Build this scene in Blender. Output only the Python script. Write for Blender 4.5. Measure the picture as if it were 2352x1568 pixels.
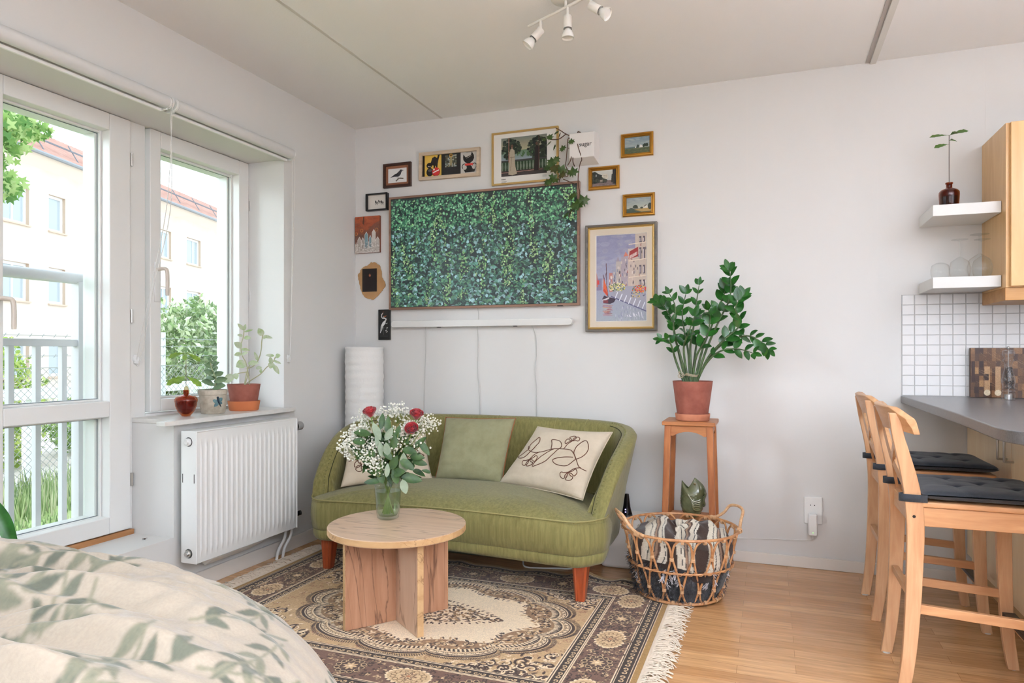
import bpy, bmesh, math, random
import numpy as np
from mathutils import Vector, Matrix, noise as mnoise
for o in list(bpy.data.objects): bpy.data.objects.remove(o)
SC = bpy.context.scene; COL = SC.collection
PI = math.pi

# ------------------------------------------------------------ camera
cd = bpy.data.cameras.new('camera'); cam = bpy.data.objects.new('camera', cd); COL.objects.link(cam)
cam.location = (2.511, -3.855, 1.097)
cam.rotation_euler = (PI/2, 0, math.radians(20.34))
cd.sensor_width = 36.0; cd.lens = 36.0*1589/2352
cd.shift_y = 28/2352
cd.clip_start = 0.05; cd.clip_end = 300
SC.camera = cam
# ------------------------------------------------------------ colour management
SC.view_settings.view_transform = 'Standard'; SC.view_settings.look = 'None'
SC.view_settings.exposure = -0.17; SC.view_settings.gamma = 1.0
SC.view_settings.use_curve_mapping = False
SC.view_settings.use_white_balance = True; SC.view_settings.white_balance_temperature = 5750; SC.view_settings.white_balance_tint = 9
SC.cycles.transparent_max_bounces = 40
# ------------------------------------------------------------ world: bright overcast sky
SKY = 3.4
w = bpy.data.worlds.new('sky'); SC.world = w; w.use_nodes = True
wn = w.node_tree; wn.nodes.clear()
wo = wn.nodes.new('ShaderNodeOutputWorld'); wb = wn.nodes.new('ShaderNodeBackground')
tc = wn.nodes.new('ShaderNodeTexCoord'); sp = wn.nodes.new('ShaderNodeSeparateXYZ')
rp = wn.nodes.new('ShaderNodeValToRGB')
wn.links.new(tc.outputs['Generated'], sp.inputs[0]); wn.links.new(sp.outputs['Z'], rp.inputs[0])
rp.color_ramp.elements[0].position = 0.0; rp.color_ramp.elements[0].color = (1, .985, .96, 1)
rp.color_ramp.elements[1].position = 0.6; rp.color_ramp.elements[1].color = (.92, .96, 1, 1)
wn.links.new(rp.outputs[0], wb.inputs['Color']); wb.inputs['Strength'].default_value = SKY
wn.links.new(wb.outputs[0], wo.inputs[0])

def area(name, loc, rot, sx, sy, power, color=(1, 1, 1), portal=False, spread=PI):
    l = bpy.data.lights.new(name, 'AREA'); l.shape = 'RECTANGLE'; l.size = sx; l.size_y = sy
    l.energy = power; l.color = color; l.spread = spread
    if portal: l.cycles.is_portal = True
    o = bpy.data.objects.new(name, l); COL.objects.link(o); o.location = loc; o.rotation_euler = rot
    return o
# portals in the two openings of the window wall (they only steer sampling of the sky)
area('window_portal', (-.36, -1.03, 1.48), (0, -PI/2, 0), 1.4, .75, 1, portal=True)
area('door_portal', (-.36, -2.4, 1.2), (0, -PI/2, 0), 2.0, 1.8, 1, portal=True)
# added fill light behind the camera; the wall there has no window
area('rear_fill', (3.0, -6.9, 1.45), (PI/2, 0, 0), 3.4, 1.5, 34, (.95, .975, 1))
# added upward fill out of view, brightens the room off the ceiling
area('ceiling_fill', (4.3, -4.7, .35), (PI, 0, 0), 1.8, 1.0, 400, (.93, .965, 1), spread=2.2)
area('kitchen_ceiling_fill', (4.6, -2.8, .7), (PI, 0, 0), 1.2, 1.2, 55, (.93, .965, 1), spread=2.2)  # second added fill, unseen, lifts the ceiling on the kitchen side
# low pale sun behind thin cloud, slanting in through the balcony door
sn = bpy.data.lights.new('sun', 'SUN'); sn.energy = 1.25; sn.angle = math.radians(15); sn.color = (1, .985, .96)
so = bpy.data.objects.new('sun', sn); COL.objects.link(so); so.rotation_euler = Vector((-.72, -.69, .23)).to_track_quat('Z', 'Y').to_euler()

# ------------------------------------------------------------ materials
def lin(c):
    c = c/255.0
    return c/12.92 if c <= .04045 else ((c+.055)/1.055)**2.4
def L3(c): return (lin(c[0]), lin(c[1]), lin(c[2]))
def L4(c): return L3(c)+(1,)
MATS = {}
def M(name, col=(200, 200, 200), rough=.6, metal=0, bump=0, bscale=60, col2=None, nscale=6, stretch=(1, 1, 1),
      detail=3, attr=None, emit=None, estr=1, coat=0, trans=0, spec=.5, sheen=0, ior=1.45, lo=.35, hi=.65, sss=0):
    if name in MATS: return MATS[name]
    m = bpy.data.materials.new(name); m.use_nodes = True; MATS[name] = m
    nt = m.node_tree; b = nt.nodes['Principled BSDF']
    b.inputs['Base Color'].default_value = L4(col); b.inputs['Roughness'].default_value = rough
    b.inputs['Metallic'].default_value = metal; b.inputs['IOR'].default_value = ior
    b.inputs['Specular IOR Level'].default_value = spec
    b.inputs['Coat Weight'].default_value = coat; b.inputs['Coat Roughness'].default_value = .12
    b.inputs['Transmission Weight'].default_value = trans; b.inputs['Sheen Weight'].default_value = sheen
    if sss: b.inputs['Subsurface Weight'].default_value = sss; b.inputs['Subsurface Radius'].default_value = (.01, .01, .01)
    if emit: b.inputs['Emission Color'].default_value = L4(emit); b.inputs['Emission Strength'].default_value = estr
    if col2 or bump:
        t = nt.nodes.new('ShaderNodeTexCoord'); mp = nt.nodes.new('ShaderNodeMapping')
        mp.inputs['Scale'].default_value = stretch; nt.links.new(t.outputs['Object'], mp.inputs[0])
    if col2:
        n = nt.nodes.new('ShaderNodeTexNoise'); n.inputs['Scale'].default_value = nscale
        n.inputs['Detail'].default_value = detail; n.inputs['Roughness'].default_value = .65
        nt.links.new(mp.outputs[0], n.inputs[0])
        r = nt.nodes.new('ShaderNodeValToRGB'); r.color_ramp.elements[0].position = lo; r.color_ramp.elements[1].position = hi
        r.color_ramp.elements[0].color = L4(col); r.color_ramp.elements[1].color = L4(col2)
        nt.links.new(n.outputs['Fac'], r.inputs[0]); nt.links.new(r.outputs[0], b.inputs['Base Color'])
    if attr:
        a = nt.nodes.new('ShaderNodeAttribute'); a.attribute_name = 'paint'
        nt.links.new(a.outputs['Color'], b.inputs['Base Color'])
        if attr == 'emit':
            nt.links.new(a.outputs['Color'], b.inputs['Emission Color']); b.inputs['Emission Strength'].default_value = estr
    if bump:
        n2 = nt.nodes.new('ShaderNodeTexNoise'); n2.inputs['Scale'].default_value = bscale; n2.inputs['Detail'].default_value = 4
        nt.links.new(mp.outputs[0], n2.inputs[0])
        bp = nt.nodes.new('ShaderNodeBump'); bp.inputs['Strength'].default_value = bump; bp.inputs['Distance'].default_value = .004
        nt.links.new(n2.outputs['Fac'], bp.inputs['Height']); nt.links.new(bp.outputs[0], b.inputs['Normal'])
    return m
def wood(name, c1, c2, axis='z', rough=.45, ring=26, coat=0, knots=False, c3=None):
    """straight grain along one axis; darker thin lines from a distorted wave"""
    if name in MATS: return MATS[name]
    m = M(name, c1, rough, coat=coat); nt = m.node_tree; b = nt.nodes['Principled BSDF']
    t = nt.nodes.new('ShaderNodeTexCoord'); mp = nt.nodes.new('ShaderNodeMapping')
    sc = {'x': (.12, 1, 1), 'y': (1, .12, 1), 'z': (1, 1, .12)}[axis]
    mp.inputs['Scale'].default_value = sc; nt.links.new(t.outputs['Object'], mp.inputs[0])
    n = nt.nodes.new('ShaderNodeTexNoise'); n.inputs['Scale'].default_value = ring; n.inputs['Detail'].default_value = 5
    n.inputs['Roughness'].default_value = .6; n.inputs['Distortion'].default_value = .6
    nt.links.new(mp.outputs[0], n.inputs[0])
    r = nt.nodes.new('ShaderNodeValToRGB')
    r.color_ramp.elements[0].position = .34; r.color_ramp.elements[1].position = .66
    r.color_ramp.elements[0].color = L4(c2); r.color_ramp.elements[1].color = L4(c1)
    nt.links.new(n.outputs['Fac'], r.inputs[0])
    out = r.outputs[0]
    if c3:
        n3 = nt.nodes.new('ShaderNodeTexNoise'); n3.inputs['Scale'].default_value = ring*.35; n3.inputs['Detail'].default_value = 8
        n3.inputs['Distortion'].default_value = 1.6
        mp3 = nt.nodes.new('ShaderNodeMapping'); mp3.inputs['Scale'].default_value = sc; mp3.inputs['Location'].default_value = (3, 5, 7)
        nt.links.new(t.outputs['Object'], mp3.inputs[0]); nt.links.new(mp3.outputs[0], n3.inputs[0])
        r3 = nt.nodes.new('ShaderNodeValToRGB')
        e = r3.color_ramp.elements
        e[0].position = .485; e[0].color = (0, 0, 0, 1); e[1].position = .5; e[1].color = (.75, .75, .75, 1)
        k = e.new(.515); k.color = (0, 0, 0, 1)
        nt.links.new(n3.outputs['Fac'], r3.inputs[0])
        mx = nt.nodes.new('ShaderNodeMix'); mx.data_type = 'RGBA'
        nt.links.new(r3.outputs[0], mx.inputs['Factor']); nt.links.new(out, mx.inputs['A']); mx.inputs['B'].default_value = L4(c3)
        out = mx.outputs['Result']
    nt.links.new(out, b.inputs['Base Color'])
    bp = nt.nodes.new('ShaderNodeBump'); bp.inputs['Strength'].default_value = .12; bp.inputs['Distance'].default_value = .002
    nt.links.new(n.outputs['Fac'], bp.inputs['Height']); nt.links.new(bp.outputs[0], b.inputs['Normal'])
    return m
def glassy(name, tint=(255, 255, 255), a=.06, rough=.02, fres=1.35):
    """thin clear glass: lets light straight through, mirrors a little at grazing angles"""
    if name in MATS: return MATS[name]
    m = bpy.data.materials.new(name); m.use_nodes = True; MATS[name] = m
    nt = m.node_tree; nt.nodes.clear()
    o = nt.nodes.new('ShaderNodeOutputMaterial'); mx = nt.nodes.new('ShaderNodeMixShader')
    t = nt.nodes.new('ShaderNodeBsdfTransparent'); g = nt.nodes.new('ShaderNodeBsdfGlossy')
    lw = nt.nodes.new('ShaderNodeLayerWeight'); lw.inputs['Blend'].default_value = .5
    pw = nt.nodes.new('ShaderNodeMath'); pw.operation = 'POWER'; pw.inputs[1].default_value = 3.2
    nt.links.new(lw.outputs['Facing'], pw.inputs[0])
    f = nt.nodes.new('ShaderNodeMapRange'); f.inputs['To Min'].default_value = (fres-1)**2/(fres+1)**2; f.inputs['To Max'].default_value = .75
    nt.links.new(pw.outputs[0], f.inputs[0])
    t.inputs['Color'].default_value = L4(tint); g.inputs['Roughness'].default_value = rough
    nt.links.new(f.outputs[0], mx.inputs[0]); nt.links.new(t.outputs[0], mx.inputs[1]); nt.links.new(g.outputs[0], mx.inputs[2])
    nt.links.new(mx.outputs[0], o.inputs[0])
    return m

# ------------------------------------------------------------ mesh builder
def wmat(o):
    m = Matrix.Identity(4)
    while o is not None:
        m = Matrix.LocRotScale(o.location, o.rotation_euler, o.scale) @ m
        o = o.parent
    return m
def frame(d, up=Vector((0, 0, 1))):
    d = Vector(d).normalized()
    u = d.cross(up)
    if u.length < 1e-4: u = d.cross(Vector((1, 0, 0)))
    u.normalize(); v = u.cross(d).normalized()
    return d, u, v
class MB:
    def __init__(s): s.bm = bmesh.new(); s.cols = []
    def mark(s): return len(s.bm.verts)
    def box(s, x0, y0, z0, x1, y1, z1, T=None):
        vs = [s.bm.verts.new(Vector(p)) for p in ((x0, y0, z0), (x1, y0, z0), (x1, y1, z0), (x0, y1, z0), (x0, y0, z1), (x1, y0, z1), (x1, y1, z1), (x0, y1, z1))]
        if T is not None:
            for v in vs: v.co = T @ v.co
        for f in ((3, 2, 1, 0), (4, 5, 6, 7), (0, 1, 5, 4), (1, 2, 6, 5), (2, 3, 7, 6), (3, 0, 4, 7)): s.bm.faces.new([vs[i] for i in f])
        return s
    def hexa(s, a, b):
        """a, b: two quads (4 points each) joined to a solid"""
        vs = [s.bm.verts.new(Vector(p)) for p in list(a)+list(b)]
        for f in ((3, 2, 1, 0), (4, 5, 6, 7), (0, 1, 5, 4), (1, 2, 6, 5), (2, 3, 7, 6), (3, 0, 4, 7)): s.bm.faces.new([vs[i] for i in f])
        return s
    def tube(s, pts, r, n=8, closed=False, cap=True, flat=1.0, up=None):
        pts = [Vector(p) for p in pts]; N = len(pts)
        rs = r if isinstance(r, (list, tuple)) else [r]*N
        rings = []; u = None
        for i, p in enumerate(pts):
            if closed: d = pts[(i+1) % N]-pts[i-1]
            else: d = pts[min(i+1, N-1)]-pts[max(i-1, 0)]
            if d.length < 1e-9: d = Vector((0, 0, 1))
            d.normalize()
            if u is None:
                _, u, _v = frame(d, Vector(up) if up else Vector((0, 0, 1)))
            u = (u-d*u.dot(d))
            if u.length < 1e-6: _, u, _v = frame(d)
            u.normalize(); v = d.cross(u)
            rings.append([s.bm.verts.new(p+(u*math.cos(2*PI*k/n)*rs[i]+v*math.sin(2*PI*k/n)*rs[i]*flat)) for k in range(n)])
        for i in range(N if closed else N-1):
            A = rings[i]; B = rings[(i+1) % N]
            for k in range(n):
                try: s.bm.faces.new([A[k], A[(k+1) % n], B[(k+1) % n], B[k]])
                except ValueError: pass
        if cap and not closed:
            try: s.bm.faces.new(rings[0][::-1]); s.bm.faces.new(rings[-1])
            except ValueError: pass
        return s
    def cyl(s, p0, p1, r0, r1=None, n=20): return s.tube([p0, p1], [r0, r0 if r1 is None else r1], n)
    def lathe(s, prof, c=(0, 0, 0), n=32, T=None, fn=None):
        c = Vector(c); rings = []
        for r, z in prof:
            if r < 1e-5: rings.append([s.bm.verts.new(c+Vector((0, 0, z)))])
            else: rings.append([s.bm.verts.new(c+Vector((r*math.cos(2*PI*k/n)*(fn(k/n, z) if fn else 1), r*math.sin(2*PI*k/n)*(fn(k/n, z) if fn else 1), z))) for k in range(n)])
        if T is not None:
            for R in rings:
                for v in R: v.co = T @ v.co
        for A, B in zip(rings, rings[1:]):
            for k in range(n):
                a = [A[0]] if len(A) == 1 else [A[k], A[(k+1) % n]]
                b = [B[0]] if len(B) == 1 else [B[(k+1) % n], B[k]]
                if len(a)+len(b) > 2: s.bm.faces.new(a+b)
        return s
    def prism(s, pts, d):
        """pts: 3D polygon, extruded by vector d"""
        d = Vector(d); a = [s.bm.verts.new(Vector(p)) for p in pts]; b = [s.bm.verts.new(Vector(p)+d) for p in pts]
        n = len(a); s.bm.faces.new(a[::-1]); s.bm.faces.new(b)
        for i in range(n): s.bm.faces.new([a[i], a[(i+1) % n], b[(i+1) % n], b[i]])
        return s
    def grid(s, f, nu, nv, wu=False, wv=False):
        P = [[s.bm.verts.new(Vector(f(i/(nu if wu else nu-1), j/(nv if wv else nv-1)))) for j in range(nv)] for i in range(nu)]
        for i in range(nu if wu else nu-1):
            for j in range(nv if wv else nv-1):
                try: s.bm.faces.new([P[i][j], P[(i+1) % nu][j], P[(i+1) % nu][(j+1) % nv], P[i][(j+1) % nv]])
                except ValueError: pass
        return P
    def ball(s, c, r, n=10, sc=(1, 1, 1), T=None):
        c = Vector(c); prof = [(math.sin(PI*i/n), -math.cos(PI*i/n)) for i in range(n+1)]
        S = Matrix.Translation(c) @ (T if T is not None else Matrix.Identity(4)) @ Matrix.Diagonal((r*sc[0], r*sc[1], r*sc[2], 1))
        return s.lathe([(max(a, 0), b) for a, b in prof], n=n+2, T=S)
    def leaf(s, base, tip, nrm, wd, fold=.15, droop=0, shape='oval', n=6):
        """a leaf blade from base to tip, nrm = up side"""
        base = Vector(base); tip = Vector(tip); d = tip-base; L = d.length
        if L < 1e-6: return s
        dn = d/L; nr = Vector(nrm); nr = nr-dn*nr.dot(dn)
        if nr.length < 1e-5: nr = dn.orthogonal()
        nr.normalize(); sd = dn.cross(nr)
        W = {'oval': lambda t: math.sin(PI*t**.85)**.75, 'lance': lambda t: math.sin(PI*t**.7)**1.1,
             'oak': lambda t: (.35+.65*t)*math.sin(PI*t**1.2)**.6*(1+.22*math.sin(t*26)),
             'ivy': lambda t: [0, .75, 1.0, .55, .62, .25, 0][min(6, int(t*6+.5))]}[shape]
        rows = []
        for i in range(n+1):
            t = i/n; c = base+dn*(L*t)-nr*(droop*L*t*t); hw = wd*.5*max(W(t), 0)
            if i in (0, n): rows.append([s.bm.verts.new(c)])
            else: rows.append([s.bm.verts.new(c+sd*hw*q+nr*abs(q)*hw*fold*2) for q in (-1, 0, 1)])
        for A, B in zip(rows, rows[1:]):
            if len(A) == 1 and len(B) == 3:
                s.bm.faces.new([A[0], B[1], B[0]]); s.bm.faces.new([A[0], B[2], B[1]])
            elif len(A) == 3 and len(B) == 3:
                s.bm.faces.new([A[0], A[1], B[1], B[0]]); s.bm.faces.new([A[1], A[2], B[2], B[1]])
            elif len(A) == 3 and len(B) == 1:
                s.bm.faces.new([A[0], A[1], B[0]]); s.bm.faces.new([A[1], A[2], B[0]])
        return s
    def build(s, name, mat=None, parent=None, smooth=40, bevel=0, seg=2, sub=0, local=False, solid=0, norm=True):
        me = bpy.data.meshes.new(name)
        if norm: bmesh.ops.recalc_face_normals(s.bm, faces=s.bm.faces)
        s.bm.to_mesh(me); s.bm.free()
        o = bpy.data.objects.new(name, me); COL.objects.link(o)
        if mat is not None:
            for m in (mat if isinstance(mat, (list, tuple)) else [mat]): me.materials.append(m)
        if parent is not None:
            if not local: me.transform(wmat(parent).inverted())
            o.parent = parent
        if smooth:
            me.polygons.foreach_set('use_smooth', [True]*len(me.polygons))
            if smooth < 180: me.set_sharp_from_angle(angle=math.radians(smooth))
        if solid:
            md = o.modifiers.new('solid', 'SOLIDIFY'); md.thickness = solid; md.offset = 0
        if bevel:
            md = o.modifiers.new('bevel', 'BEVEL'); md.width = bevel; md.segments = seg; md.limit_method = 'ANGLE'; md.angle_limit = math.radians(35)
            md.harden_normals = True
        if sub:
            md = o.modifiers.new('sub', 'SUBSURF'); md.levels = sub; md.render_levels = sub
        return o
def T(name, label, cat, loc=(0, 0, 0), rz=0, group=None):
    o = bpy.data.objects.new(name, None); COL.objects.link(o); o.location = loc; o.rotation_euler = (0, 0, rz)
    o.empty_display_size = .05
    o['label'] = label; o['category'] = cat
    if group: o['group'] = group
    return o
def tag(o, label, cat, group=None, kind=None):
    o['label'] = label; o['category'] = cat
    if group: o['group'] = group
    if kind: o['kind'] = kind
    return o
def struct(o): o['kind'] = 'structure'; return o
def lab(o, label): o['label'] = label; return o
def dup(root, loc, rz, label, group=None, name=None):
    r = root.copy(); COL.objects.link(r); r.location = loc; r.rotation_euler = (0, 0, rz); r['label'] = label
    if group: r['group'] = group
    for ch in list(root.children):
        c = ch.copy(); COL.objects.link(c); c.parent = r
        for g in list(ch.children):
            d = g.copy(); COL.objects.link(d); d.parent = c
    return r

# ------------------------------------------------------------ painting flat artwork on vertex colours
class Cv:
    """a small canvas in metres-free units: x 0..w right, y 0..h up"""
    def __init__(s, w, h, nx, col=(255, 255, 255)):
        s.w = w; s.h = h; s.nx = nx; s.ny = max(2, int(round(nx*h/w)))
        s.a = np.zeros((s.ny, s.nx, 3), dtype=np.float32); s.a[:] = L3(col)
        s.X, s.Y = np.meshgrid(np.linspace(0, w, s.nx), np.linspace(0, h, s.ny))
    def bb(s, x0, y0, x1, y1):
        i0 = max(0, int(x0/s.w*(s.nx-1))-1); i1 = min(s.nx, int(x1/s.w*(s.nx-1))+2)
        j0 = max(0, int(y0/s.h*(s.ny-1))-1); j1 = min(s.ny, int(y1/s.h*(s.ny-1))+2)
        return slice(j0, max(j0, j1)), slice(i0, max(i0, i1))
    def put(s, sl, m, col, al=1.0):
        c = np.array(L3(col), dtype=np.float32)
        A = s.a[sl]; mm = (m.astype(np.float32)*al)[..., None]; s.a[sl] = A*(1-mm)+c*mm
    def rect(s, x0, y0, x1, y1, col, al=1.0):
        sl = s.bb(x0, y0, x1, y1); X = s.X[sl]; Y = s.Y[sl]; s.put(sl, (X >= x0) & (X <= x1) & (Y >= y0) & (Y <= y1), col, al)
    def poly(s, pts, col, al=1.0):
        xs = [p[0] for p in pts]; ys = [p[1] for p in pts]
        sl = s.bb(min(xs), min(ys), max(xs), max(ys)); X = s.X[sl]; Y = s.Y[sl]
        if X.size == 0: return
        m = np.zeros(X.shape, bool); n = len(pts)
        for i in range(n):
            x1, y1 = pts[i]; x2, y2 = pts[(i+1) % n]
            if y1 == y2: continue
            c = ((y1 > Y) != (y2 > Y)) & (X < (x2-x1)*(Y-y1)/(y2-y1)+x1); m ^= c
        s.put(sl, m, col, al)
    def ell(s, cx, cy, rx, ry, col, al=1.0, rot=0):
        r = max(rx, ry); sl = s.bb(cx-r, cy-r, cx+r, cy+r); X = s.X[sl]-cx; Y = s.Y[sl]-cy
        c, sn = math.cos(rot), math.sin(rot); U = X*c+Y*sn; V = -X*sn+Y*c
        s.put(sl, (U/rx)**2+(V/ry)**2 <= 1, col, al)
    def ring(s, cx, cy, rx, ry, t, col, al=1.0):
        sl = s.bb(cx-rx, cy-ry, cx+rx, cy+ry); X = s.X[sl]-cx; Y = s.Y[sl]-cy
        q = np.sqrt((X/rx)**2+(Y/ry)**2); s.put(sl, (q <= 1) & (q >= 1-t/min(rx, ry)), col, al)
    def line(s, pts, wd, col, al=1.0):
        for (x1, y1), (x2, y2) in zip(pts, pts[1:]):
            sl = s.bb(min(x1, x2)-wd, min(y1, y2)-wd, max(x1, x2)+wd, max(y1, y2)+wd); X = s.X[sl]; Y = s.Y[sl]
            dx, dy = x2-x1, y2-y1; q = dx*dx+dy*dy+1e-12
            t = np.clip(((X-x1)*dx+(Y-y1)*dy)/q, 0, 1); d = np.hypot(X-x1-t*dx, Y-y1-t*dy); s.put(sl, d <= wd/2, col, al)
    def leaf(s, x, y, a, L, wd, col, al=1.0, vein=None):
        c, sn = math.cos(a), math.sin(a); pts = []
        for i in range(9): t = i/8; pts.append((t, math.sin(PI*t**.8)*.5))
        P = [(x+c*t*L-sn*h*wd, y+sn*t*L+c*h*wd) for t, h in pts]+[(x+c*t*L+sn*h*wd, y+sn*t*L-c*h*wd) for t, h in pts[::-1]]
        s.poly(P, col, al)
        if vein: s.line([(x, y), (x+c*L*.9, y+sn*L*.9)], wd*.06, vein)
    def vgrad(s, y0, y1, c0, c1, x0=None, x1=None):
        x0 = 0 if x0 is None else x0; x1 = s.w if x1 is None else x1
        sl = s.bb(x0, y0, x1, y1); Y = s.Y[sl]; X = s.X[sl]; t = np.clip((Y-y0)/(y1-y0), 0, 1)[..., None]
        A = np.array(L3(c0))*(1-t)+np.array(L3(c1))*t; m = ((Y >= y0) & (Y <= y1) & (X >= x0) & (X <= x1))[..., None]
        s.a[sl] = np.where(m, A, s.a[sl])
    def grain(s, amt, seed=1, cell=1):
        r = np.random.RandomState(seed); g = r.rand(s.ny//cell+1, s.nx//cell+1)
        g = np.kron(g, np.ones((cell, cell)))[:s.ny, :s.nx]; s.a *= (1+amt*(g-.5)*2)[..., None]
    def blur(s, n=1):
        for _ in range(n):
            a = s.a; a[1:-1] = a[:-2]*.25+a[1:-1]*.5+a[2:]*.25; a[:, 1:-1] = a[:, :-2]*.25+a[:, 1:-1]*.5+a[:, 2:]*.25
    def mesh(s, name, fn, mat, parent=None, smooth=True, local=False):
        """fn(X, Y) -> arrays px, py, pz"""
        px, py, pz = fn(s.X, s.Y); co = np.stack([px, py, pz], -1).reshape(-1, 3).astype(np.float32)
        idx = np.arange(s.nx*s.ny).reshape(s.ny, s.nx)
        f = np.stack([idx[:-1, :-1], idx[:-1, 1:], idx[1:, 1:], idx[1:, :-1]], -1).reshape(-1, 4)
        return rawmesh(name, co, f, mat, parent, s.a.reshape(-1, 3), smooth, local)
def rawmesh(name, co, f, mat, parent=None, col=None, smooth=True, local=False):
    me = bpy.data.meshes.new(name); nf = len(f); k = f.shape[1]
    me.vertices.add(len(co)); me.vertices.foreach_set('co', co.astype(np.float32).ravel())
    me.loops.add(nf*k); me.loops.foreach_set('vertex_index', f.astype(np.int32).ravel())
    me.polygons.add(nf); me.polygons.foreach_set('loop_start', np.arange(0, nf*k, k, dtype=np.int32))
    try: me.polygons.foreach_set('loop_total', np.full(nf, k, dtype=np.int32))
    except Exception: pass
    me.update(calc_edges=True)
    if smooth: me.polygons.foreach_set('use_smooth', np.ones(nf, dtype=bool))
    if col is not None:
        at = me.color_attributes.new('paint', 'FLOAT_COLOR', 'POINT')
        at.data.foreach_set('color', np.concatenate([col, np.ones((len(col), 1))], 1).astype(np.float32).ravel())
    me.materials.append(mat)
    o = bpy.data.objects.new(name, me); COL.objects.link(o)
    if parent is not None:
        if not local: me.transform(wmat(parent).inverted())
        o.parent = parent
    return o
def wallpaint(cv, name, x0, z0, y, mat, parent):
    """flat picture facing into the room (towards -y)"""
    return cv.mesh(name, lambda X, Y: (x0+X, np.full_like(X, y), z0+Y), mat, parent, smooth=False)
def spline(pts, n=8, closed=False):
    P = [Vector(p) for p in pts]; out = []; N = len(P)
    for i in range(N if closed else N-1):
        p0 = P[i-1] if (i > 0 or closed) else P[0]; p1 = P[i]; p2 = P[(i+1) % N]; p3 = P[(i+2) % N] if (i+2 < N or closed) else P[-1]
        for k in range(n):
            t = k/n
            out.append(.5*((2*p1)+(-p0+p2)*t+(2*p0-5*p1+4*p2-p3)*t*t+(-p0+3*p1-3*p2+p3)*t**3))
    if not closed: out.append(P[-1])
    return out
def text_mesh(name, s, size, loc, rot, mat, parent, depth=.0006):
    cu = bpy.data.curves.new(name, 'FONT'); cu.body = s; cu.size = size; cu.extrude = depth
    cu.resolution_u = 4
    tmp = bpy.data.objects.new(name+'_tmp', cu); COL.objects.link(tmp)
    dg = bpy.context.evaluated_depsgraph_get(); me = bpy.data.meshes.new_from_object(tmp.evaluated_get(dg))
    bpy.data.objects.remove(tmp); bpy.data.curves.remove(cu)
    from mathutils import Euler
    me.transform(Matrix.LocRotScale(Vector(loc), Euler(rot), Vector((1, 1, 1))))
    if parent is not None: me.transform(wmat(parent).inverted())
    me.materials.clear(); me.materials.append(mat)
    o = bpy.data.objects.new(name, me); COL.objects.link(o); o.parent = parent
    return o
# ============================================================ ROOM
RX1 = 5.6; RY0 = -7.0; H = 2.55
wallm = M('wall_paint', (219, 217, 214), .75, bump=.05, bscale=90)
ceilm = M('ceiling_paint', (243, 242, 241), .85, bump=.12, bscale=140)
white = M('white_gloss_paint', (232, 231, 229), .32, spec=.5)
whitem = M('white_satin_paint', (228, 226, 222), .5)
whiteplastic = M('white_plastic', (236, 235, 232), .35)
steel = M('brushed_steel', (190, 188, 184), .3, metal=1)
darkm = M('dark_metal', (40, 38, 38), .4, metal=.6)
# floor: three-strip oak parquet
fm = M('oak_parquet', (200, 160, 115), .27, coat=.25)
nt = fm.node_tree; b = nt.nodes['Principled BSDF']
t_ = nt.nodes.new('ShaderNodeTexCoord'); br = nt.nodes.new('ShaderNodeTexBrick')
br.offset = .37; br.offset_frequency = 2; br.squash = 1
br.inputs['Scale'].default_value = 1; br.inputs['Brick Width'].default_value = .52; br.inputs['Row Height'].default_value = .068
br.inputs['Mortar Size'].default_value = .0008; br.inputs['Mortar Smooth'].default_value = .1; br.inputs['Bias'].default_value = 0
br.inputs['Color1'].default_value = L4((214, 168, 118)); br.inputs['Color2'].default_value = L4((190, 142, 94)); br.inputs['Mortar'].default_value = L4((158, 116, 76))
nt.links.new(t_.outputs['Object'], br.inputs[0])
mp_ = nt.nodes.new('ShaderNodeMapping'); mp_.inputs['Scale'].default_value = (.8, 9, 1); nt.links.new(t_.outputs['Object'], mp_.inputs[0])
ng = nt.nodes.new('ShaderNodeTexNoise'); ng.inputs['Scale'].default_value = 7; ng.inputs['Detail'].default_value = 6; ng.inputs['Distortion'].default_value = .5
nt.links.new(mp_.outputs[0], ng.inputs[0])
rg = nt.nodes.new('ShaderNodeValToRGB'); rg.color_ramp.elements[0].position = .3; rg.color_ramp.elements[1].position = .7
rg.color_ramp.elements[0].color = (.74, .72, .70, 1); rg.color_ramp.elements[1].color = (1.08, 1.06, 1.03, 1)
nt.links.new(ng.outputs['Fac'], rg.inputs[0])
mx_ = nt.nodes.new('ShaderNodeMix'); mx_.data_type = 'RGBA'; mx_.blend_type = 'MULTIPLY'; mx_.inputs['Factor'].default_value = 1
nt.links.new(br.outputs['Color'], mx_.inputs['A']); nt.links.new(rg.outputs[0], mx_.inputs['B']); nt.links.new(mx_.outputs['Result'], b.inputs['Base Color'])
bp_ = nt.nodes.new('ShaderNodeBump'); bp_.inputs['Strength'].default_value = .25; bp_.inputs['Distance'].default_value = .001
nt.links.new(br.outputs['Fac'], bp_.inputs['Height']); bp_.invert = True; nt.links.new(bp_.outputs[0], b.inputs['Normal'])

struct(MB().box(0, RY0, -.1, RX1, 0, 0).build('floor', fm, smooth=0))
struct(MB().box(-.5, RY0-.2, H, RX1+.2, .2, H+.15).build('ceiling', ceilm, smooth=0))
struct(MB().box(-.5, 0, -.1, RX1+.2, .2, H).build('wall_back', wallm, smooth=0))
struct(MB().box(RX1, RY0, -.1, RX1+.2, 0, H).build('wall_right', wallm, smooth=0))
struct(MB().box(-.5, RY0-.2, -.1, RX1+.2, RY0, H).build('wall_front', wallm, smooth=0))
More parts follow.
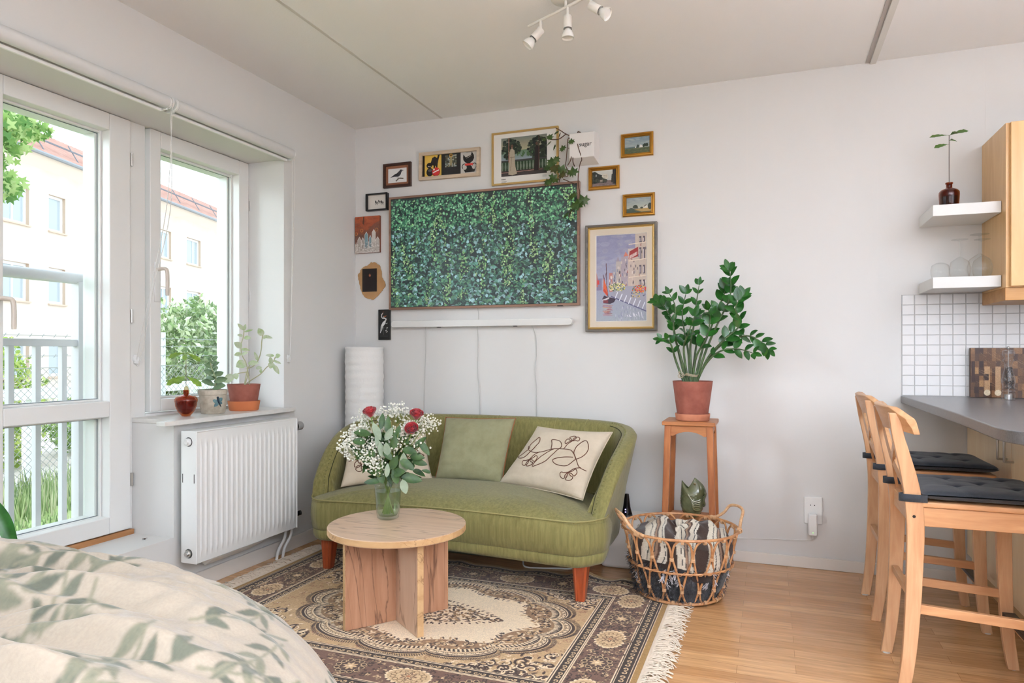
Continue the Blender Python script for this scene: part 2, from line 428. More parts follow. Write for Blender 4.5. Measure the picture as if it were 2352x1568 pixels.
# window wall: opening y -2.60..-0.708, door part goes down to the step, window part to the parapet
YA, YB, YP = -3.32, -.708, -1.464
wl = MB()
wl.box(-.36, YB, 0, 0, 0, H); wl.box(-.36, YA, 2.17, 0, YB, H)          # pier by the corner, lintel
wl.box(-.36, RY0, 0, 0, YA, H)                                          # rest of the wall
wl.box(-.36, YP, 0, 0, YB, .778); wl.box(-.36, YA, 0, 0, YP, .268)      # parapet, step
struct(wl.build('wall_left', wallm, smooth=0))
# thin joint of the lintel board and seams of the ceiling slabs
struct(MB().box(.612, RY0, H-.0015, .628, 0, H+.02).build('trim_1', M('joint_grey', (208, 205, 200), .9), smooth=0))
s = MB(); s.box(2.965, RY0, H-.004, 2.985, 0, H+.02)
struct(s.build('trim_2', M('joint_shadow', (186, 180, 176), .9), smooth=0))
struct(MB().box(2.985, RY0, H-.012, 3.012, 0, H+.02).build('trim_3', M('joint_light', (222, 220, 214), .7), smooth=0))
for i, x in enumerate((1.955, 2.405, 3.02, 3.475)):
    struct(MB().box(x, -.0006, .06, x+.0013, .004, H).build('trim_%d' % (4+i), M('joint_wall', (222, 219, 215), .8), smooth=0))
# baseboards
bbm = M('baseboard_paint', (228, 222, 214), .45)
struct(MB().box(0, -.014, 0, 3.42, 0, .057).build('baseboard_back', bbm, bevel=.003))
bl = MB(); bl.box(0, YP, 0, .014, -.014, .075); bl.box(0, RY0, 0, .014, YA, .075)
struct(bl.build('baseboard_left', bbm, bevel=.003))

# ------------------------------------------------------------ window and balcony door
XF = -.24      # room-side plane of the frames
pane = glassy('window_glass', (250, 252, 251), rough=.01, fres=1.25)
frm = M('window_frame_paint', (228, 227, 224), .38)
seal = M('grey_rubber_seal', (120, 122, 130), .6)
def ringframe(mb, x0, x1, ya, yb, za, zb, wl_, wr_, wt, wb):
    mb.box(x0, ya, za, x1, ya+wl_, zb); mb.box(x0, yb-wr_, za, x1, yb, zb)
    mb.box(x0, ya+wl_, zb-wt, x1, yb-wr_, zb); mb.box(x0, ya+wl_, za, x1, yb-wr_, za+wb)
def stepped(mb, ya, yb, za, zb, left=.015, right=.012):
    """profiles that step outwards between the room-side sash and the outer pane"""
    for k, (x0, x1, q) in enumerate(((-.268, -.238, .006), (-.300, -.268, .000), (-.335, -.300, .012))):
        e = q
        ringframe(mb, x0, x1, ya, yb, za, zb, left*.2+e, .004+e, .006+e, .006+e)
# fixed jambs/mullion
fx = MB(); fx.box(-.33, -1.476, .257, XF-.012, -1.391, 2.19); fx.box(-.33, YA, 2.172, XF-.012, YB, 2.2)
fx.box(-.33, -.707, .778, XF-.006, -.69, 2.19)
fx.box(-.33, -1.391, .778, XF-.012, -.707, .813)
win = fx.build('window_1', frm, bevel=.003); struct(win)
sash = MB(); ringframe(sash, XF-.055, XF, -1.373, -.709, .819, 2.168, .062, .074, .08, .058)
sash.build('sash', frm, win, bevel=.004)
o = MB(); ringframe(o, XF-.066, XF-.05, -1.311, -.783, .877, 2.088, .01, .009, .010, .010)
ringframe(o, XF-.14, XF-.068, -1.325, -.778, .862, 2.10, .022, .026, .022, .018); o.build('rebate', frm, win, bevel=.002)
o = MB(); ringframe(o, XF-.067, XF-.0655, -1.303, -.790, .885, 2.080, .004, .004, .004, .004)
o.build('seal', seal, win)
MB().box(XF-.060, -1.305, .883, XF-.056, -.788, 2.082).build('pane', pane, win, smooth=0)
MB().box(XF-.128, -1.305, .878, XF-.124, -.80, 2.085).build('pane', pane, win, smooth=0)
h = MB(); h.box(XF, -1.352, 1.345, XF+.008, -1.322, 1.535); h.build('handle_plate', frm, win, bevel=.002)
h = MB()
h.tube(spline([(XF+.004, -1.337, 1.50), (XF+.045, -1.33, 1.503), (XF+.055, -1.325, 1.48), (XF+.055, -1.325, 1.375)], 6), [.012]*18+[.011], 10, flat=.7)
h.build('window_handle', M('handle_beige', (214, 204, 192), .4), win, bevel=.002)
for z in (1.00, 1.42, 1.93):
    MB().cyl((XF+.004, -.704, z-.028), (XF+.004, -.704, z+.028), .0055, n=10).build('hinge', steel, win)
# sill, a slab resting on the parapet
sl = MB(); sl.prism([(-.325, YP, .778), (0, YP-.002, .778), (0, -1.56, .778), (.05, -1.56, .778), (.05, -.668, .778), (0, -.668, .778), (0, YB, .778), (-.325, YB, .778)], (0, 0, .022))
sl.build('window_sill', M('marble_sill', (222, 219, 214), .3, col2=(208, 205, 200), nscale=9), win, bevel=.003)

dfx = MB(); dfx.box(-.33, YA, .257, XF-.012, -3.26, 2.172)
door = dfx.build('door_1', frm, bevel=.003); struct(door)
sash = MB(); ringframe(sash, XF-.055, XF, -2.13, -1.481, .294, 2.168, .085, .107, .075, .075)
sash.box(XF-.055, -2.045, .815, XF, -1.588, .885); sash.build('door_leaf', frm, door, bevel=.004)
sash = MB(); ringframe(sash, XF-.055, XF, -3.26, -2.135, .294, 2.168, .085, .085, .075, .075)
sash.build('door_leaf', frm, door, bevel=.004)
MB().box(XF-.035, -3.175, .36, XF-.03, -2.22, 2.095).build('pane', pane, door, smooth=0)
for za, zb in ((.885, 2.093), (.362, .815)):
    o = MB(); ringframe(o, XF-.066, XF-.05, -2.048, -1.588, za, zb, .009, .009, .009, .009)
    ringframe(o, XF-.14, XF-.068, -2.06, -1.583, za-.01, zb+.008, .020, .026, .020, .018); o.build('rebate', frm, door, bevel=.002)
    o = MB(); ringframe(o, XF-.067, XF-.0655, -2.04, -1.595, za+.008, zb-.008, .004, .004, .004, .004); o.build('seal', seal, door)
    MB().box(XF-.060, -2.042, za+.006, XF-.056, -1.594, zb-.006).build('pane', pane, door, smooth=0)
    MB().box(XF-.128, -2.042, za+.004, XF-.124, -1.600, zb-.004).build('pane', pane, door, smooth=0)
h = MB(); h.box(XF, -2.10, 1.20, XF+.008, -2.066, 1.37); h.build('handle_plate', frm, door, bevel=.002)
h = MB()
h.tube(spline([(XF+.004, -2.08, 1.305), (XF+.045, -2.06, 1.306), (XF+.055, -2.045, 1.29), (XF+.055, -2.043, 1.19)], 6), [.013]*18+[.012], 10, flat=.7)
h.build('door_handle', MATS['handle_beige'], door, bevel=.002)
for z in (.52, 1.27, 1.99):
    MB().cyl((XF+.004, -1.478, z-.03), (XF+.004, -1.478, z+.03), .006, n=10).build('hinge', steel, door)
MB().box(-.30, -3.26, .257, XF+.008, -1.468, .291).build('threshold', wood('oak_threshold', (176, 128, 82), (150, 104, 62), 'y', .4), door, bevel=.002)
MB().box(-.33, -3.26, .290, XF-.05, -1.47, .296).build('weather_strip', M('black_rubber', (22, 20, 20), .7), door)

# small dead moth on the step
bug = MB(); bug.ball((0, 0, .003), .004, 6, (1.6, .8, .7)); bug.leaf((0, 0, .005), (.012, .006, .006), (0, 0, 1), .007); bug.leaf((0, 0, .005), (.011, -.008, .006), (0, 0, 1), .007)
bug.box(-.012, -.001, .001, -.004, .0, .003); bug.box(-.01, .004, .001, -.002, .005, .003)
bo = bug.build('moth', M('moth_brown', (70, 55, 45), .8)); bo.location = (-.10, -1.53, .268); tag(bo, 'tiny dead brown moth lying on the white step of the balcony door', 'insect')

# ------------------------------------------------------------ roller blinds
blm = M('blind_fabric', (214, 213, 211), .6, bump=.05, bscale=400)
def blind(y0, y1, label, chain_y, catch, loop):
    r = T('roller_blind', label, 'blind', (.042, y1, 2.195), 0, None)
    m = MB(); m.cyl((.042, y0, 2.198), (.042, y1, 2.198), .0275, n=28); m.build('fabric_roll', blm, r)
    m = MB(); m.box(.008, y0+.005, 2.158, .020, y1-.002, 2.172); m.build('bottom_rail', whiteplastic, r, bevel=.003)
    for y in (y0-.006, y1+.006):
        m = MB(); m.cyl((.042, y-.006, 2.198), (.042, y+.006, 2.198), .024, n=20); m.box(0, y-.004, 2.165, .042, y+.004, 2.225)
        m.build('bracket', whiteplastic, r, bevel=.001)
    MB().cyl((.042, chain_y-.004, 2.198), (.042, chain_y+.004, 2.198), .0272, n=24).build('chain_wheel', whiteplastic, r)
    m = MB(); pts = spline(loop, 14); m.tube(pts, .0014, 6)
    for i in range(0, len(pts)-1):
        a, b_ = pts[i], pts[i+1]; n_ = max(1, int((b_-a).length/.0065))
        for k in range(n_): m.ball(a.lerp(b_, k/n_), .0023, 4)
    m.build('bead_chain', M('chain_white', (215, 212, 208), .5), r)
    m = MB(); c = Vector(catch); m.box(c.x, c.y-.012, c.z-.02, c.x+.012, c.y+.008, c.z+.022); m.cyl((c.x, c.y-.002, c.z+.002), (c.x+.014, c.y-.002, c.z+.002), .015, n=16)
    m.build('chain_tensioner', M('clear_white_plastic', (240, 240, 240), .15), r, bevel=.003)
    return r
blind(-1.495, -.70, 'white rolled-up roller blind tube above the narrow window, nearest the room corner', -1.50, (0, -.672, 1.07),
      [(.045, -.672, 2.172), (.03, -.668, 1.6), (.01, -.665, 1.09), (.012, -.678, 1.065), (.03, -.692, 1.12), (.045, -.695, 1.65), (.045, -.694, 2.172)])
blind(-3.1, -1.545, 'white rolled-up roller blind tube above the balcony door, its chain hooked on the frame', -1.528, (XF-.012, -1.445, 1.07),
      [(.068, -1.535, 2.19), (.03, -1.53, 1.75), (-.12, -1.49, 1.35), (XF+.004, -1.45, 1.075), (-.22, -1.44, 1.08), (-.12, -1.468, 1.38), (.02, -1.50, 1.75), (.03, -1.51, 2.18)])

# ------------------------------------------------------------ radiator
rad = T('radiator', 'white ribbed panel radiator hanging under the window sill', 'radiator', (.09, -1.11, .16))
radm = M('radiator_enamel', (236, 236, 234), .28, spec=.5)
R0, R1, RZ0, RZ1 = -1.462, -.757, .160, .752
def radf(u, v):
    y = R0+.004+(R1-R0-.008)*u; z = RZ0+.004+(RZ1-RZ0-.008)*v
    k = (y-R0-.03)/.0325; ins = 1 if (.03 < (y-R0) < (R1-R0)-.022) else 0
    e = max(0, min(1, (z-RZ0-.04)/.02))*max(0, min(1, (RZ1-.055-z)/.02))
    rib = (max(0, math.cos(2*PI*k)) ** .6 if math.cos(2*PI*k) > 0 else 0)*ins*e
    return (.124+.006*rib, y, z)
m = MB(); m.grid(radf, 340, 40); m.build('front_panel', radm, rad, smooth=180)
m = MB(); m.box(.118, R0+.004, RZ0, .1235, R1-.004, RZ1-.004); m.box(.045, R0+.004, RZ0+.01, .052, R1-.004, RZ1-.02); m.build('rear_panel', radm, rad, bevel=.002)
MB().box(.04, R0, RZ0, .13, R0+.006, RZ1).build('side_cover', radm, rad, bevel=.005, seg=3); MB().box(.04, R1-.006, RZ0, .13, R1, RZ1).build('side_cover', radm, rad, bevel=.005, seg=3)
m = MB(); m.box(.04, R0+.004, RZ1-.006, .128, R1-.004, RZ1)
m.build('top_grille', radm, rad, bevel=.002)
for z in (.54,):
    for x in (.0495, .1155): MB().box(x, R0-.0008, z-.02, x+.003, R0+.001, z+.02).build('slot', darkm, rad)
for z, mt in ((.703, whiteplastic), (.205, steel)):
    m = MB(); m.cyl((.085, R0-.0006, z), (.085, R0+.004, z), .021, n=24); m.build('socket', M('socket_shadow', (70, 70, 70), .6), rad)
    m = MB(); m.cyl((.085, R0-.008, z), (.085, R0+.004, z), .017, n=20); m.cyl((.085, R0-.018, z), (.085, R0-.006, z), .0115, n=6); m.build('plug', mt, rad, bevel=.002)
m = MB(); m.cyl((.085, R1, .70), (.085, R1+.03, .70), .010, n=12); m.build('valve_neck', steel, rad)
m = MB(); m.cyl((.085, R1+.028, .70), (.085, R1+.036, .70), .026, n=20); m.build('valve_ring', darkm, rad, bevel=.002)
m = MB(); m.lathe([(0, 0), (.020, 0), (.0235, .008), (.0235, .044), (.019, .052), (0, .053)], T=Matrix.Translation((.085, R1+.036, .70)) @ Matrix.Rotation(-PI/2, 4, 'X'), n=26, fn=lambda t, z: 1+.03*math.sin(t*2*PI*26))
m.build('thermostat_knob', M('knob_grey', (150, 148, 146), .5), rad)
m = MB(); m.cyl((.085, R1-.002, .215), (.085, R1+.026, .215), .012, n=12); m.cyl((.085, R1+.02, .235), (.085, R1+.02, .175), .011, n=8); m.cyl((.10, R1+.02, .225), (.128, R1+.03, .235), .013, n=10)
m.build('return_valve', M('black_nickel', (50, 48, 46), .25, metal=.9), rad, bevel=.001)
for k in (0, 1):
    m = MB(); m.tube(spline([(.08-.0*k, R1+.02-.05*k, .185), (.075, R1+.012-.05*k, .11), (.06, R1-.02-.05*k, .05), (.055, R1-.03-.05*k, -.002)], 6), .0075, 12); m.build('pipe', radm, rad)
for y in (-1.38, -.90):
    MB().box(-.0, y-.03, .738, .06, y+.03, .7485).build('wall_bracket', radm, rad, bevel=.002)
m = MB(); m.hexa([(.045, -1.36, .159), (.125, -1.36, .159), (.125, -1.0, .159), (.045, -1.0, .159)], [(.035, -1.33, .118), (.05, -1.33, .112), (.05, -1.03, .112), (.035, -1.03, .118)])
m.build('deflector', radm, rad)
# ============================================================ OUTSIDE
GZ = -.55
rnd = random.Random(4)
struct(MB().box(-60, -40, GZ-.2, -5.6, 70, GZ-.02).build('ground_pavement', M('pavement', (196, 180, 172), .9, col2=(214, 202, 196), nscale=1.5), smooth=0))
struct(MB().box(-5.6, -40, GZ-.2, -.36, 70, GZ).build('ground_lawn', M('lawn_soil', (150, 170, 98), .95, col2=(176, 190, 124), nscale=4), smooth=0))
# grass blades (uncountable): one object
N = 9000; rs = np.random.RandomState(3)
gx = rs.uniform(-6.0, -.9, N); gy = gx*0
gy = -1.6+(-gx)*.62+rs.uniform(-.4, 2.6, N)*(.3+(-gx)*.22)
hh = np.where(gx < -4.3, rs.uniform(.12, .36, N), rs.uniform(.03, .10, N)); an = rs.uniform(0, 2*PI, N); bw = .008+.006*rs.rand(N)
lean = hh*.35*rs.rand(N); a2 = rs.uniform(0, 2*PI, N)
p0 = np.stack([gx-np.cos(an)*bw, gy-np.sin(an)*bw, np.full(N, GZ)], -1); p1 = np.stack([gx+np.cos(an)*bw, gy+np.sin(an)*bw, np.full(N, GZ)], -1)
p2 = np.stack([gx+np.cos(a2)*lean, gy+np.sin(a2)*lean, GZ+hh], -1)
co = np.stack([p0, p1, p2], 1).reshape(-1, 3); f = np.arange(3*N).reshape(N, 3)
base = np.array([L3((142, 160, 104)), L3((178, 188, 136)), L3((112, 134, 84)), L3((196, 194, 156))])[rs.randint(0, 4, N)]
g = rawmesh('grass', co, f, M('grass_blades', rough=.8, attr=True), None, np.repeat(base, 3, 0), smooth=False)
tag(g, 'green grass growing outside between the balcony rail and the wire fence', 'grass', kind='stuff')

# balcony railing in front of the door
alu = M('railing_grey', (214, 209, 215), .45)
rl = T('balcony_railing', 'pale grey metal railing with upright bars just outside the balcony door', 'railing', (-.5, -1.9, .2))
m = MB(); pts = [(-.5, -2.9, 1.445), (-.5, -1.42, 1.445)]
m.tube(pts, .026, 16); m.build('handrail', alu, rl)
MB().box(-.515, -2.9, 1.130, -.485, -1.463, 1.162).build('rail', alu, rl, bevel=.002)
MB().box(-.515, -2.9, .150, -.485, -1.463, .182).build('rail', alu, rl, bevel=.002)
MB().box(-.525, -1.555, .05, -.475, -1.505, 1.43).build('post', alu, rl, bevel=.002)
for y in (-2.83, -2.68, -2.53, -2.39, -2.25, -2.11, -1.97, -1.85, -1.735, -1.615):
    MB().box(-.513, y-.012, .18, -.487, y+.012, 1.13).build('bar', alu, rl, bevel=.001)
for z in (1.235, .80, .40):
    MB().box(-.505, -1.505, z-.022, -.36, -1.47, z+.022).build('wall_bracket', alu, rl, bevel=.001)

# chain-link fence with barbed wire
FX = -5.5
fn_ = T('wire_fence', 'chain-link fence with barbed wire strands beyond the lawn', 'fence', (FX, 2.5, GZ))
gal = M('galvanised_wire', (158, 157, 155), .5, metal=.3)
step = .085; y0, y1, z0, z1 = -.6, 6.6, -.52, .93
V = []; Fc = []
def strip(ax, ay, az, bx, by, bz, w_=.0021):
    i = len(V); dy, dz = by-ay, bz-az; l = math.hypot(dy, dz); ny, nz = -dz/l*w_, dy/l*w_
    V.extend([(ax, ay-ny, az-nz), (ax, ay+ny, az+nz), (bx, by+ny, bz+nz), (bx, by-ny, bz-nz),
              (ax-.004, ay-ny, az-nz), (ax-.004, ay+ny, az+nz), (bx-.004, by+ny, bz+nz), (bx-.004, by-ny, bz-nz)])
    for q in ((0, 1, 2, 3), (7, 6, 5, 4), (1, 5, 6, 2), (0, 3, 7, 4)): Fc.append([i+k for k in q])
hgt = z1-z0; n_ = int((y1-y0+hgt)/step)
for k in range(n_):
    for sgn in (1, -1):
        a = y0-hgt+k*step
        ya, yb = (a, a+hgt) if sgn > 0 else (a+hgt, a); za, zb = z0, z1
        lo = max(min(ya, yb), y0); hi = min(max(ya, yb), y1)
        if hi <= lo: continue
        f_ = lambda y: z0+(y-ya)/(yb-ya)*hgt
        strip(FX, lo, f_(lo), FX, hi, f_(hi))
rawmesh('wire_mesh', np.array(V), np.array(Fc), gal, fn_, None, smooth=False)
m = MB()
for z in (.93, 1.07, 1.20, 1.31):
    m.tube([(FX, y0, z), (FX, y1, z)], .004, 5)
    if z > 1:
        for k in range(50): y = y0+k*.145; m.tube([(FX, y-.015, z-.02), (FX, y+.015, z+.02)], .005, 4)
m.build('barbed_wire', gal, fn_)
for y in (.55, 3.62, 6.5):
    MB().cyl((FX-.03, y, GZ), (FX-.03, y, 1.4), .03, n=10).build('fence_post', M('fence_post_white', (214, 216, 220), .6), fn_)
gr = T('guard_rail', 'white horizontal guard rail behind the wire fence', 'rail', (-6.2, 3.5, GZ))
MB().box(-6.22, -1.5, .52, -6.16, 9, .66).build('beam', M('rail_white', (240, 240, 240), .6), gr, bevel=.005)
for y in (-.5, 2.2, 4.9, 7.6): MB().box(-6.3, y-.04, GZ, -6.22, y+.04, .66).build('rail_post', MATS['rail_white'], gr)

# foliage helper
def foliage(name, parent, cen, rad_, n, size, cols, seed, hollow=.35, mat=None):
    r = np.random.RandomState(seed); d = r.normal(size=(n, 3)); d /= np.linalg.norm(d, axis=1)[:, None]
    blobs = []
    c = np.array(cen); R = np.array(rad_)
    rr = (hollow+(1-hollow)*r.rand(n)**.5)
    lump = 1+.18*np.sin(d[:, 0]*7+seed)*np.sin(d[:, 1]*6+1)*np.sin(d[:, 2]*8+2)+.1*np.sin(d[:, 1]*15)*np.sin(d[:, 2]*13)
    P = c+d*R*(rr*lump)[:, None]
    u = r.normal(size=(n, 3)); u /= np.linalg.norm(u, axis=1)[:, None]; v = np.cross(u, r.normal(size=(n, 3))); v /= np.linalg.norm(v, axis=1)[:, None]
    s_ = size*(.6+.8*r.rand(n))[:, None]
    q = np.stack([P-u*s_, P+v*s_*.45, P+u*s_, P-v*s_*.45], 1).reshape(-1, 3)
    f = np.arange(4*n).reshape(n, 4); cc = np.array([L3(k) for k in cols])[r.randint(0, len(cols), n)]*(.8+.4*r.rand(n))[:, None]
    return rawmesh(name, q, f, mat or leafm, parent, np.repeat(cc, 4, 0), smooth=False)
leafm = M('outdoor_leaves', rough=.7, attr=True)
nt = leafm.node_tree; b = nt.nodes['Principled BSDF']; tr = nt.nodes.new('ShaderNodeBsdfTranslucent'); mxs = nt.nodes.new('ShaderNodeMixShader')
at = [n for n in nt.nodes if n.type == 'ATTRIBUTE'][0]; out = [n for n in nt.nodes if n.type == 'OUTPUT_MATERIAL'][0]
nt.links.new(at.outputs['Color'], tr.inputs['Color']); mxs.inputs[0].default_value = .4
nt.links.new(b.outputs[0], mxs.inputs[1]); nt.links.new(tr.outputs[0], mxs.inputs[2]); nt.links.new(mxs.outputs[0], out.inputs[0])
bark = M('bark', (110, 92, 76), .9, bump=.4, bscale=30)
GREENS = [(172, 190, 134), (142, 166, 106), (200, 210, 166), (116, 140, 90), (232, 234, 210)]
def shrub(label, cen, rad_, n, size, seed, cols=GREENS, name='shrub'):
    t = T(name, label, 'shrub', (cen[0], cen[1], GZ))
    foliage('foliage', t, cen, rad_, n, size, cols, seed)
    m = MB(); r = random.Random(seed)
    for k in range(6):
        a = r.uniform(0, 2*PI); m.tube([(cen[0], cen[1], GZ), (cen[0]+.3*math.cos(a)*rad_[0], cen[1]+.3*math.sin(a)*rad_[1], cen[2]-.2*rad_[2]), (cen[0]+.6*math.cos(a)*rad_[0], cen[1]+.6*math.sin(a)*rad_[1], cen[2]+.4*rad_[2])], [.03, .02, .008], 6)
    m.build('stems', bark, t); return t
shrub('large flowering shrub seen through the narrow window, behind the wire fence', (-8.7, 7.35, .80), (1.0, 1.35, 1.42), 11000, .065, 11)
shrub('lower spreading bush at the far right behind the narrow window glass', (-9.6, 10.0, .7), (1.1, 1.3, 1.15), 5000, .065, 13)
shrub('yellow-green bush seen through the balcony door, left behind the fence', (-8.0, 2.75, .28), (.7, .85, 1.1), 4500, .05, 12, [(190, 206, 110), (160, 184, 90), (214, 220, 140), (126, 152, 70)])
shrub('low green hedge behind the fence, right half of the balcony door view', (-8.3, 4.85, -.08), (.6, 1.0, .55), 4500, .045, 15, [(150, 178, 100), (184, 202, 130), (120, 150, 84)], 'hedge')
# maple branches hanging in from the upper left
mt = T('maple_tree', 'maple branches hanging into the top left corner of the balcony door view', 'tree', (-5.2, -1.6, GZ))
m = MB(); m.tube(spline([(-5.2, -1.6, GZ), (-5.25, -1.5, 2), (-5.3, -1.2, 3.6), (-5.5, -.5, 4.6)], 6), [.16]*6+[.13]*6+[.08]*6+[.05], 10)
for tp in ((-5.2, 1.0, 3.55), (-5.3, 1.35, 3.3), (-5.1, .9, 2.9), (-5.5, 1.55, 3.75), (-5.4, 1.0, 3.2)): m.tube(spline([(-5.4, -.8, 4.2), (-5.4, .2, 4.1), tp], 6), [.03]*6+[.02]*6+[.006], 6)
m.build('trunk', bark, mt)
r = np.random.RandomState(5); V = []; Fc = []; Cc = []
star = []
for k in range(10): a = PI*k/5; q = 1 if k % 2 == 0 else .45; star.append((math.cos(a)*q, math.sin(a)*q))
cl = [((-5.3, 1.05, 3.45), (.35, .55, .34), 420), ((-5.2, .85, 3.0), (.3, .36, .35), 330), ((-5.5, 1.62, 3.72), (.25, .32, .16), 120), ((-5.4, .5, 3.6), (.35, .4, .5), 260), ((-5.25, 1.25, 2.92), (.2, .2, .2), 70)]
for c, R, n in cl:
    for k in range(n):
        d = r.normal(size=3); d /= np.linalg.norm(d); p = np.array(c)+d*np.array(R)*r.rand()**.4
        a = Vector(r.normal(size=3)); a.normalize(); a.x *= 1.6; a.normalize(); u = a.orthogonal().normalized(); v = a.cross(u); s_ = .05+.03*r.rand(); i = len(V)
        col = np.array(L3([(126, 162, 84), (160, 188, 108), (98, 138, 66), (190, 206, 140)][r.randint(4)]))
        V.append(tuple(p)); Cc.append(col)
        for x, y in star: V.append(tuple(Vector(p)+u*x*s_+v*y*s_)); Cc.append(col)
        for j in range(10): Fc.append((i, i+1+j, i+1+(j+1) % 10))
rawmesh('foliage', np.array(V), np.array(Fc), leafm, mt, np.array(Cc), smooth=False)

# apartment building across the yard; its long side runs along d
P0 = Vector((-18, 6, 0)); dv = Vector((-.28, .963, 0)).normalized(); nv = Vector((.963, .28, 0)).normalized()
def B(s, o, z): return P0+dv*s+nv*o+Vector((0, 0, z))
bd = T('apartment_building', 'cream rendered apartment building with red tiled roof across the yard', 'building', tuple(B(10, 0, GZ)))
plaster = M('facade_render', (224, 212, 198), .9, col2=(216, 203, 188), nscale=1.2); rev = M('reveal_tan', (206, 184, 164), .85)
sfr = M('outer_window_white', (238, 238, 238), .5); dg = M('far_window_glass', (176, 184, 190), .08, spec=.9)
S0, S1, EZ = -6, 34, 7.45
wins = []
def wcol(a, b): wins.extend([(a, b, 5.18, 6.38), (a, b, 2.76, 3.96), (a, b, .34, 1.54)])
for a, b in ((-.8, .4), (2.0, 3.2), (4.35, 5.70), (6.55, 7.32), (9.15, 10.4), (12.6, 13.75), (15.0, 16.2), (18.4, 19.6), (21.6, 22.8), (25, 26.2)): wcol(a, b)
cuts_s = sorted({S0, S1} | {a for a, *_ in wins} | {w_[1] for w_ in wins}); cuts_z = sorted({GZ, EZ} | {w_[2] for w_ in wins} | {w_[3] for w_ in wins})
m = MB()
for i in range(len(cuts_s)-1):
    for j in range(len(cuts_z)-1):
        a, b_, c, d = cuts_s[i], cuts_s[i+1], cuts_z[j], cuts_z[j+1]
        if any(w_[0] <= a and w_[1] >= b_ and w_[2] <= c and w_[3] >= d for w_ in wins): continue
        vs = [m.bm.verts.new(B(*q)) for q in ((a, 0, c), (b_, 0, c), (b_, 0, d), (a, 0, d))]; m.bm.faces.new(vs)
q = [B(S0, 0, GZ), B(S0, -10, GZ), B(S0, -10, EZ), B(S0, 0, EZ)]; m.bm.faces.new([m.bm.verts.new(p) for p in q])
q = [B(S0, -10, GZ), B(S1, -10, GZ), B(S1, -10, EZ), B(S0, -10, EZ)]; m.bm.faces.new([m.bm.verts.new(p) for p in q])
m.build('wall', plaster, bd, smooth=0)
for a, b_, c, d in wins:
    m = MB()
    for A_, B_ in (((a, c), (b_, c)), ((b_, c), (b_, d)), ((b_, d), (a, d)), ((a, d), (a, c))):
        m.bm.faces.new([m.bm.verts.new(p) for p in (B(A_[0], 0, A_[1]), B(B_[0], 0, B_[1]), B(B_[0], -.16, B_[1]), B(A_[0], -.16, A_[1]))])
    fr = m.build('window', rev, bd, smooth=0)
    m = MB(); fw_ = .09
    def slab(x0, x1, z0, z1, o0, o1): m.hexa([B(x0, o0, z0), B(x1, o0, z0), B(x1, o0, z1), B(x0, o0, z1)], [B(x0, o1, z0), B(x1, o1, z0), B(x1, o1, z1), B(x0, o1, z1)])
    slab(a, a+fw_, c, d, -.17, -.11); slab(b_-fw_, b_, c, d, -.17, -.11); slab(a+fw_, b_-fw_, c, c+fw_, -.17, -.11); slab(a+fw_, b_-fw_, d-fw_, d, -.17, -.11)
    if b_-a > 1: slab((a+b_)/2+.1, (a+b_)/2+.17, c+fw_, d-fw_, -.17, -.12)
    m.build('casement', sfr, fr, smooth=0)
    m = MB(); slab(a+fw_, b_-fw_, c+fw_, d-fw_, -.16, -.15); m.build('glass', dg, fr, smooth=0)
    m = MB(); slab(a-.04, b_+.04, c-.05, c, -.02, .06); m.build('sill', rev, fr, smooth=0)
# cornice, gutter, roof
m = MB(); m.hexa([B(S0, 0, 7.12), B(S1, 0, 7.12), B(S1, -.2, 7.12), B(S0, -.2, 7.12)], [B(S0, .42, 7.46), B(S1, .42, 7.46), B(S1, -.2, 7.46), B(S0, -.2, 7.46)]); m.build('cornice', M('cornice_cream', (236, 222, 208), .9), bd, smooth=0)
MB().cyl(B(S0, .5, 7.46), B(S1, .5, 7.46), .07, n=8).build('gutter', M('zinc', (150, 152, 156), .5, metal=.4), bd)
rows = []
def roofp(u, v):
    s_ = S0-.3+(S1-S0+.6)*u; r_ = 5.2*v
    return B(s_, .45-r_*math.cos(.5), 7.5+r_*math.sin(.5)+.035*abs(math.sin(s_*PI/.25)))
m = MB(); m.grid(roofp, 640, 3); rt = m.build('roof', M('roof_tiles', (188, 146, 130), .85, col2=(170, 122, 106), nscale=3), bd)
m = MB()
for r_ in (.9, 1.15): m.tube([B(S0, .45-r_*.88, 7.5+r_*.48+.28), B(S1, .45-r_*.88, 7.5+r_*.48+.28)], .018, 5)
for k in range(24):
    s_ = S0+1+k*1.65; m.tube([B(s_, .45-.7*.88, 7.5+.34), B(s_, .45-1.15*.88, 7.5+.55+.42)], .02, 5)
m.build('snow_guard', M('guard_grey', (120, 122, 130), .6), bd)
# ============================================================ WALL ART (hung on the back wall, y = 0)
def frame_obj(name, label, x0, z0, x1, z1, depth, bw_, mat, profile=None, tilt=0, cat='picture', back=True):
    t = T(name, label, cat, (x0, 0, z0))
    m = MB(); steps = profile or [(0, .0), (0, depth), (bw_, depth), (bw_, depth*.4)]
    # sweep the moulding profile (inset, height) around the rectangle, mitred corners
    cs = [(x0, z0, 1, 1), (x1, z0, -1, 1), (x1, z1, -1, -1), (x0, z1, 1, -1)]
    rings = [[m.bm.verts.new((cx+sx*a, -h_, cz+sz*a)) for a, h_ in steps] for cx, cz, sx, sz in cs]
    for i in range(4):
        A_, B_ = rings[i], rings[(i+1) % 4]
        for k in range(len(steps)-1): m.bm.faces.new([A_[k], B_[k], B_[k+1], A_[k+1]])
    m.build('frame', mat, t, smooth=25)
    return t
def rectp(name, x0, z0, x1, z1, y, mat, parent, th=.001):
    return MB().box(x0, y, z0, x1, y+th, z1).build(name, mat, parent, smooth=0)
pm = M('printed_paper', rough=.5, attr=True); pm2 = M('print_behind_glass', rough=.18, attr=True); paintm = M('oil_paint', rough=.45, attr=True, bump=.3, bscale=220)
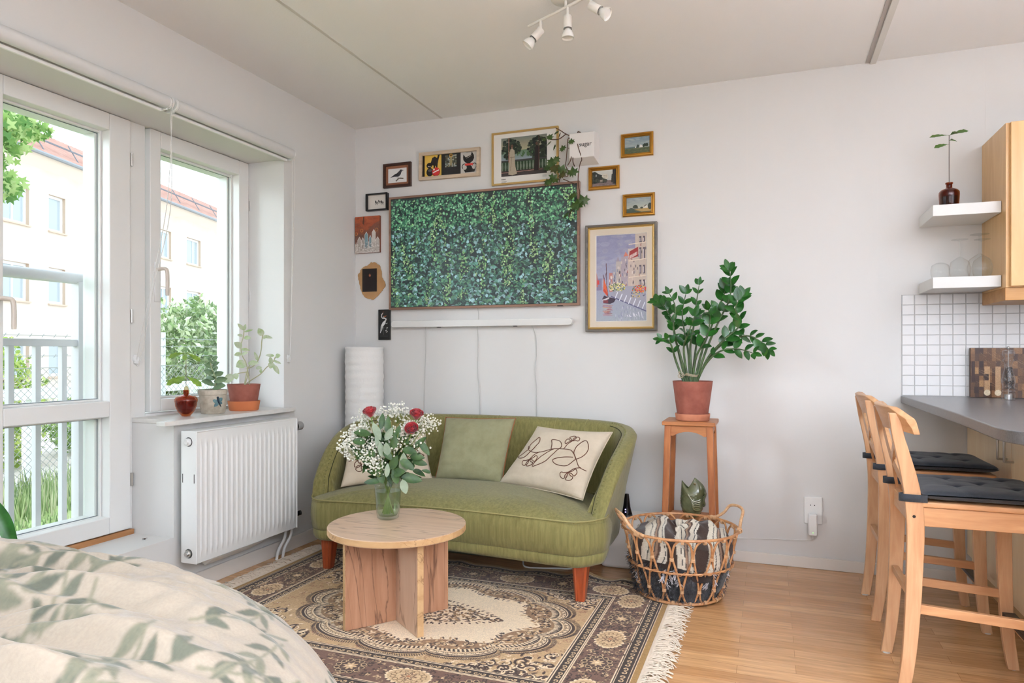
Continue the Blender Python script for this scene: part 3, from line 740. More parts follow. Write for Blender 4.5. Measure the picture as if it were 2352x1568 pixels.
gold = M('antique_gold', (176, 128, 48), .38, metal=.75, bump=.1, bscale=80); goldb = M('bright_gold', (196, 164, 100), .35, metal=.6)
blackf = M('black_lacquer', (22, 20, 20), .35)

# crow print
t = frame_obj('framed_picture', 'small dark brown wooden frame with a print of a crow on a branch', .214, 2.147, .411, 2.300, .018, .016, wood('walnut_frame', (62, 34, 22), (38, 20, 14), 'x', .4))
rectp('mount', .229, 2.162, .397, 2.286, -.008, M('mount_brown', (140, 92, 66), .8), t)
c = Cv(.132, .089, 200, (226, 224, 222)); G = (62, 60, 66)
c.poly([(.018, .037), (.012, .032), (.03, .040), (.052, .05), (.072, .066), (.082, .074), (.092, .079), (.102, .077), (.112, .074), (.101, .072), (.094, .062), (.09, .05), (.08, .04), (.068, .036), (.055, .037), (.038, .038)], G)
c.poly([(.015, .034), (.05, .055), (.07, .06), (.075, .045), (.05, .038)], (48, 46, 52)); c.ell(.091, .0735, .0085, .0065, (52, 50, 56))
c.ell(.094, .076, .0012, .0012, (200, 200, 200)); c.line([(.065, .037), (.063, .028), (.068, .026)], .0016, G); c.line([(.072, .038), (.076, .029)], .0016, G)
c.poly([(.052, .012), (.058, .006), (.078, .022), (.108, .018), (.11, .026), (.085, .03), (.072, .028)], (108, 98, 88)); c.grain(.06, 2)
wallpaint(c, 'print', .247, 2.178, -.0086, pm2, t)

# triptych with three postcards
wl_ = wood('limed_wood', (206, 188, 164), (182, 162, 138), 'x', .6)
t = frame_obj('framed_picture', 'wide pale wooden frame holding three cards, two with black cats', .470, 2.174, .880, 2.346, .022, .020, wl_)
t.rotation_euler = (0, .012, 0)
rectp('backing', .488, 2.190, .862, 2.330, -.006, M('backing_black', (28, 26, 26), .7), t)
c = Cv(.115, .138, 150, (214, 176, 72)); K = (26, 24, 24)
c.poly([(.092, .136), (.085, .115), (.07, .126), (.052, .118), (.042, .09), (.03, .088), (.022, .078), (.012, .074), (.018, .064), (.03, .056), (.044, .062), (.052, .072), (.062, .07), (.06, .05), (.068, .048), (.073, .068), (.078, .066), (.076, .054), (.088, .052), (.09, .08), (.094, .1), (.104, .134)], K)
c.ell(.032, .073, .019, .017, K); c.ell(.026, .068, .003, .003, (240, 230, 200)); c.ell(.036, .067, .003, .003, (240, 230, 200))
c.ell(.036, .032, .024, .026, K); c.ell(.036, .042, .015, .008, (90, 86, 84)); c.ell(.078, .03, .028, .027, (120, 24, 24)); c.ell(.078, .032, .026, .025, (196, 44, 42))
c.line([(.058, .026), (.075, .033), (.096, .04)], .006, (244, 238, 230)); c.ell(.064, .046, .006, .006, (236, 220, 200)); c.grain(.03, 3)
wallpaint(c, 'card', .505, 2.191, -.0066, pm, t).rotation_euler = (0, 0, 0)
c = Cv(.128, .138, 160, (34, 32, 32))
for i in range(9):
    for j in range(9):
        rr_ = random.Random(i*13+j); x = .026+i*.0085; z = .052+j*.0082
        c.rect(x, z, x+.0068, z+.0062, rr_.choice([(180, 190, 186), (120, 128, 110), (92, 88, 66), (206, 206, 190), (70, 74, 66), (140, 128, 92)]))
c.ell(.064, .122, .0105, .0105, (206, 156, 60)); c.ell(.064, .122, .006, .006, (60, 40, 24)); c.rect(.057, .06, .071, .112, (150, 140, 104)); c.grain(.1, 4)
wallpaint(c, 'card', .621, 2.191, -.0066, pm, t)
c = Cv(.112, .138, 150, (192, 188, 182))
c.poly([(.018, .118), (.016, .1), (.018, .085), (.03, .07), (.045, .062), (.047, .055), (.025, .04), (.018, .03), (.03, .008), (.092, .008), (.1, .03), (.075, .04), (.062, .054), (.062, .062), (.082, .076), (.09, .092), (.088, .11), (.074, .132), (.069, .112), (.05, .105), (.034, .1)], K)
c.ring(.026, .045, .018, .018, .005, K); c.ring(.092, .045, .016, .018, .005, K); c.ell(.028, .038, .013, .013, (192, 188, 182)); c.ell(.088, .038, .012, .013, (192, 188, 182))
c.rect(.028, .049, .082, .062, (196, 52, 44)); c.line([(.03, .0555), (.08, .0555)], .002, (214, 90, 80)); c.line([(.04, .094), (.055, .100), (.072, .108)], .0016, (210, 200, 190)); c.grain(.03, 5)
wallpaint(c, 'card', .750, 2.191, -.0066, pm, t)
text_mesh('lettering', 'TRICKY', .011, (.783, -.0072, 2.317), (PI/2, 0, 0), M('ink_grey', (90, 86, 84), .7), t, .0001)

# large gold-framed poster (evening lake park, generic)
t = frame_obj('framed_picture', 'large thin gold frame, poster of a pale-dressed person at a stone balustrade', .959, 2.100, 1.373, 2.413, .02, .010, goldb)
rectp('mount', .968, 2.109, 1.364, 2.404, -.008, M('poster_paper', (226, 223, 217), .35), t)
c = Cv(.285, .228, 420, (64, 72, 66)); c.vgrad(.13, .228, (176, 168, 132), (112, 118, 112)); c.vgrad(.09, .15, (140, 150, 160), (92, 116, 84))
R_ = random.Random(8)
for cx, cz, n, rr_ in ((.05, .16, 90, .05), (.23, .15, 130, .06), (.255, .12, 80, .05), (.09, .17, 40, .035)):
    for k in range(n):
        a = R_.uniform(0, 2*PI); q = rr_*R_.random()**.5; c.ell(cx+q*math.cos(a), cz+q*math.sin(a)*1.15, .010, .008, R_.choice([(36, 44, 38), (46, 56, 46), (30, 36, 34), (58, 68, 54)]))
for k in range(16): c.rect(.10+k*.006, .118+.01*math.sin(k), .108+k*.006, .13+.012*math.sin(k*1.3), (70, 96, 62))
c.rect(0, .085, .285, .095, (56, 58, 56)); c.rect(0, .02, .285, .034, (44, 40, 40)); c.rect(0, 0, .285, .022, (60, 54, 54)); c.rect(0, .034, .285, .085, (40, 58, 40)); c.line([(.0, .022), (.285, .026)], .003, (176, 130, 116))
for k in range(15):
    x = .008+k*.0192; c.ell(x, .055, .0055, .018, (110, 120, 104)); c.ell(x, .075, .0035, .008, (110, 120, 104)); c.rect(x-.004, .032, x+.004, .038, (110, 120, 104))
c.rect(.046, .08, .051, .228, (150, 104, 88)); c.poly([(.045, .01), (.05, .06), (.052, .13), (.058, .158), (.07, .164), (.084, .15), (.086, .11), (.088, .06), (.1, .012), (.07, .004)], (168, 156, 136))
c.poly([(.06, .03), (.068, .11), (.064, .12), (.056, .03)], (140, 128, 112)); c.ell(.068, .176, .0085, .011, (92, 70, 58)); c.rect(.064, .16, .071, .17, (150, 116, 96)); c.line([(.056, .11), (.086, .112)], .003, (110, 96, 80))
c.poly([(.205, .02), (.21, .09), (.212, .15), (.22, .168), (.232, .164), (.24, .13), (.238, .02)], (38, 32, 34)); c.ell(.223, .178, .008, .01, (84, 62, 54)); c.rect(.234, .02, .238, .228, (96, 66, 60)); c.grain(.12, 6, 2)
wallpaint(c, 'print', 1.017, 2.150, -.0086, pm2, t)
m = MB()
for i in range(7): m.box(1.018+i*.004, -.0088, 2.130, 1.0205+i*.004, -.0084, 2.137)
for i in range(4): m.box(1.018, -.0088, 2.121-i*.004, 1.052-.004*(i % 3), -.0084, 2.1222-i*.004)
for i in range(3): m.box(1.275, -.0088, 2.138-i*.004, 1.300, -.0084, 2.139-i*.004)
m.build('caption', MATS['ink_grey'], t, smooth=0)

# sheep print
t = frame_obj('framed_picture', 'small thin black frame with three tiny sheep on white paper', .093, 2.009, .248, 2.118, .03, .008, blackf)
rectp('backing', .10, 2.016, .241, 2.111, -.008, MATS['poster_paper'], t)
c = Cv(.138, .094, 180, (222, 216, 206))
for x, z, k in ((.058, .045, 1), (.080, .05, .8), (.100, .043, 1)):
    c.ell(x+.004, z, .009*k, .007*k, (128, 122, 116)); c.ell(x-.004, z+.006*k, .004*k, .009*k, (56, 52, 52))
    for q in (-.006, -.001, .006, .010): c.line([(x+q, z-.004), (x+q, z-.015*k)], .0016, (60, 56, 54))
c.grain(.05, 7)
wallpaint(c, 'print', .101, 2.017, -.0086, pm2, t)

# red church canvas
t = T('canvas_painting', 'small unframed canvas, rust red sky above white arches, in the room corner', 'picture', (.008, 0, 1.743))
MB().box(.008, -.018, 1.743, .190, 0, 1.978).build('stretcher', M('canvas_edge', (120, 70, 52), .9), t, bevel=.002)
c = Cv(.182, .235, 240, (150, 72, 42)); c.vgrad(.07, .235, (118, 74, 56), (168, 82, 46)); R_ = random.Random(4)
for k in range(70): c.ell(R_.uniform(0, .18), R_.uniform(.1, .235), R_.uniform(.006, .03), R_.uniform(.004, .015), R_.choice([(164, 80, 46), (120, 56, 36), (104, 70, 56), (150, 70, 44)]), .35)
c.poly([(0, .10), (.03, .125), (.06, .12), (.10, .15), (.14, .185), (.182, .2), (.182, .06), (0, .06)], (96, 76, 66), .55); c.poly([(.055, .19), (.062, .235), (.07, .235), (.068, .18)], (84, 50, 38))
c.rect(0, 0, .182, .062, (190, 182, 174))
for x0_, x1_, zt, cc in ((.02, .045, .105, (172, 162, 152)), (.048, .068, .10, (160, 150, 140)), (.072, .096, .135, (120, 148, 156)), (.104, .122, .112, (124, 150, 158)), (.126, .152, .148, (200, 192, 184)), (.154, .18, .10, (186, 178, 170))):
    xm = (x0_+x1_)/2; c.poly([(x0_, .03), (x0_, zt-.02), (xm, zt), (x1_, zt-.02), (x1_, .03)], cc); c.line([(x0_, .04), (x0_, zt-.02), (xm, zt), (x1_, zt-.02), (x1_, .04)], .002, (226, 220, 212))
for x in (.05, .16, .01): c.ring(x, .145-.02*(x < .02), .011, .011, .003, (190, 120, 60))
for k in range(150): c.line([(R_.uniform(0, .18), R_.uniform(0, .07))]*1+[(R_.uniform(0, .18), R_.uniform(0, .07))], .0008, (130, 120, 112), .25)
for k in range(120): x = R_.uniform(0, .18); z = R_.uniform(0, .07); c.ell(x, z, .006, .003, R_.choice([(214, 208, 202), (150, 140, 132), (232, 228, 222)]), .5)
c.grain(.12, 8, 2)
wallpaint(c, 'painting', .008, 1.743, -.0186, paintm, t)

# torn cardboard with dark portrait
R_ = random.Random(2); pts = []
base_ = [(.116, 1.683), (.150, 1.682), (.168, 1.668), (.186, 1.655), (.196, 1.62), (.199, 1.585), (.212, 1.56), (.222, 1.545), (.222, 1.522), (.205, 1.505), (.19, 1.488), (.168, 1.470), (.148, 1.452), (.128, 1.440), (.112, 1.450), (.088, 1.452), (.07, 1.462), (.052, 1.488), (.040, 1.52), (.030, 1.555), (.022, 1.59), (.022, 1.612), (.036, 1.622), (.04, 1.640), (.062, 1.658), (.09, 1.664), (.108, 1.672)]
for i, (x, z) in enumerate(base_):
    x2, z2 = base_[(i+1) % len(base_)]
    for k in range(3): q = k/3; pts.append((x+(x2-x)*q+R_.uniform(-.0025, .0025), -.001, z+(z2-z)*q+R_.uniform(-.0025, .0025)))
t = MB(); t.prism(pts, (0, -.004, 0)); cb = T('cardboard_collage', 'torn piece of brown cardboard with a small dark portrait, pinned left of the television', 'picture', (.12, 0, 1.56))
t.build('cardboard', M('cardboard', (176, 138, 92), .9, col2=(166, 128, 84), nscale=20), cb)
c = Cv(.108, .148, 150, (20, 13, 12)); R_ = random.Random(6)
for k in range(50): c.ell(R_.uniform(.01, .1), R_.uniform(.01, .14), .012, .01, R_.choice([(30, 18, 16), (16, 10, 10), (40, 24, 20)]), .4)
c.ell(.055, .105, .0075, .011, (92, 54, 38)); c.ell(.057, .104, .004, .007, (190, 120, 80)); c.poly([(.03, .06), (.045, .09), (.066, .09), (.085, .05), (.08, .01), (.03, .01)], (32, 20, 18)); c.grain(.2, 9, 2)
wallpaint(c, 'portrait_card', .054, 1.495, -.0058, pm2, cb)

# heron tile
t = T('wall_plaque', 'narrow black wall plaque painted with two white herons', 'picture', (.178, 0, 1.185))
MB().box(.178, -.016, 1.185, .262, 0, 1.378).build('board', blackf, t, bevel=.002)
c = Cv(.080, .189, 140, (24, 24, 24)); Wt = (214, 212, 208)
c.poly([(.012, .045), (.018, .085), (.03, .108), (.044, .12), (.055, .118), (.05, .1), (.036, .085), (.026, .06), (.014, .04)], Wt)
c.line([(.05, .118), (.056, .127), (.048, .134), (.03, .135), (.022, .145), (.024, .158), (.032, .167)], .0055, Wt); c.line([(.056, .122), (.058, .13), (.042, .138), (.036, .145)], .004, Wt)
c.poly([(.026, .155), (.034, .172), (.040, .182), (.034, .168), (.030, .158)], (176, 92, 50)); c.poly([(.036, .142), (.046, .15), (.062, .152), (.05, .144)], (176, 92, 50))
for k in range(9): c.line([(.02+k*.003, .09-k*.002), (.012+k*.002, .045+k*.003)], .0012, (120, 120, 118))
for x, z in ((.058, .098), (.062, .07), (.055, .055), (.06, .045)): c.leaf(x, z, .8, .012, .004, Wt); c.leaf(x, z, 2.4, .008, .003, Wt)
c.line([(.036, .07), (.038, .03)], .006, (60, 60, 58)); c.line([(.01, .022), (.07, .022)], .001, (90, 90, 88))
wallpaint(c, 'painting', .180, 1.187, -.0168, M('plaque_paint', rough=.3, attr=True), t)

# three little gold-framed landscapes
def landscape(kind, x0, z0, x1, z1, label):
    W_ = x1-x0; H_ = z1-z0; D = .02
    t = frame_obj('framed_picture', label, x0, z0, x1, z1, D, .02, gold,
                  [(0, 0), (0, .014), (.004, .020), (.009, .021), (.012, .015), (.0145, .013), (.017, .014), (.020, .009), (.0215, .005)])
    t['group'] = 'small gold-framed landscape paintings'
    w_, h_ = W_-.042, H_-.042; c = Cv(w_, h_, 170, (150, 160, 160)); R_ = random.Random(kind)
    u = lambda a: a*w_; v = lambda a: a*h_
    if kind == 1:
        c.vgrad(0, h_, (176, 180, 170), (112, 134, 148)); c.rect(0, 0, w_, v(.33), (78, 88, 60))
        for k in range(90): c.ell(R_.uniform(0, w_), R_.uniform(0, v(.33)), .006, .0016, R_.choice([(92, 100, 66), (60, 72, 48), (104, 106, 72)]), .7)
        for k in range(40): c.ell(R_.uniform(0, w_), R_.uniform(v(.45), h_), .012, .003, R_.choice([(150, 164, 170), (170, 176, 172)]), .4)
        c.rect(0, v(.33), u(.5), v(.4), (84, 104, 108)); c.poly([(u(.6), v(.33)), (u(.62), v(.5)), (u(.66), v(.5)), (u(.72), v(.42)), (u(.74), v(.33))], (220, 214, 204)); c.rect(u(.42), v(.33), u(.46), v(.4), (220, 214, 204))
        for x in (.76, .8, .86, .9, .53): c.ell(u(x), v(.42 if x < .8 else .46), .006, .009, (44, 56, 44))
    elif kind == 2:
        c.vgrad(v(.3), h_, (176, 178, 172), (190, 190, 182)); c.rect(0, 0, w_, v(.34), (116, 100, 96))
        for k in range(60): c.ell(R_.uniform(0, w_), R_.uniform(0, v(.3)), .008, .0015, R_.choice([(138, 122, 116), (98, 86, 84)]), .6)
        c.poly([(0, v(.16)), (0, v(.92)), (u(.12), v(.95)), (u(.26), v(.8)), (u(.45), v(.66)), (u(.62), v(.4)), (u(.66), v(.32)), (u(.3), v(.22))], (42, 46, 40))
        for k in range(60): x = R_.uniform(0, .6); c.ell(u(x), v(.2+.6*(1-x)*R_.random()), .005, .004, R_.choice([(52, 56, 46), (32, 36, 32), (66, 68, 56)]))
        c.poly([(u(.4), v(.62)), (u(.48), v(.76)), (u(.64), v(.74)), (u(.68), v(.5)), (u(.6), v(.42)), (u(.46), v(.5))], (196, 190, 172))
        for i in range(4):
            for j in range(2): c.rect(u(.45+i*.05), v(.54+j*.1), u(.468+i*.05), v(.58+j*.1), (70, 68, 62))
        c.rect(u(.86), v(.08), w_, h_, (36, 36, 36)); c.poly([(u(.8), v(.2)), (u(.82), v(.7)), (u(.87), v(.75)), (u(.87), v(.2))], (44, 48, 42)); c.rect(u(.14), v(.62), u(.2), v(.76), (130, 130, 126)); c.rect(u(.33), v(.28), u(.44), v(.4), (140, 130, 118))
    else:
        c.vgrad(0, h_, (186, 186, 166), (132, 144, 148))
        for k in range(50): c.ell(R_.uniform(0, w_), R_.uniform(v(.5), h_), .016, .003, R_.choice([(150, 160, 160), (166, 170, 164), (128, 140, 146)]), .35)
        c.rect(0, 0, w_, v(.27), (66, 78, 62)); c.poly([(u(.3), v(.2)), (u(.6), v(.26)), (w_, v(.28)), (w_, v(.04)), (u(.62), v(.04))], (170, 142, 84))
        c.ell(u(.36), v(.37), .014, .0115, (52, 60, 46)); c.ell(u(.41), v(.33), .008, .008, (52, 60, 46)); c.rect(u(.12), v(.27), u(.26), v(.33), (60, 66, 56)); c.ell(u(.95), v(.38), .011, .018, (50, 58, 46)); c.ell(u(.62), v(.3), .008, .005, (58, 66, 52))
        c.poly([(u(.68), v(.28)), (u(.7), v(.4)), (u(.82), v(.46)), (u(.88), v(.28))], (206, 202, 188)); c.poly([(u(.68), v(.36)), (u(.8), v(.5)), (u(.83), v(.46)), (u(.72), v(.36))], (64, 60, 52)); c.rect(u(.28), v(.265), u(.45), v(.285), (200, 196, 180))
    c.grain(.07, kind, 1)
    wallpaint(c, 'painting', x0+.021, z0+.021, -.0056, paintm, t)
landscape(1, 1.736, 2.192, 1.916, 2.323, 'small gold-framed painting of a flat green field, highest of the three little landscapes')
landscape(2, 1.550, 2.025, 1.728, 2.155, 'small gold-framed painting of a dark street and pale house, right of the television top corner')
landscape(3, 1.746, 1.861, 1.924, 1.986, 'small gold-framed painting of a yellow field and farm, directly above the large harbour painting')

# big harbour painting in grey, gold and linen frame
t = frame_obj('framed_picture', 'tall painting of a red-sailed boat by canal houses in a linen, gold and grey frame', 1.538, 1.221, 1.938, 1.822, .035, .02, wood('grey_wood', (118, 112, 104), (88, 82, 76), 'x', .5),
              [(0, 0), (0, .034), (.006, .037), (.012, .034), (.013, .030)])
m = MB()
def ringstrip(m, x0, z0, x1, z1, a, ha, b, hb):
    A_ = [(x0+a, -ha, z0+a), (x1-a, -ha, z0+a), (x1-a, -ha, z1-a), (x0+a, -ha, z1-a)]; B_ = [(x0+b, -hb, z0+b), (x1-b, -hb, z0+b), (x1-b, -hb, z1-b), (x0+b, -hb, z1-b)]
    va = [m.bm.verts.new(p) for p in A_]; vb = [m.bm.verts.new(p) for p in B_]
    for i in range(4): m.bm.faces.new([va[i], va[(i+1) % 4], vb[(i+1) % 4], vb[i]])
ringstrip(m, 1.538, 1.221, 1.938, 1.822, .013, .030, .018, .033); ringstrip(m, 1.538, 1.221, 1.938, 1.822, .018, .033, .023, .028); ringstrip(m, 1.538, 1.221, 1.938, 1.822, .023, .028, .026, .028)
m.build('gold_lip', goldb, t, smooth=25)
m = MB(); ringstrip(m, 1.538, 1.221, 1.938, 1.822, .026, .028, .056, .020); m.build('linen_slip', M('linen', (206, 194, 176), .85, bump=.15, bscale=600), t, smooth=25)
m = MB(); ringstrip(m, 1.538, 1.221, 1.938, 1.822, .056, .020, .060, .015); m.build('white_lip', M('lip_white', (230, 226, 220), .5), t, smooth=25)
W_, H_ = .282, .483; c = Cv(W_, H_, 340, (150, 150, 176)); R_ = random.Random(12); u = lambda a: a*W_; v = lambda a: (1-a)*H_
c.vgrad(0, H_*.42, (160, 166, 176), (150, 152, 176)); c.vgrad(H_*.4, H_, (162, 164, 186), (128, 128, 158))
for k in range(160): c.ell(R_.uniform(0, W_), R_.uniform(H_*.42, H_), R_.uniform(.01, .03), R_.uniform(.005, .014), R_.choice([(146, 146, 172), (170, 168, 186), (126, 124, 154), (160, 156, 168)]), .3)
c.rect(0, v(.64), u(.11), v(.5), (128, 122, 150)); c.poly([(0, v(.6)), (0, v(.42)), (u(.03), v(.5)), (u(.04), v(.6))], (168, 112, 110)); c.rect(u(.02), v(.57), u(.06), v(.52), (196, 60, 56))
# houses rising to the right
for x0_, x1_, zt, cc in ((.26, .34, .44, (178, 120, 110)), (.33, .42, .40, (150, 152, 168)), (.40, .52, .31, (176, 166, 160)), (.50, .66, .26, (162, 150, 158)), (.64, .82, .17, (190, 172, 160)), (.78, 1.0, .0, (186, 170, 156))):
    c.rect(u(x0_), v(.66), u(x1_), v(zt), cc)
    for k in range(26): x = R_.uniform(x0_, x1_); z = R_.uniform(zt+.02, .62); c.rect(u(x), v(z+.03), u(x+.018), v(z), R_.choice([(96, 84, 92), (214, 206, 198), (140, 70, 66), (120, 124, 146), (200, 186, 172), (78, 72, 84)]), .85)
c.poly([(u(.4), v(.31)), (u(.44), v(.25)), (u(.47), v(.31))], (150, 140, 150)); c.poly([(u(.55), v(.26)), (u(.59), v(.2)), (u(.65), v(.25))], (196, 120, 100)); c.poly([(u(.65), v(.29)), (u(.67), v(.2)), (u(.84), v(.15)), (u(.84), v(.26))], (148, 46, 46))
for k in range(8): c.line([(u(.67+k*.02), v(.285-k*.006)), (u(.675+k*.02), v(.25-k*.006))], .003, (226, 214, 204))
for a, b_ in ((.0, .1), (.13, .3), (.33, .46), (.5, .6)):
    for x in (.86, .93): c.rect(u(x), v(b_), u(x+.045), v(a+.03), (92, 82, 90)); c.rect(u(x+.01), v(b_-.01), u(x+.02), v(a+.05), (200, 190, 190))
for z in (.1, .29, .48): c.line([(u(.66), v(z+.02)), (u(1), v(z))], .005, (214, 198, 178))
c.poly([(u(.25), v(.73)), (u(.5), v(.6)), (u(1), v(.6)), (u(1), v(.9)), (u(.45), v(.76))], (156, 154, 168)); c.poly([(u(.3), v(.72)), (u(1), v(.9)), (u(1), v(.885)), (u(.3), v(.705))], (92, 92, 124))
for k in range(7): x = .38+k*.09; c.line([(u(x), v(.74+k*.02)), (u(x+.05), v(.67+k*.02))], .005, (220, 222, 230))
for k in range(120): a = R_.uniform(0, 2*PI); q = R_.random()**.5; c.ell(u(.42+.17*q*math.cos(a)), v(.61+.05*q*math.sin(a)), .004, .003, R_.choice([(204, 190, 88), (226, 222, 196), (110, 126, 92), (132, 144, 108), (214, 200, 120), (90, 106, 84)]))
for k in range(80): a = R_.uniform(0, 2*PI); q = R_.random()**.5; c.ell(u(.86+.14*q*math.cos(a)), v(.64+.045*q*math.sin(a)), .004, .003, R_.choice([(196, 56, 40), (214, 96, 48), (204, 170, 80), (92, 106, 88)]))
for k in range(30): c.ell(u(R_.uniform(.7, .98)), v(R_.uniform(.67, .73)), .004, .003, R_.choice([(206, 180, 96), (96, 96, 116), (120, 124, 140)]))
c.line([(u(.20), v(.33)), (u(.215), v(.6)), (u(.24), v(.72))], .004, (84, 48, 56)); c.line([(u(.14), v(.46)), (u(.24), v(.72))], .004, (84, 48, 56)); c.line([(u(.17), v(.5)), (u(.2), v(.44))], .003, (84, 48, 56))
c.poly([(u(.15), v(.5)), (u(.14), v(.65)), (u(.22), v(.71)), (u(.235), v(.68)), (u(.2), v(.58))], (206, 96, 56)); c.poly([(u(.14), v(.64)), (u(.22), v(.7)), (u(.235), v(.68)), (u(.16), v(.62))], (180, 66, 48))
c.poly([(u(.12), v(.74)), (u(.16), v(.70)), (u(.24), v(.72)), (u(.4), v(.74)), (u(.36), v(.78)), (u(.28), v(.80)), (u(.15), v(.79))], (58, 44, 60)); c.poly([(u(.12), v(.75)), (u(.26), v(.72)), (u(.26), v(.74)), (u(.14), v(.77))], (196, 190, 196)); c.rect(u(.14), v(.79), u(.24), v(.755), (120, 56, 66))
for k in range(60): z = R_.uniform(.8, .93); c.rect(u(R_.uniform(.12, .24)), v(z+.006), u(R_.uniform(.24, .34)), v(z), R_.choice([(170, 60, 56), (120, 72, 90), (190, 170, 130), (148, 148, 170)]), .6)
for k in range(90): x = R_.uniform(.36, .95); z = R_.uniform(.82, .99); c.rect(u(x), v(z+.03), u(x+.012), v(z), R_.choice([(140, 140, 172), (176, 176, 196), (124, 124, 160), (204, 204, 214)]), .5)
for x, a, b_ in ((.62, .935, .95), (.66, .93, .955), (.68, .945, .95), (.74, .91, .95), (.76, .92, .955), (.80, .93, .94), (.84, .90, .95), (.9, .9, .965)): c.line([(u(x), v(a)), (u(x+.02), v(b_))], .0035, (226, 226, 232))
c.grain(.06, 10, 2)
wallpaint(c, 'painting', 1.538+.059, 1.221+.059, -.0155, paintm, t)

# ------------------------------------------------------------ television showing an ivy wall
tv = T('television', 'large flat television with wood-coloured frame showing a wall of green ivy', 'television', (.884, 0, 1.372))
TX0, TX1, TZ0, TZ1 = .266, 1.502, 1.373, 2.081
m = MB(); cs = [(TX0, TZ0, 1, 1), (TX1, TZ0, -1, 1), (TX1, TZ1, -1, -1), (TX0, TZ1, 1, -1)]; st = [(0, .006), (0, .034), (.013, .034), (.013, .028)]
R4 = [[m.bm.verts.new((cx+sx*a, -h_, cz+sz*a)) for a, h_ in st] for cx, cz, sx, sz in cs]
for i in range(4):
    for k in range(3): m.bm.faces.new([R4[i][k], R4[(i+1) % 4][k], R4[(i+1) % 4][k+1], R4[i][k+1]])
m.build('bezel', wood('tv_wood', (150, 118, 98), (128, 98, 80), 'x', .5), tv, smooth=25)
MB().box(TX0+.004, -.030, TZ0+.004, TX1-.004, -.004, TZ1-.004).build('cabinet', blackf, tv, smooth=0)
MB().box(1.372, -.0345, TZ0-.003, 1.405, -.02, TZ0+.002).build('sensor', blackf, tv, smooth=0)
sx0, sx1, sz0, sz1 = TX0+.016, TX1-.016, TZ0+.016, TZ1-.016; SW, SH = sx1-sx0, sz1-sz0
r = np.random.RandomState(21); NL = 8200
px = r.rand(NL); pz = 1-np.sort(r.rand(NL)*1.04)           # bottom leaves lie over the upper ones
order = np.argsort(-pz); px = px[order]; pz = pz[order]
V = []; Fc = []; Cc = []
V += [(sx0, -.0302, sz0), (sx1, -.0302, sz0), (sx1, -.0302, sz1), (sx0, -.0302, sz1)]; Fc.append((0, 1, 2)); Fc.append((0, 2, 3)); Cc += [np.array(L3((18, 34, 30)))]*4
shp = [(0, 0), (.5, .32), (.42, .72), (0, 1.15), (-.42, .72), (-.5, .32)]
def vine(x, z):
    n1 = mnoise.noise(Vector((x*17+.5*z, z*1.7, 3)))+.45*mnoise.noise(Vector((x*34, z*6, 9)))
    return max(0, n1-.10)*3.2*(1 if z > .06 else .5)
for i in range(NL):
    x, z = px[i], pz[i]
    hue = vine(x, z); big = (.55+.75*(1-z)) if hue < .2 else .5
    s_ = .0200*big*(.7+.6*r.rand()); s_ = max(s_, .007)
    a = -PI/2+r.normal()*.55; ca, sa = math.cos(a), math.sin(a)
    blue = (1-z)*.55+.35*r.rand()
    if hue > .3 and r.rand() < .85: col = np.array([(112, 160, 92), (144, 178, 110), (92, 142, 84), (168, 190, 128)][r.randint(4)])
    elif z > .72: col = np.array([(70, 130, 86), (104, 160, 106), (24, 58, 46), (134, 182, 132), (44, 96, 66)][r.randint(5)])
    else: col = np.array([(62, 110, 84), (96, 142, 122), (20, 42, 38), (150, 182, 178), (46, 90, 66), (12, 26, 26), (92, 136, 94), (26, 56, 46)][r.randint(8)])
    cc = np.array(L3(tuple(np.clip(col*(.8+.35*r.rand()), 0, 255))))
    j = len(V); yy = -.0303-.0009*(i/NL)
    ok = True; P = []
    for q, p in shp:
        lx, lz = q*s_*.95, p*s_; P.append((min(sx1, max(sx0, sx0+x*SW+ca*lz-sa*lx)), yy, min(sz1, max(sz0, sz0+z*SH+sa*lz+ca*lx))))
    V += P; Cc += [cc*.75, cc, cc*1.1, cc*1.15, cc*1.0, cc*.9]
    for k in range(1, 5): Fc.append((j, j+k, j+k+1))
scr = M('tv_screen', rough=.32, attr='emit', estr=1.05, spec=.5, ior=1.7)
nt = scr.node_tree; b = nt.nodes['Principled BSDF']
for l in list(nt.links):
    if l.to_socket == b.inputs['Base Color']: nt.links.remove(l)
b.inputs['Base Color'].default_value = (.006, .006, .007, 1)
rawmesh('screen_picture', np.array(V), np.array(Fc), scr, tv, np.array(Cc), smooth=False)

# ------------------------------------------------------------ white LED bar under the television
lb = T('wall_light_bar', 'long white rounded light bar on the wall under the television', 'wall lamp', (.877, 0, 1.26))
m = MB(); pts = []
for i in range(13): a = PI/2+PI*i/12; pts.append((.310+.020*math.cos(a), -.004, 1.281+.020*math.sin(a)))
for i in range(13): a = -PI/2+PI*i/12; pts.append((1.444+.020*math.cos(a), -.004, 1.281+.020*math.sin(a)))
m.prism(pts, (0, -.048, 0)); m.build('housing', whiteplastic, lb, bevel=.003)
m = MB(); m.prism([(p[0]*.9925+.0066, -.0521, (p[2]-1.281)*.78+1.281) for p in pts], (0, -.0012, 0)); m.build('diffuser', M('diffuser_white', (222, 221, 218), .5), lb)
for x in (.60, 1.10): MB().box(x, -.03, 1.2575, x+.02, -.012, 1.262).build('clip', darkm, lb)
cordm = M('cord_grey', (196, 194, 190), .6)
def cord(label, pts, r_=.0022, name='cord', group=None, mat=None):
    m = MB(); m.tube(spline(pts, 8), r_, 6); o = m.build(name, mat or cordm); tag(o, label, 'cord', group); return o
cord('thin grey cord hanging from the left part of the light bar down behind the sofa', [(.515, -.012, 1.262), (.511, -.006, 1.1), (.507, -.006, .98), (.502, -.006, .85), (.50, -.006, .5)])
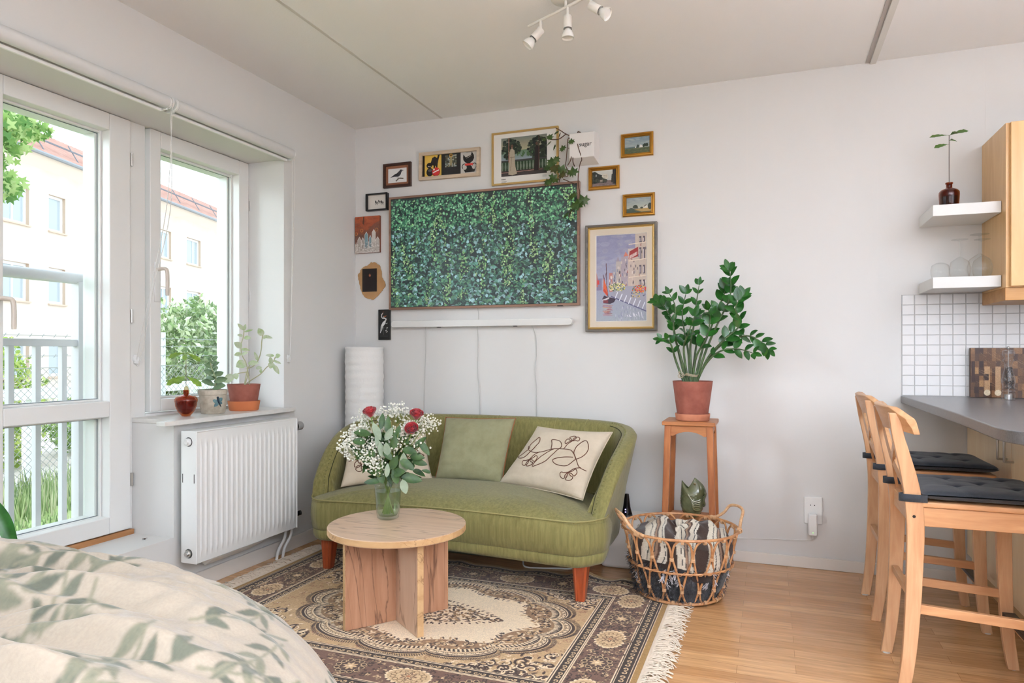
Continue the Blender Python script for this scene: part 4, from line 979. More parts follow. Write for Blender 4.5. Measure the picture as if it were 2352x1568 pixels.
cord('pair cord hanging from the middle of the light bar behind the sofa back', [(.865, -.012, 1.262), (.866, -.006, 1.15), (.862, -.006, 1.0), (.872, -.006, .88), (.878, -.006, .75), (.88, -.006, .5)])
cord('curved grey cord hanging from the right part of the light bar', [(1.210, -.012, 1.262), (1.232, -.006, 1.20), (1.238, -.006, 1.1), (1.228, -.006, 1.0), (1.236, -.006, .9), (1.238, -.006, .75), (1.238, -.006, .5)])
cord('short white cable between the television and the light bar', [(.862, -.004, 1.376), (.867, -.004, 1.34), (.866, -.004, 1.30)], .002)

# ------------------------------------------------------------ "sugar" light box
sg = T('light_box', 'white wall light box printed with the word sugar, behind the hanging ivy', 'lamp', (1.52, 0, 2.19))
m = MB(); q0 = [(1.425, 0, 2.186), (1.602, 0, 2.186), (1.602, 0, 2.335), (1.425, 0, 2.335)]
x0_, x1_, z0_, z1_ = 1.440, 1.600, 2.188, 2.340
m.hexa([(1.425, 0, 2.170), (1.612, 0, 2.170), (1.612, 0, 2.346), (1.425, 0, 2.346)], [(x0_+.015, -.075, z0_+.012), (x1_-.002, -.075, z0_+.012), (x1_-.002, -.075, z1_), (x0_+.015, -.075, z1_)])
m.build('box', M('box_white', (228, 224, 220), .4), sg, bevel=.004)
text_mesh('lettering', 'sugar', .034, (1.512, -.0756, 2.262), (PI/2, 0, 0), M('ink_black', (20, 20, 20), .6), sg)

# ------------------------------------------------------------ hanging ivy twigs
iv = T('hanging_ivy', 'ivy vine with dark green leaves trailing over the television corner', 'plant', (1.46, 0, 2.40))
vm = M('ivy_stem', (86, 58, 44), .8); lg = M('ivy_leaf', (50, 76, 30), .45, col2=(74, 94, 42), nscale=30); lr = M('ivy_leaf_old', (84, 70, 36), .5, col2=(62, 70, 32), nscale=30)
Y_ = -.07
def W2(px_, py_):
    # wall coordinates measured on the photograph: 1 px = 2.72 mm here
    return Vector((1.513+(px_-1331)*.00256, Y_, 2.352-(py_-300)*.00246+(1331-px_)*.0003))
V2 = lambda L_: [W2(a, b) for a, b in L_]
stems = [[(1328, 302), (1318, 314), (1300, 308), (1288, 300), (1276, 293)], [(1328, 304), (1325, 320), (1329, 338), (1336, 364), (1332, 373), (1330, 395), (1328, 420), (1331, 440)],
         [(1328, 304), (1316, 316), (1306, 320), (1303, 340), (1300, 366), (1300, 380), (1304, 392), (1303, 404), (1290, 408), (1284, 420)], [(1306, 340), (1312, 346), (1312, 368), (1304, 380)],
         [(1326, 340), (1318, 348), (1317, 370), (1320, 382)], [(1300, 308), (1284, 318), (1272, 322), (1262, 320)], [(1294, 412), (1316, 420), (1322, 424)], [(1331, 440), (1330, 458), (1318, 478), (1310, 490), (1306, 500)]]
m = MB()
for s_ in stems: m.tube(spline([p+Vector((0, .01*math.sin(i*2.1), 0)) for i, p in enumerate(V2(s_))], 5), .0026, 6)
m.tube([(1.505, -.07, 2.348), (1.50, 0, 2.365)], .003, 6)
m.build('stem', vm, iv)
def ivyleaf(mb, c, ang, s_, tilt=0):
    """lobed leaf, base at c, pointing along ang (radians, 0 = right) in the wall plane"""
    out = [(0, 0), (.28, .36), (.62, .22), (.52, .48), (.78, .66), (.40, .72), (.34, .98), (.10, .84), (0, 1.12), (-.10, .84), (-.34, .98), (-.40, .72), (-.78, .66), (-.52, .48), (-.62, .22), (-.28, .36)]
    R_ = Matrix.Translation(c) @ Matrix.Rotation(-ang+PI/2, 4, 'Y') @ Matrix.Rotation(tilt, 4, 'Z') @ Matrix.Rotation(tilt*.6, 4, 'X')
    ctr = mb.bm.verts.new(R_ @ Vector((0, -.12*s_, .55*s_)))
    vs = [mb.bm.verts.new(R_ @ Vector((x*s_*.8, .10*s_*abs(x), z*s_))) for x, z in out]
    for i in range(len(vs)): mb.bm.faces.new([ctr, vs[i], vs[(i+1) % len(vs)]])
LV = [(1272, 308, -2.2, 24, .5, 0), (1285, 300, -1.9, 18, .8, 0), (1268, 325, -1.7, 18, 1.0, 0), (1292, 334, -1.3, 20, .3, 0), (1314, 318, -1.6, 18, .2, 0), (1276, 333, -1.2, 18, .9, 0), (1256, 324, 3.0, 12, .6, 0), (1290, 305, -1.3, 16, 1.1, 1),
      (1283, 376, 3.1, 32, .2, 0), (1288, 380, -2.6, 34, .4, 1), (1298, 378, -2.0, 30, -.3, 0), (1270, 384, -2.6, 26, .7, 0), (1296, 392, -1.7, 26, .5, 1), (1282, 402, -2.3, 28, -.5, 0), (1268, 410, -2.1, 28, .4, 0),
      (1316, 382, -1.5, 30, .1, 0), (1288, 374, 2.6, 22, .5, 0), (1324, 437, -1.8, 34, .7, 0), (1334, 446, -1.2, 34, -.2, 0), (1328, 456, -1.7, 36, .3, 0), (1308, 486, -1.7, 26, .9, 0), (1314, 478, -1.2, 18, 1.1, 0), (1340, 460, -1.5, 26, 1, 0)]
ma, mb_ = MB(), MB()
for px_, py_, a, s_, tl, kd in LV: ivyleaf(mb_ if kd else ma, W2(px_, py_)+Vector((0, -.012, 0)), a, s_*.0021, tl)
ma.build('foliage', lg, iv, smooth=180); mb_.build('withered_leaves', lr, iv, smooth=180)
# ============================================================ SOFA
SX = 1.06
sofag = M('olive_wool', (136, 129, 76), .88, col2=(108, 101, 54), nscale=90, stretch=(1, 1, .045), detail=4, bump=.35, bscale=0, sheen=.15, lo=.3, hi=.72)
nt = sofag.node_tree
for n in nt.nodes:
    if n.type == 'TEX_NOISE' and n.inputs['Scale'].default_value == 0: n.inputs['Scale'].default_value = 260
sofas = M('olive_seam', (150, 142, 92), .9)
sofa = T('sofa', 'small curved vintage sofa in olive green ribbed wool with tapered wooden legs', 'sofa', (SX, -.5, 0))
RD = [(.765, -.855, .375), (.79, -.80, .47), (.82, -.66, .60), (.838, -.50, .675), (.82, -.33, .712), (.72, -.18, .73), (.5, -.12, .738), (.2, -.11, .742)]
ridge = [Vector((SX-a, b, z)) for a, b, z in RD]+[Vector((SX, -.11, .742))]+[Vector((SX+a, b, z)) for a, b, z in RD[::-1]]
RP = spline(ridge, 8); NR = len(RP)
def shell_section(i):
    p = RP[i]; tng = RP[min(i+1, NR-1)]-RP[max(i-1, 0)]; tng.z = 0; tng.normalize()
    inn = Vector((tng.y, -tng.x, 0))      # towards the seat
    z = p.z; zb = .17; ins = .095*max(0, (z-zb))/.57
    bk = 1-min(1, abs(p.x-SX)/.8)**4
    ib = min(.37, z-.02)
    L_ = [(ins+.02, zb), (ins, zb+.03), (ins*.6, zb+(z-zb)*.5), (ins*.15, zb+(z-zb)*.85), (0, z-.022), (.010, z-.007), (.032, z), (.058, z-.004), (.078, z-.018), (.088, z-.04),
          (.094+.02*bk, z-(z-ib)*.35), (.105+.05*bk, z-(z-ib)*.7), (.115+.075*bk, ib), (.16+.07*bk, ib-.05), (.16+.05*bk, zb+.02)]
    return [Vector((p.x, p.y, 0))+inn*a+Vector((0, 0, max(zz, zb))) for a, zz in L_], inn
m = MB(); rings = []
for i in range(NR):
    S_, _ = shell_section(i); rings.append([m.bm.verts.new(q) for q in S_])
for A_, B_ in zip(rings, rings[1:]):
    for k in range(len(A_)): m.bm.faces.new([A_[k], A_[(k+1) % len(A_)], B_[(k+1) % len(A_)], B_[k]])
m.bm.faces.new(rings[0]); m.bm.faces.new(rings[-1][::-1])
shell = m.build('backrest', sofag, sofa, smooth=70)
# seams on the backrest
m = MB()
for xx in (.62, 1.06, 1.42, 1.60):
    i = min(range(NR), key=lambda k: abs(RP[k].x-xx)+(0 if RP[k].y > -.3 else 9)); S_, inn = shell_section(i)
    m.tube([q+Vector((0, 0, .0006)) for q in S_[4:13]], .0016, 5)
m.build('seam', sofas, shell)
# nail trims along both arm ridges
def nails(rng_):
    m = MB(); prev = None
    pts_ = []
    for i in rng_:
        S_, inn = shell_section(i); pts_.append(S_[7]+(S_[7]-S_[12]).normalized()*.0)
    sp_ = []; L_ = 0
    for a, b_ in zip(pts_, pts_[1:]):
        d = (b_-a).length; k = 0
        n_ = max(1, int(d/.022))
        for q in range(n_): sp_.append(a.lerp(b_, q/n_))
    for q in sp_: m.ball(q, .0042, 5)
    nl = m.build('nail_trim', M('covered_nails', (120, 116, 66), .5, metal=.2), sofa)
    m = MB(); m.tube([q+Vector((0, 0, .0005)) for q in [shell_section(i)[0][8] for i in rng_]], .0022, 6); m.build('piping', M('dark_seam', (52, 52, 28), .9), nl)
nails(range(0, 42)); nails(range(NR-42, NR))
# seat base
OUT = [(-.772, -.78), (-.745, -.88), (-.68, -.945), (-.60, -.955), (-.3, -.925), (0, -.908), (.3, -.925), (.60, -.955), (.68, -.945), (.745, -.88), (.772, -.78), (.70, -.45), (.5, -.26), (0, -.24), (-.5, -.26), (-.70, -.45)]
ol = spline([(SX+a, b, 0) for a, b in OUT], 8, closed=True); NO = len(ol)
def onorm(i):
    t = ol[(i+1) % NO]-ol[i-1]; t.normalize(); return Vector((t.y, -t.x, 0))
m = MB(); rings = []
for off, z in ((-.05, .163), (-.014, .165), (-.006, .18), (-.002, .212), (-.007, .216), (0, .222), (.008, .27), (.008, .31), (.002, .35), (-.004, .366)):
    rings.append([m.bm.verts.new(ol[i]+onorm(i)*off+Vector((0, 0, z))) for i in range(NO)])
for A_, B_ in zip(rings, rings[1:]):
    for k in range(NO): m.bm.faces.new([A_[k], A_[(k+1) % NO], B_[(k+1) % NO], B_[k]])
m.bm.faces.new(rings[0][::-1])
m.build('seat_base', sofag, sofa, smooth=70)
m = MB(); m.tube([ol[i]+onorm(i)*.001+Vector((0, 0, .368)) for i in range(NO)], .0034, 6, closed=True); m.build('piping', sofas, sofa)
m = MB(); rings = []; C0 = Vector((SX, -.56, 0))
for s_ in (1.0, .985, .95, .88, .78, .65, .5, .3, .12):
    zz = .370+.052*(1-s_**5)
    R_ = []
    for i in range(NO):
        q = ol[i]+onorm(i)*.003; v = q-C0; x = v.x*s_ if s_ > .3 else v.x*s_
        p = C0+v*s_; w_ = .0025*math.sin(p.x*60)*(1 if .6 < s_ < .96 else .2)*max(0, -(p.y+.6))*3
        # the crown dips towards the back and the ends
        back = max(0, (p.y+.55)/.4); p.z = zz-.012*back-.018*max(0, abs(p.x-SX)-.45)/.3+w_
        R_.append(m.bm.verts.new(p))
    rings.append(R_)
for A_, B_ in zip(rings, rings[1:]):
    for k in range(NO): m.bm.faces.new([A_[k], A_[(k+1) % NO], B_[(k+1) % NO], B_[k]])
m.bm.faces.new(rings[-1])
m.build('seat', sofag, sofa, smooth=70)
legw = wood('teak_leg', (176, 84, 44), (140, 60, 30), 'z', .3, ring=40, coat=.3)
for x, y, sx_ in ((.408, -.872, 1), (1.732, -.878, 1), (.46, -.30, -1), (1.66, -.30, -1)):
    m = MB(); a = .034; b_ = .021
    prof = lambda h: [(-h, -h*.7), (-h*.7, -h), (-h*.45, -h*.92), (-h*.2, -h), (h*.2, -h), (h*.45, -h*.92), (h*.7, -h), (h, -h*.7), (h, h), (-h, h)]
    lo_ = prof(b_); hi_ = prof(a); n_ = len(lo_)
    z0_ = .0085 if -1.94 < y < -.54 else .001
    A_ = [m.bm.verts.new((x+q[0], y+q[1]-.004, z0_)) for q in lo_]; B_ = [m.bm.verts.new((x+q[0], y+q[1]+.004, .168)) for q in hi_]
    for k in range(n_): m.bm.faces.new([A_[k], A_[(k+1) % n_], B_[(k+1) % n_], B_[k]])
    m.bm.faces.new(A_[::-1]); m.bm.faces.new(B_); m.build('leg', legw, sofa, smooth=30)

# ------------------------------------------------------------ cushions
def cushion(name, label, c4, th, mat, nrm, seed=1, nx=44, pinch=.045, wr=.004, piping=None, painter=None, cat='cushion', group=None):
    """c4: TL, TR, BR, BL corners; puffed on both sides"""
    TL, TR, BR, BL = [Vector(q) for q in c4]; n = Vector(nrm).normalized(); c = (TL+TR+BR+BL)/4
    t = T(name, label, cat, tuple(c), 0, group)
    W_ = ((TR-TL).length+(BR-BL).length)/2; H_ = ((TL-BL).length+(TR-BR).length)/2
    U, Vv = np.meshgrid(np.linspace(0, 1, nx), np.linspace(0, 1, nx))
    def surf(u, v, side):
        a, b_ = 2*u-1, 2*v-1
        pu = pinch*(1-b_**2)*a*abs(a)**1.5; pv = pinch*(1-a**2)*b_*abs(b_)**1.5
        u2, v2 = u-pu/2, v-pv/2
        p = (BL*(1-u2)+BR*u2)*(1-v2)+(TL*(1-u2)+TR*u2)*v2
        h_ = th*.5*((1-abs(a)**3.2)*(1-abs(b_)**3.2))**.55
        w_ = wr*(mnoise.noise(Vector((u*5+seed, v*9, seed)))*1.0+.6*mnoise.noise(Vector((u*3, v*14+seed, 3))))*(1-a**8)*(1-b_**8)
        return p+n*side*(h_+w_*.9 if side > 0 else h_)
    m = MB()
    for side in (1, -1): m.grid(lambda u, v: surf(u, v, side), nx, nx)
    bmesh.ops.remove_doubles(m.bm, verts=m.bm.verts, dist=.0006)
    m.build('cover', mat, t, smooth=180)
    if piping:
        m = MB(); pts = [surf(q, 1, 0) for q in np.linspace(0, 1, 20)]+[surf(1, q, 0) for q in np.linspace(1, 0, 20)[1:]]+[surf(q, 0, 0) for q in np.linspace(1, 0, 20)[1:]]+[surf(0, q, 0) for q in np.linspace(0, 1, 20)[1:-1]]
        m.tube(pts, .0028, 6, closed=True); m.build('piping', piping, t)
    if painter: painter(t, surf)
    return t
linenp = M('cream_linen', (206, 192, 170), .9, bump=.25, bscale=420, col2=(196, 181, 158), nscale=12, sheen=.1)
greenl = M('sage_linen', (146, 143, 110), .9, bump=.3, bscale=420, col2=(134, 131, 98), nscale=14, sheen=.1)
emb = M('brown_embroidery', (92, 54, 38), .8)
def embroider(lines):
    def f(t, surf):
        m = MB()
        for L_ in lines:
            pts = spline([(a, b_, 0) for a, b_ in L_], 5)
            m.tube([surf(p.x, p.y, 1)+(surf(p.x, p.y, 1)-surf(p.x, p.y, -1)).normalized()*.001 for p in pts], .0021, 5)
        m.build('embroidery', emb, t)
    return f
# motif measured on the right cushion, 0..1 across and up
def loop3(cx, cy, s_, a0):
    out = []
    for k in range(3):
        a = a0+k*2*PI/3*.62-1.3*.62; pts = [(cx, cy)]
        for q in range(1, 8): w_ = q/8; an_ = a+.55*math.sin(2*PI*w_)*1.0; rr_ = s_*math.sin(PI*w_)**.7; pts.append((cx+rr_*math.cos(an_), cy+rr_*math.sin(an_)*1.25))
        pts.append((cx, cy)); out.append(pts)
    return out
MOT = [[(.13, .60), (.16, .54), (.26, .50), (.36, .52), (.48, .58), (.58, .60), (.68, .60), (.75, .55), (.82, .46), (.88, .38), (.96, .36)],
       [(.16, .55), (.15, .64), (.20, .76), (.25, .66), (.22, .54), (.16, .40), (.05, .42), (.10, .46), (.16, .54)],
       [(.46, .58), (.43, .66), (.40, .73), (.50, .72), (.56, .64), (.53, .55), (.49, .42), (.41, .32), (.36, .28), (.36, .36), (.42, .50), (.50, .59)],
       [(.80, .48), (.74, .58), (.74, .68), (.80, .78), (.88, .66), (.86, .54), (.80, .47), (.74, .36), (.62, .36), (.55, .42), (.66, .48), (.76, .50)],
       [(.34, .52), (.29, .46), (.27, .38)], [(.60, .60), (.62, .68), (.65, .74)], [(.90, .38), (.83, .34), (.79, .28)]]+loop3(.27, .38, .09, -1.5)+loop3(.65, .74, .08, 1.5)+loop3(.79, .28, .09, -1.6)
nf = (.05, -.93, .40)
cushion('cushion', 'plain sage green linen cushion with rust piping in the middle of the sofa', [(.785, -.285, .735), (1.205, -.275, .742), (1.185, -.43, .408), (.795, -.44, .408)], .12, greenl, (0, -.92, .38), 3, piping=M('rust_piping', (150, 92, 56), .8))
cushion('cushion', 'cream cushion embroidered with a brown sprig, tilted against the right end of the sofa', [(1.348, -.32, .705), (1.772, -.40, .700), (1.70, -.72, .415), (1.165, -.43, .410)], .13, linenp, (-.12, -.84, .52), 7, pinch=.06, wr=.007, piping=M('cream_piping', (204, 190, 166), .9), painter=embroider(MOT))
cushion('cushion', 'cream cushion with brown embroidery behind the bouquet, at the left end of the sofa', [(.285, -.50, .690), (.665, -.30, .668), (.790, -.46, .412), (.430, -.80, .405)], .13, linenp, (.42, -.80, .45), 11, pinch=.05, wr=.010,
        painter=embroider([[(1-a, b_) for a, b_ in L_] for L_ in MOT]))

# ============================================================ COFFEE TABLE
oak = wood('pale_oak_laminate', (206, 178, 150), (190, 160, 132), 'x', .32, ring=20, c3=(120, 92, 70))
oakv = wood('warm_oak_laminate', (186, 142, 112), (162, 116, 86), 'z', .42, ring=18, c3=(92, 62, 46))
oakl = wood('light_oak_laminate', (208, 178, 152), (196, 162, 136), 'z', .42, ring=18, c3=(140, 108, 84))
edge = wood('oak_edge', (204, 168, 122), (186, 148, 102), 'x', .45, ring=26, c3=(140, 104, 68))
TC = Vector((1.08, -1.35, 0)); tb = T('coffee_table', 'round pale oak coffee table on a cross of two wood panels, standing on the rug', 'table', (1.08, -1.35, 0))
m = MB(); m.lathe([(0, .372), (.277, .372), (.280, .3735), (.280, .3985), (.277, .400), (0, .400)], TC, 96); o = m.build('tabletop', oak, tb, smooth=25)
m = MB(); m.lathe([(.2805, .3745), (.2812, .376), (.2812, .3965), (.2805, .3975)], TC, 96); m.build('edge_band', edge, o, smooth=25)
aA = math.atan2(.358, .272); aB = aA-PI/2
def panel(ang, L0, L1, mt, th=.013):
    d = Vector((math.cos(ang), math.sin(ang), 0)); n = Vector((-d.y, d.x, 0)); m = MB()
    q = [TC+d*L0-n*th, TC+d*L1-n*th, TC+d*L1+n*th, TC+d*L0+n*th]
    m.hexa([p+Vector((0, 0, .008)) for p in q], [p+Vector((0, 0, .372)) for p in q]); o = m.build('leg_panel', mt, tb, bevel=.0008)
    for E_, sg in ((L0, -1), (L1, 1)):
        m = MB(); q = [TC+d*(E_)-n*th, TC+d*(E_+.0012*sg)-n*th, TC+d*(E_+.0012*sg)+n*th, TC+d*E_+n*th]
        m.hexa([p+Vector((0, 0, .0085)) for p in q], [p+Vector((0, 0, .3715)) for p in q]); m.build('edge_band', edge, o, smooth=0)
panel(aA, -.225, .225, oakv); panel(aB, .0131, .222, oakl); panel(aB, -.222, -.0131, oakl)

# ------------------------------------------------------------ vase and bouquet
VC = Vector((1.000, -1.290, .4005)); vg = glassy('vase_glass', (246, 250, 247), rough=.03, fres=1.5)
vs_ = T('glass_vase', 'clear textured glass vase with wavy rim, half full of water on the table', 'vase', tuple(VC))
fnv = lambda t, z: 1+.05*math.sin(2*PI*t*5)*max(0, (z-.09)/.09)+.012*math.sin(2*PI*t*18+z*200)
m = MB(); m.lathe([(0, .0), (.036, .0), (.045, .005), (.049, .03), (.053, .08), (.056, .13), (.060, .178), (.0575, .179), (.0535, .13), (.0505, .08), (.046, .03), (.037, .014), (0, .012)], VC, 56, fn=fnv); m.build('glass', vg, vs_, smooth=180)
m = MB(); m.lathe([(0, .0125), (.038, .0145), (.0455, .03), (.050, .08), (.0528, .117), (0, .117)], VC, 40); m.build('water', glassy('water', (238, 244, 234), rough=.01, fres=1.33), vs_, smooth=60)
bq = T('flower_bouquet', 'bouquet of three red roses, white baby\'s breath and green leaves in the glass vase', 'flowers', tuple(VC+Vector((0, 0, .016))))
R_ = random.Random(33)
stemm = M('stem_green', (128, 140, 70), .6, col2=(104, 122, 54), nscale=20)
# directions of the camera-facing plane: e1 to the right, e2 up, e3 towards the viewer
e1 = Vector((.9376, .3476, 0)); e3 = Vector((.50, -.866, 0)); UP = Vector((0, 0, 1))
def bp3(a, b_, c=0): return VC+e1*a+UP*b_+e3*c     # a right, b up from the table, c towards viewer
heads = []
for k in range(22):
    a = R_.uniform(-.16, .17); b_ = R_.uniform(.28, .46); c = R_.uniform(-.08, .08)
    heads.append((a, b_, c))
m = MB()
for a, b_, c in heads[:18]:
    f0 = R_.uniform(-.028, .028); g0 = R_.uniform(-.02, .02)
    m.tube(spline([bp3(-f0*.9-.0, .02, -g0), bp3(f0*.25, .12, g0*.3), bp3(f0*1.2+a*.15, .20, g0), bp3(a*.6, .20+(b_-.2)*.55, c*.6), bp3(a, b_, c)], 5), [.0026]*14+[.0017]*6+[.001], 6)
m.build('stems', stemm, bq)
# roses
def rose(c, ax, s_, label):
    c = Vector(c); ax = Vector(ax).normalized(); _, u, v = frame(ax)
    root = None; m = MB()
    for ring_, (n_, r0, h_, op) in enumerate(((3, .25, 1.0, .05), (4, .42, 1.02, .12), (5, .62, 1.0, .28), (5, .8, .92, .5), (6, .95, .8, .8))):
        for k in range(n_):
            a0 = 2*PI*k/n_+ring_*.7
            def pf(p, q):
                t = q; an_ = a0+(p-.5)*2*PI/n_*1.5; rad__ = s_*(r0*(.25+.75*math.sin(min(1, t*1.1)*PI/2))*.62+op*.28*t*t*t)
                z = s_*1.25*h_*t*(1-.18*(2*p-1)**2*t)
                return c+u*rad__*math.cos(an_)+v*rad__*math.sin(an_)+ax*z
            m.grid(pf, 7, 6)
    m.build('rose', M('rose_red', (168, 14, 26), .5, col2=(128, 6, 18), nscale=40, sheen=.3), bq, smooth=180, solid=.0006)
rose(bp3(-.070, .430, .03), (-.1, -.3, 1), .036, ''); rose(bp3(.118, .420, .02), (.3, -.35, 1), .036, ''); rose(bp3(.103, .372, .05), (.25, -.8, .6), .035, '')
m = MB()
for st in ((-.070, .43, .03), (.118, .42, .02), (.103, .372, .05)):
    m.tube(spline([bp3(st[0]*.1, .13, 0), bp3(st[0]*.5, .26, st[2]*.5), bp3(*st)], 6), .0026, 6); m.ball(bp3(st[0], st[1]+.004, st[2]), .009, 6)
m.build('rose_stems', M('rose_stem', (112, 138, 64), .6), bq)
# leaves
lm = MB(); lm2 = MB()
G1 = [(-.09, .33, .09, -.15, .34, .075, .032), (-.07, .36, .07, -.145, .375, .06, .034), (-.02, .30, .1, .02, .26, .10, .03), (.05, .26, .08, .11, .22, .09, .036), (.06, .30, .07, .12, .29, .08, .034), (.09, .27, .05, .155, .262, .05, .030),
      (.10, .25, .04, .165, .235, .05, .03), (.13, .33, .03, .175, .27, .03, .03), (.11, .30, .03, .16, .35, .02, .026), (.055, .185, .06, .145, .170, .05, .042), (.02, .20, .08, .07, .215, .09, .038), (-.02, .19, .08, -.09, .215, .05, .03),
      (-.03, .17, .08, -.105, .165, .06, .026), (-.02, .16, .08, -.04, .24, .08, .034), (-.06, .27, .08, -.12, .30, .07, .028), (-.05, .24, .08, -.125, .275, .06, .03), (-.04, .28, .09, .01, .33, .09, .03), (.03, .33, .06, .05, .40, .05, .03),
      (.0, .36, .06, .0, .44, .05, .028), (-.03, .38, .05, -.02, .45, .03, .026), (.02, .30, .08, .03, .36, .08, .036), (.01, .22, .09, .04, .28, .09, .034), (-.10, .25, .05, -.175, .335, .04, .022), (.05, .35, .03, .09, .32, .05, .03),
      (-.01, .25, .08, -.045, .21, .09, .03), (.04, .16, .08, .02, .225, .085, .032), (-.05, .31, .08, -.08, .26, .085, .03)]
for a, b_, c, a2_, b2_, c2_, w_ in G1: lm.leaf(bp3(a, b_, c), bp3(a2_, b2_, c2_), e3+UP*.5+e1*R_.uniform(-.5, .5), w_, .18, R_.uniform(0, .15), 'oval', 8)
for k in range(130):
    a = R_.gauss(0, .06); b_ = R_.uniform(.17, .36); d = R_.uniform(0, 2*PI); l_ = R_.uniform(.035, .06)
    lm.leaf(bp3(a, b_, R_.uniform(-.05, .06)), bp3(a+l_*math.cos(d), b_+l_*math.sin(d)*.8, R_.uniform(-.05, .07)), e3+UP*R_.uniform(-.3, .8), R_.uniform(.016, .026), .15, .1, 'oval', 6)
G2 = [(-.03, .34, .08, -.062, .415, .08, .036), (-.01, .34, .09, .02, .395, .09, .034), (-.02, .27, .10, -.035, .34, .10, .030), (.0, .28, .10, -.008, .335, .105, .036), (.065, .20, .07, .065, .29, .08, .045), (.06, .18, .09, .075, .12, .09, .04),
      (-.005, .19, .10, .0, .25, .10, .026), (-.04, .31, .09, -.05, .37, .09, .02)]
for a, b_, c, a2_, b2_, c2_, w_ in G2: lm2.leaf(bp3(a, b_, c), bp3(a2_, b2_, c2_), e3, w_*.85, .12, 0, 'oval', 8)
lm.build('foliage', M('bouquet_leaf', (70, 98, 48), .45, col2=(44, 70, 36), nscale=25), bq, smooth=180)
lm2.build('pale_leaves', M('eucalyptus_leaf', (152, 164, 140), .6, col2=(126, 142, 118), nscale=18), bq, smooth=180)
# baby's breath: countless tiny blossoms, one part
m = MB(); tw = MB()
clu = [(-.145, .335, .02, .055, 130), (-.115, .375, .0, .045, 90), (-.165, .30, .03, .04, 60), (-.075, .275, .07, .045, 110), (-.045, .235, .08, .035, 60), (-.01, .435, -.03, .045, 55), (.05, .445, -.04, .04, 50), (.09, .375, -.02, .05, 80),
       (.15, .40, -.03, .045, 70), (.19, .395, -.03, .03, 30), (.05, .345, .03, .045, 80), (.11, .33, 0, .05, 60), (-.10, .42, -.02, .03, 40), (.02, .31, .06, .03, 40), (-.06, .31, .06, .035, 60), (-.02, .40, -.01, .03, 30)]
for a, b_, c, rr_, n_ in clu:
    hub = bp3(a*.75, b_-.05, c)
    for k in range(int(n_*1.7)):
        p = bp3(a+R_.gauss(0, rr_*.5), b_+R_.gauss(0, rr_*.5), c+R_.gauss(0, rr_*.5)); m.ball(p, R_.uniform(.0030, .0054), 3)
        if k % 3 == 0: tw.tube([hub, p], .0005, 3)
tw.build('fine_twigs', stemm, bq); o = m.build('baby_breath', M('blossom_white', (236, 234, 222), .8), bq); o['kind'] = 'stuff'

# ============================================================ RUG
RW, RH = 1.93, 1.40; rx0, ry0 = .175, -1.945
c = Cv(RW, RH, 880, (190, 164, 126)); DK = (62, 46, 40); BR = (92, 72, 60); TN = (184, 154, 116); CR = (228, 214, 186); BG = (206, 184, 148); MV = (112, 86, 74)
R_ = random.Random(77)
def curl(x, y, s_, col, wd, a0=0, turns=1.2, sg=1):
    pts = []
    for k in range(13): t = k/12; a = a0+sg*turns*2*PI*t; q = s_*(1-.85*t); pts.append((x+q*math.cos(a), y+q*math.sin(a)))
    c.line(pts, wd, col)
# field scrolls
for k in range(1500):
    x, y = R_.uniform(.3, RW-.3), R_.uniform(.26, RH-.26); curl(x, y, R_.uniform(.006, .018), R_.choice([(150, 122, 92), (166, 124, 98), CR, (140, 110, 84), BG]), .0032, R_.uniform(0, 6.28), R_.uniform(.3, 1.0), R_.choice([-1, 1]))
mx0, my0 = 1.015, RH/2+.025
for sx_ in (-1, 1):
    for sy_ in (-1, 1):
        for k in range(70):     # denser dark scrolls in the corners of the field
            x = RW/2+sx_*R_.uniform(.30, .66); y = RH/2+sy_*R_.uniform(.20, .42)
            if ((x-mx0)/.62)**2+((y-my0)/.44)**2 < 1.12: continue
            r_ = R_.uniform(.012, .026); curl(x, y, r_+.006, DK, .010, R_.uniform(0, 6.28), .9, sx_*sy_); curl(x, y, r_+.006, CR, .005, R_.uniform(0, 6.28), .9, sx_*sy_)
            for q in range(3): c.leaf(x+R_.uniform(-.04, .04), y+R_.uniform(-.04, .04), R_.uniform(0, 6.28), .026, .011, R_.choice([DK, CR, BR]))
# scalloped medallion
def scal(rx, ry, lob, dp):
    pts = []
    for k in range(360):
        a = 2*PI*k/360; q = 1-dp+dp*abs(math.cos(a*lob/2))**.55
        pts.append((mx0+rx*q*math.cos(a), my0+ry*q*math.sin(a)))
    return pts
for k in range(420):
    a = 2*PI*k/420; q = 1-.10+.10*abs(math.cos(a*6))**.55; x = mx0+.612*q*math.cos(a); y = my0+.428*q*math.sin(a); c.line([(x, y), (x+.016*math.cos(a+.5), y+.016*math.sin(a+.5))], .0045, (70, 52, 44))
for rx, ry, col in ((.605, .422, DK), (.592, .410, CR), (.588, .406, BR), (.582, .400, CR), (.566, .386, (176, 150, 118)), (.560, .380, CR), (.554, .374, DK)): c.poly(scal(rx, ry, 12, .10), col)
for k in range(200):
    a = 2*PI*k/200; q = 1-.10+.10*abs(math.cos(a*6))**.55; curl(mx0+.571*q*math.cos(a), my0+.390*q*math.sin(a), .008, (84, 64, 52), .003, a*3, .7, 1 if k % 2 else -1)
for k in range(190):   # cream flames pointing outwards inside the dark ring
    a = 2*PI*k/190; q = 1-.10+.10*abs(math.cos(a*6))**.55; x = mx0+.505*q*math.cos(a); y = my0+.340*q*math.sin(a); c.leaf(x, y, math.atan2(math.sin(a)*.9, math.cos(a)), .044, .009, CR)
c.poly(scal(.520, .352, 12, .08), (150, 122, 94))
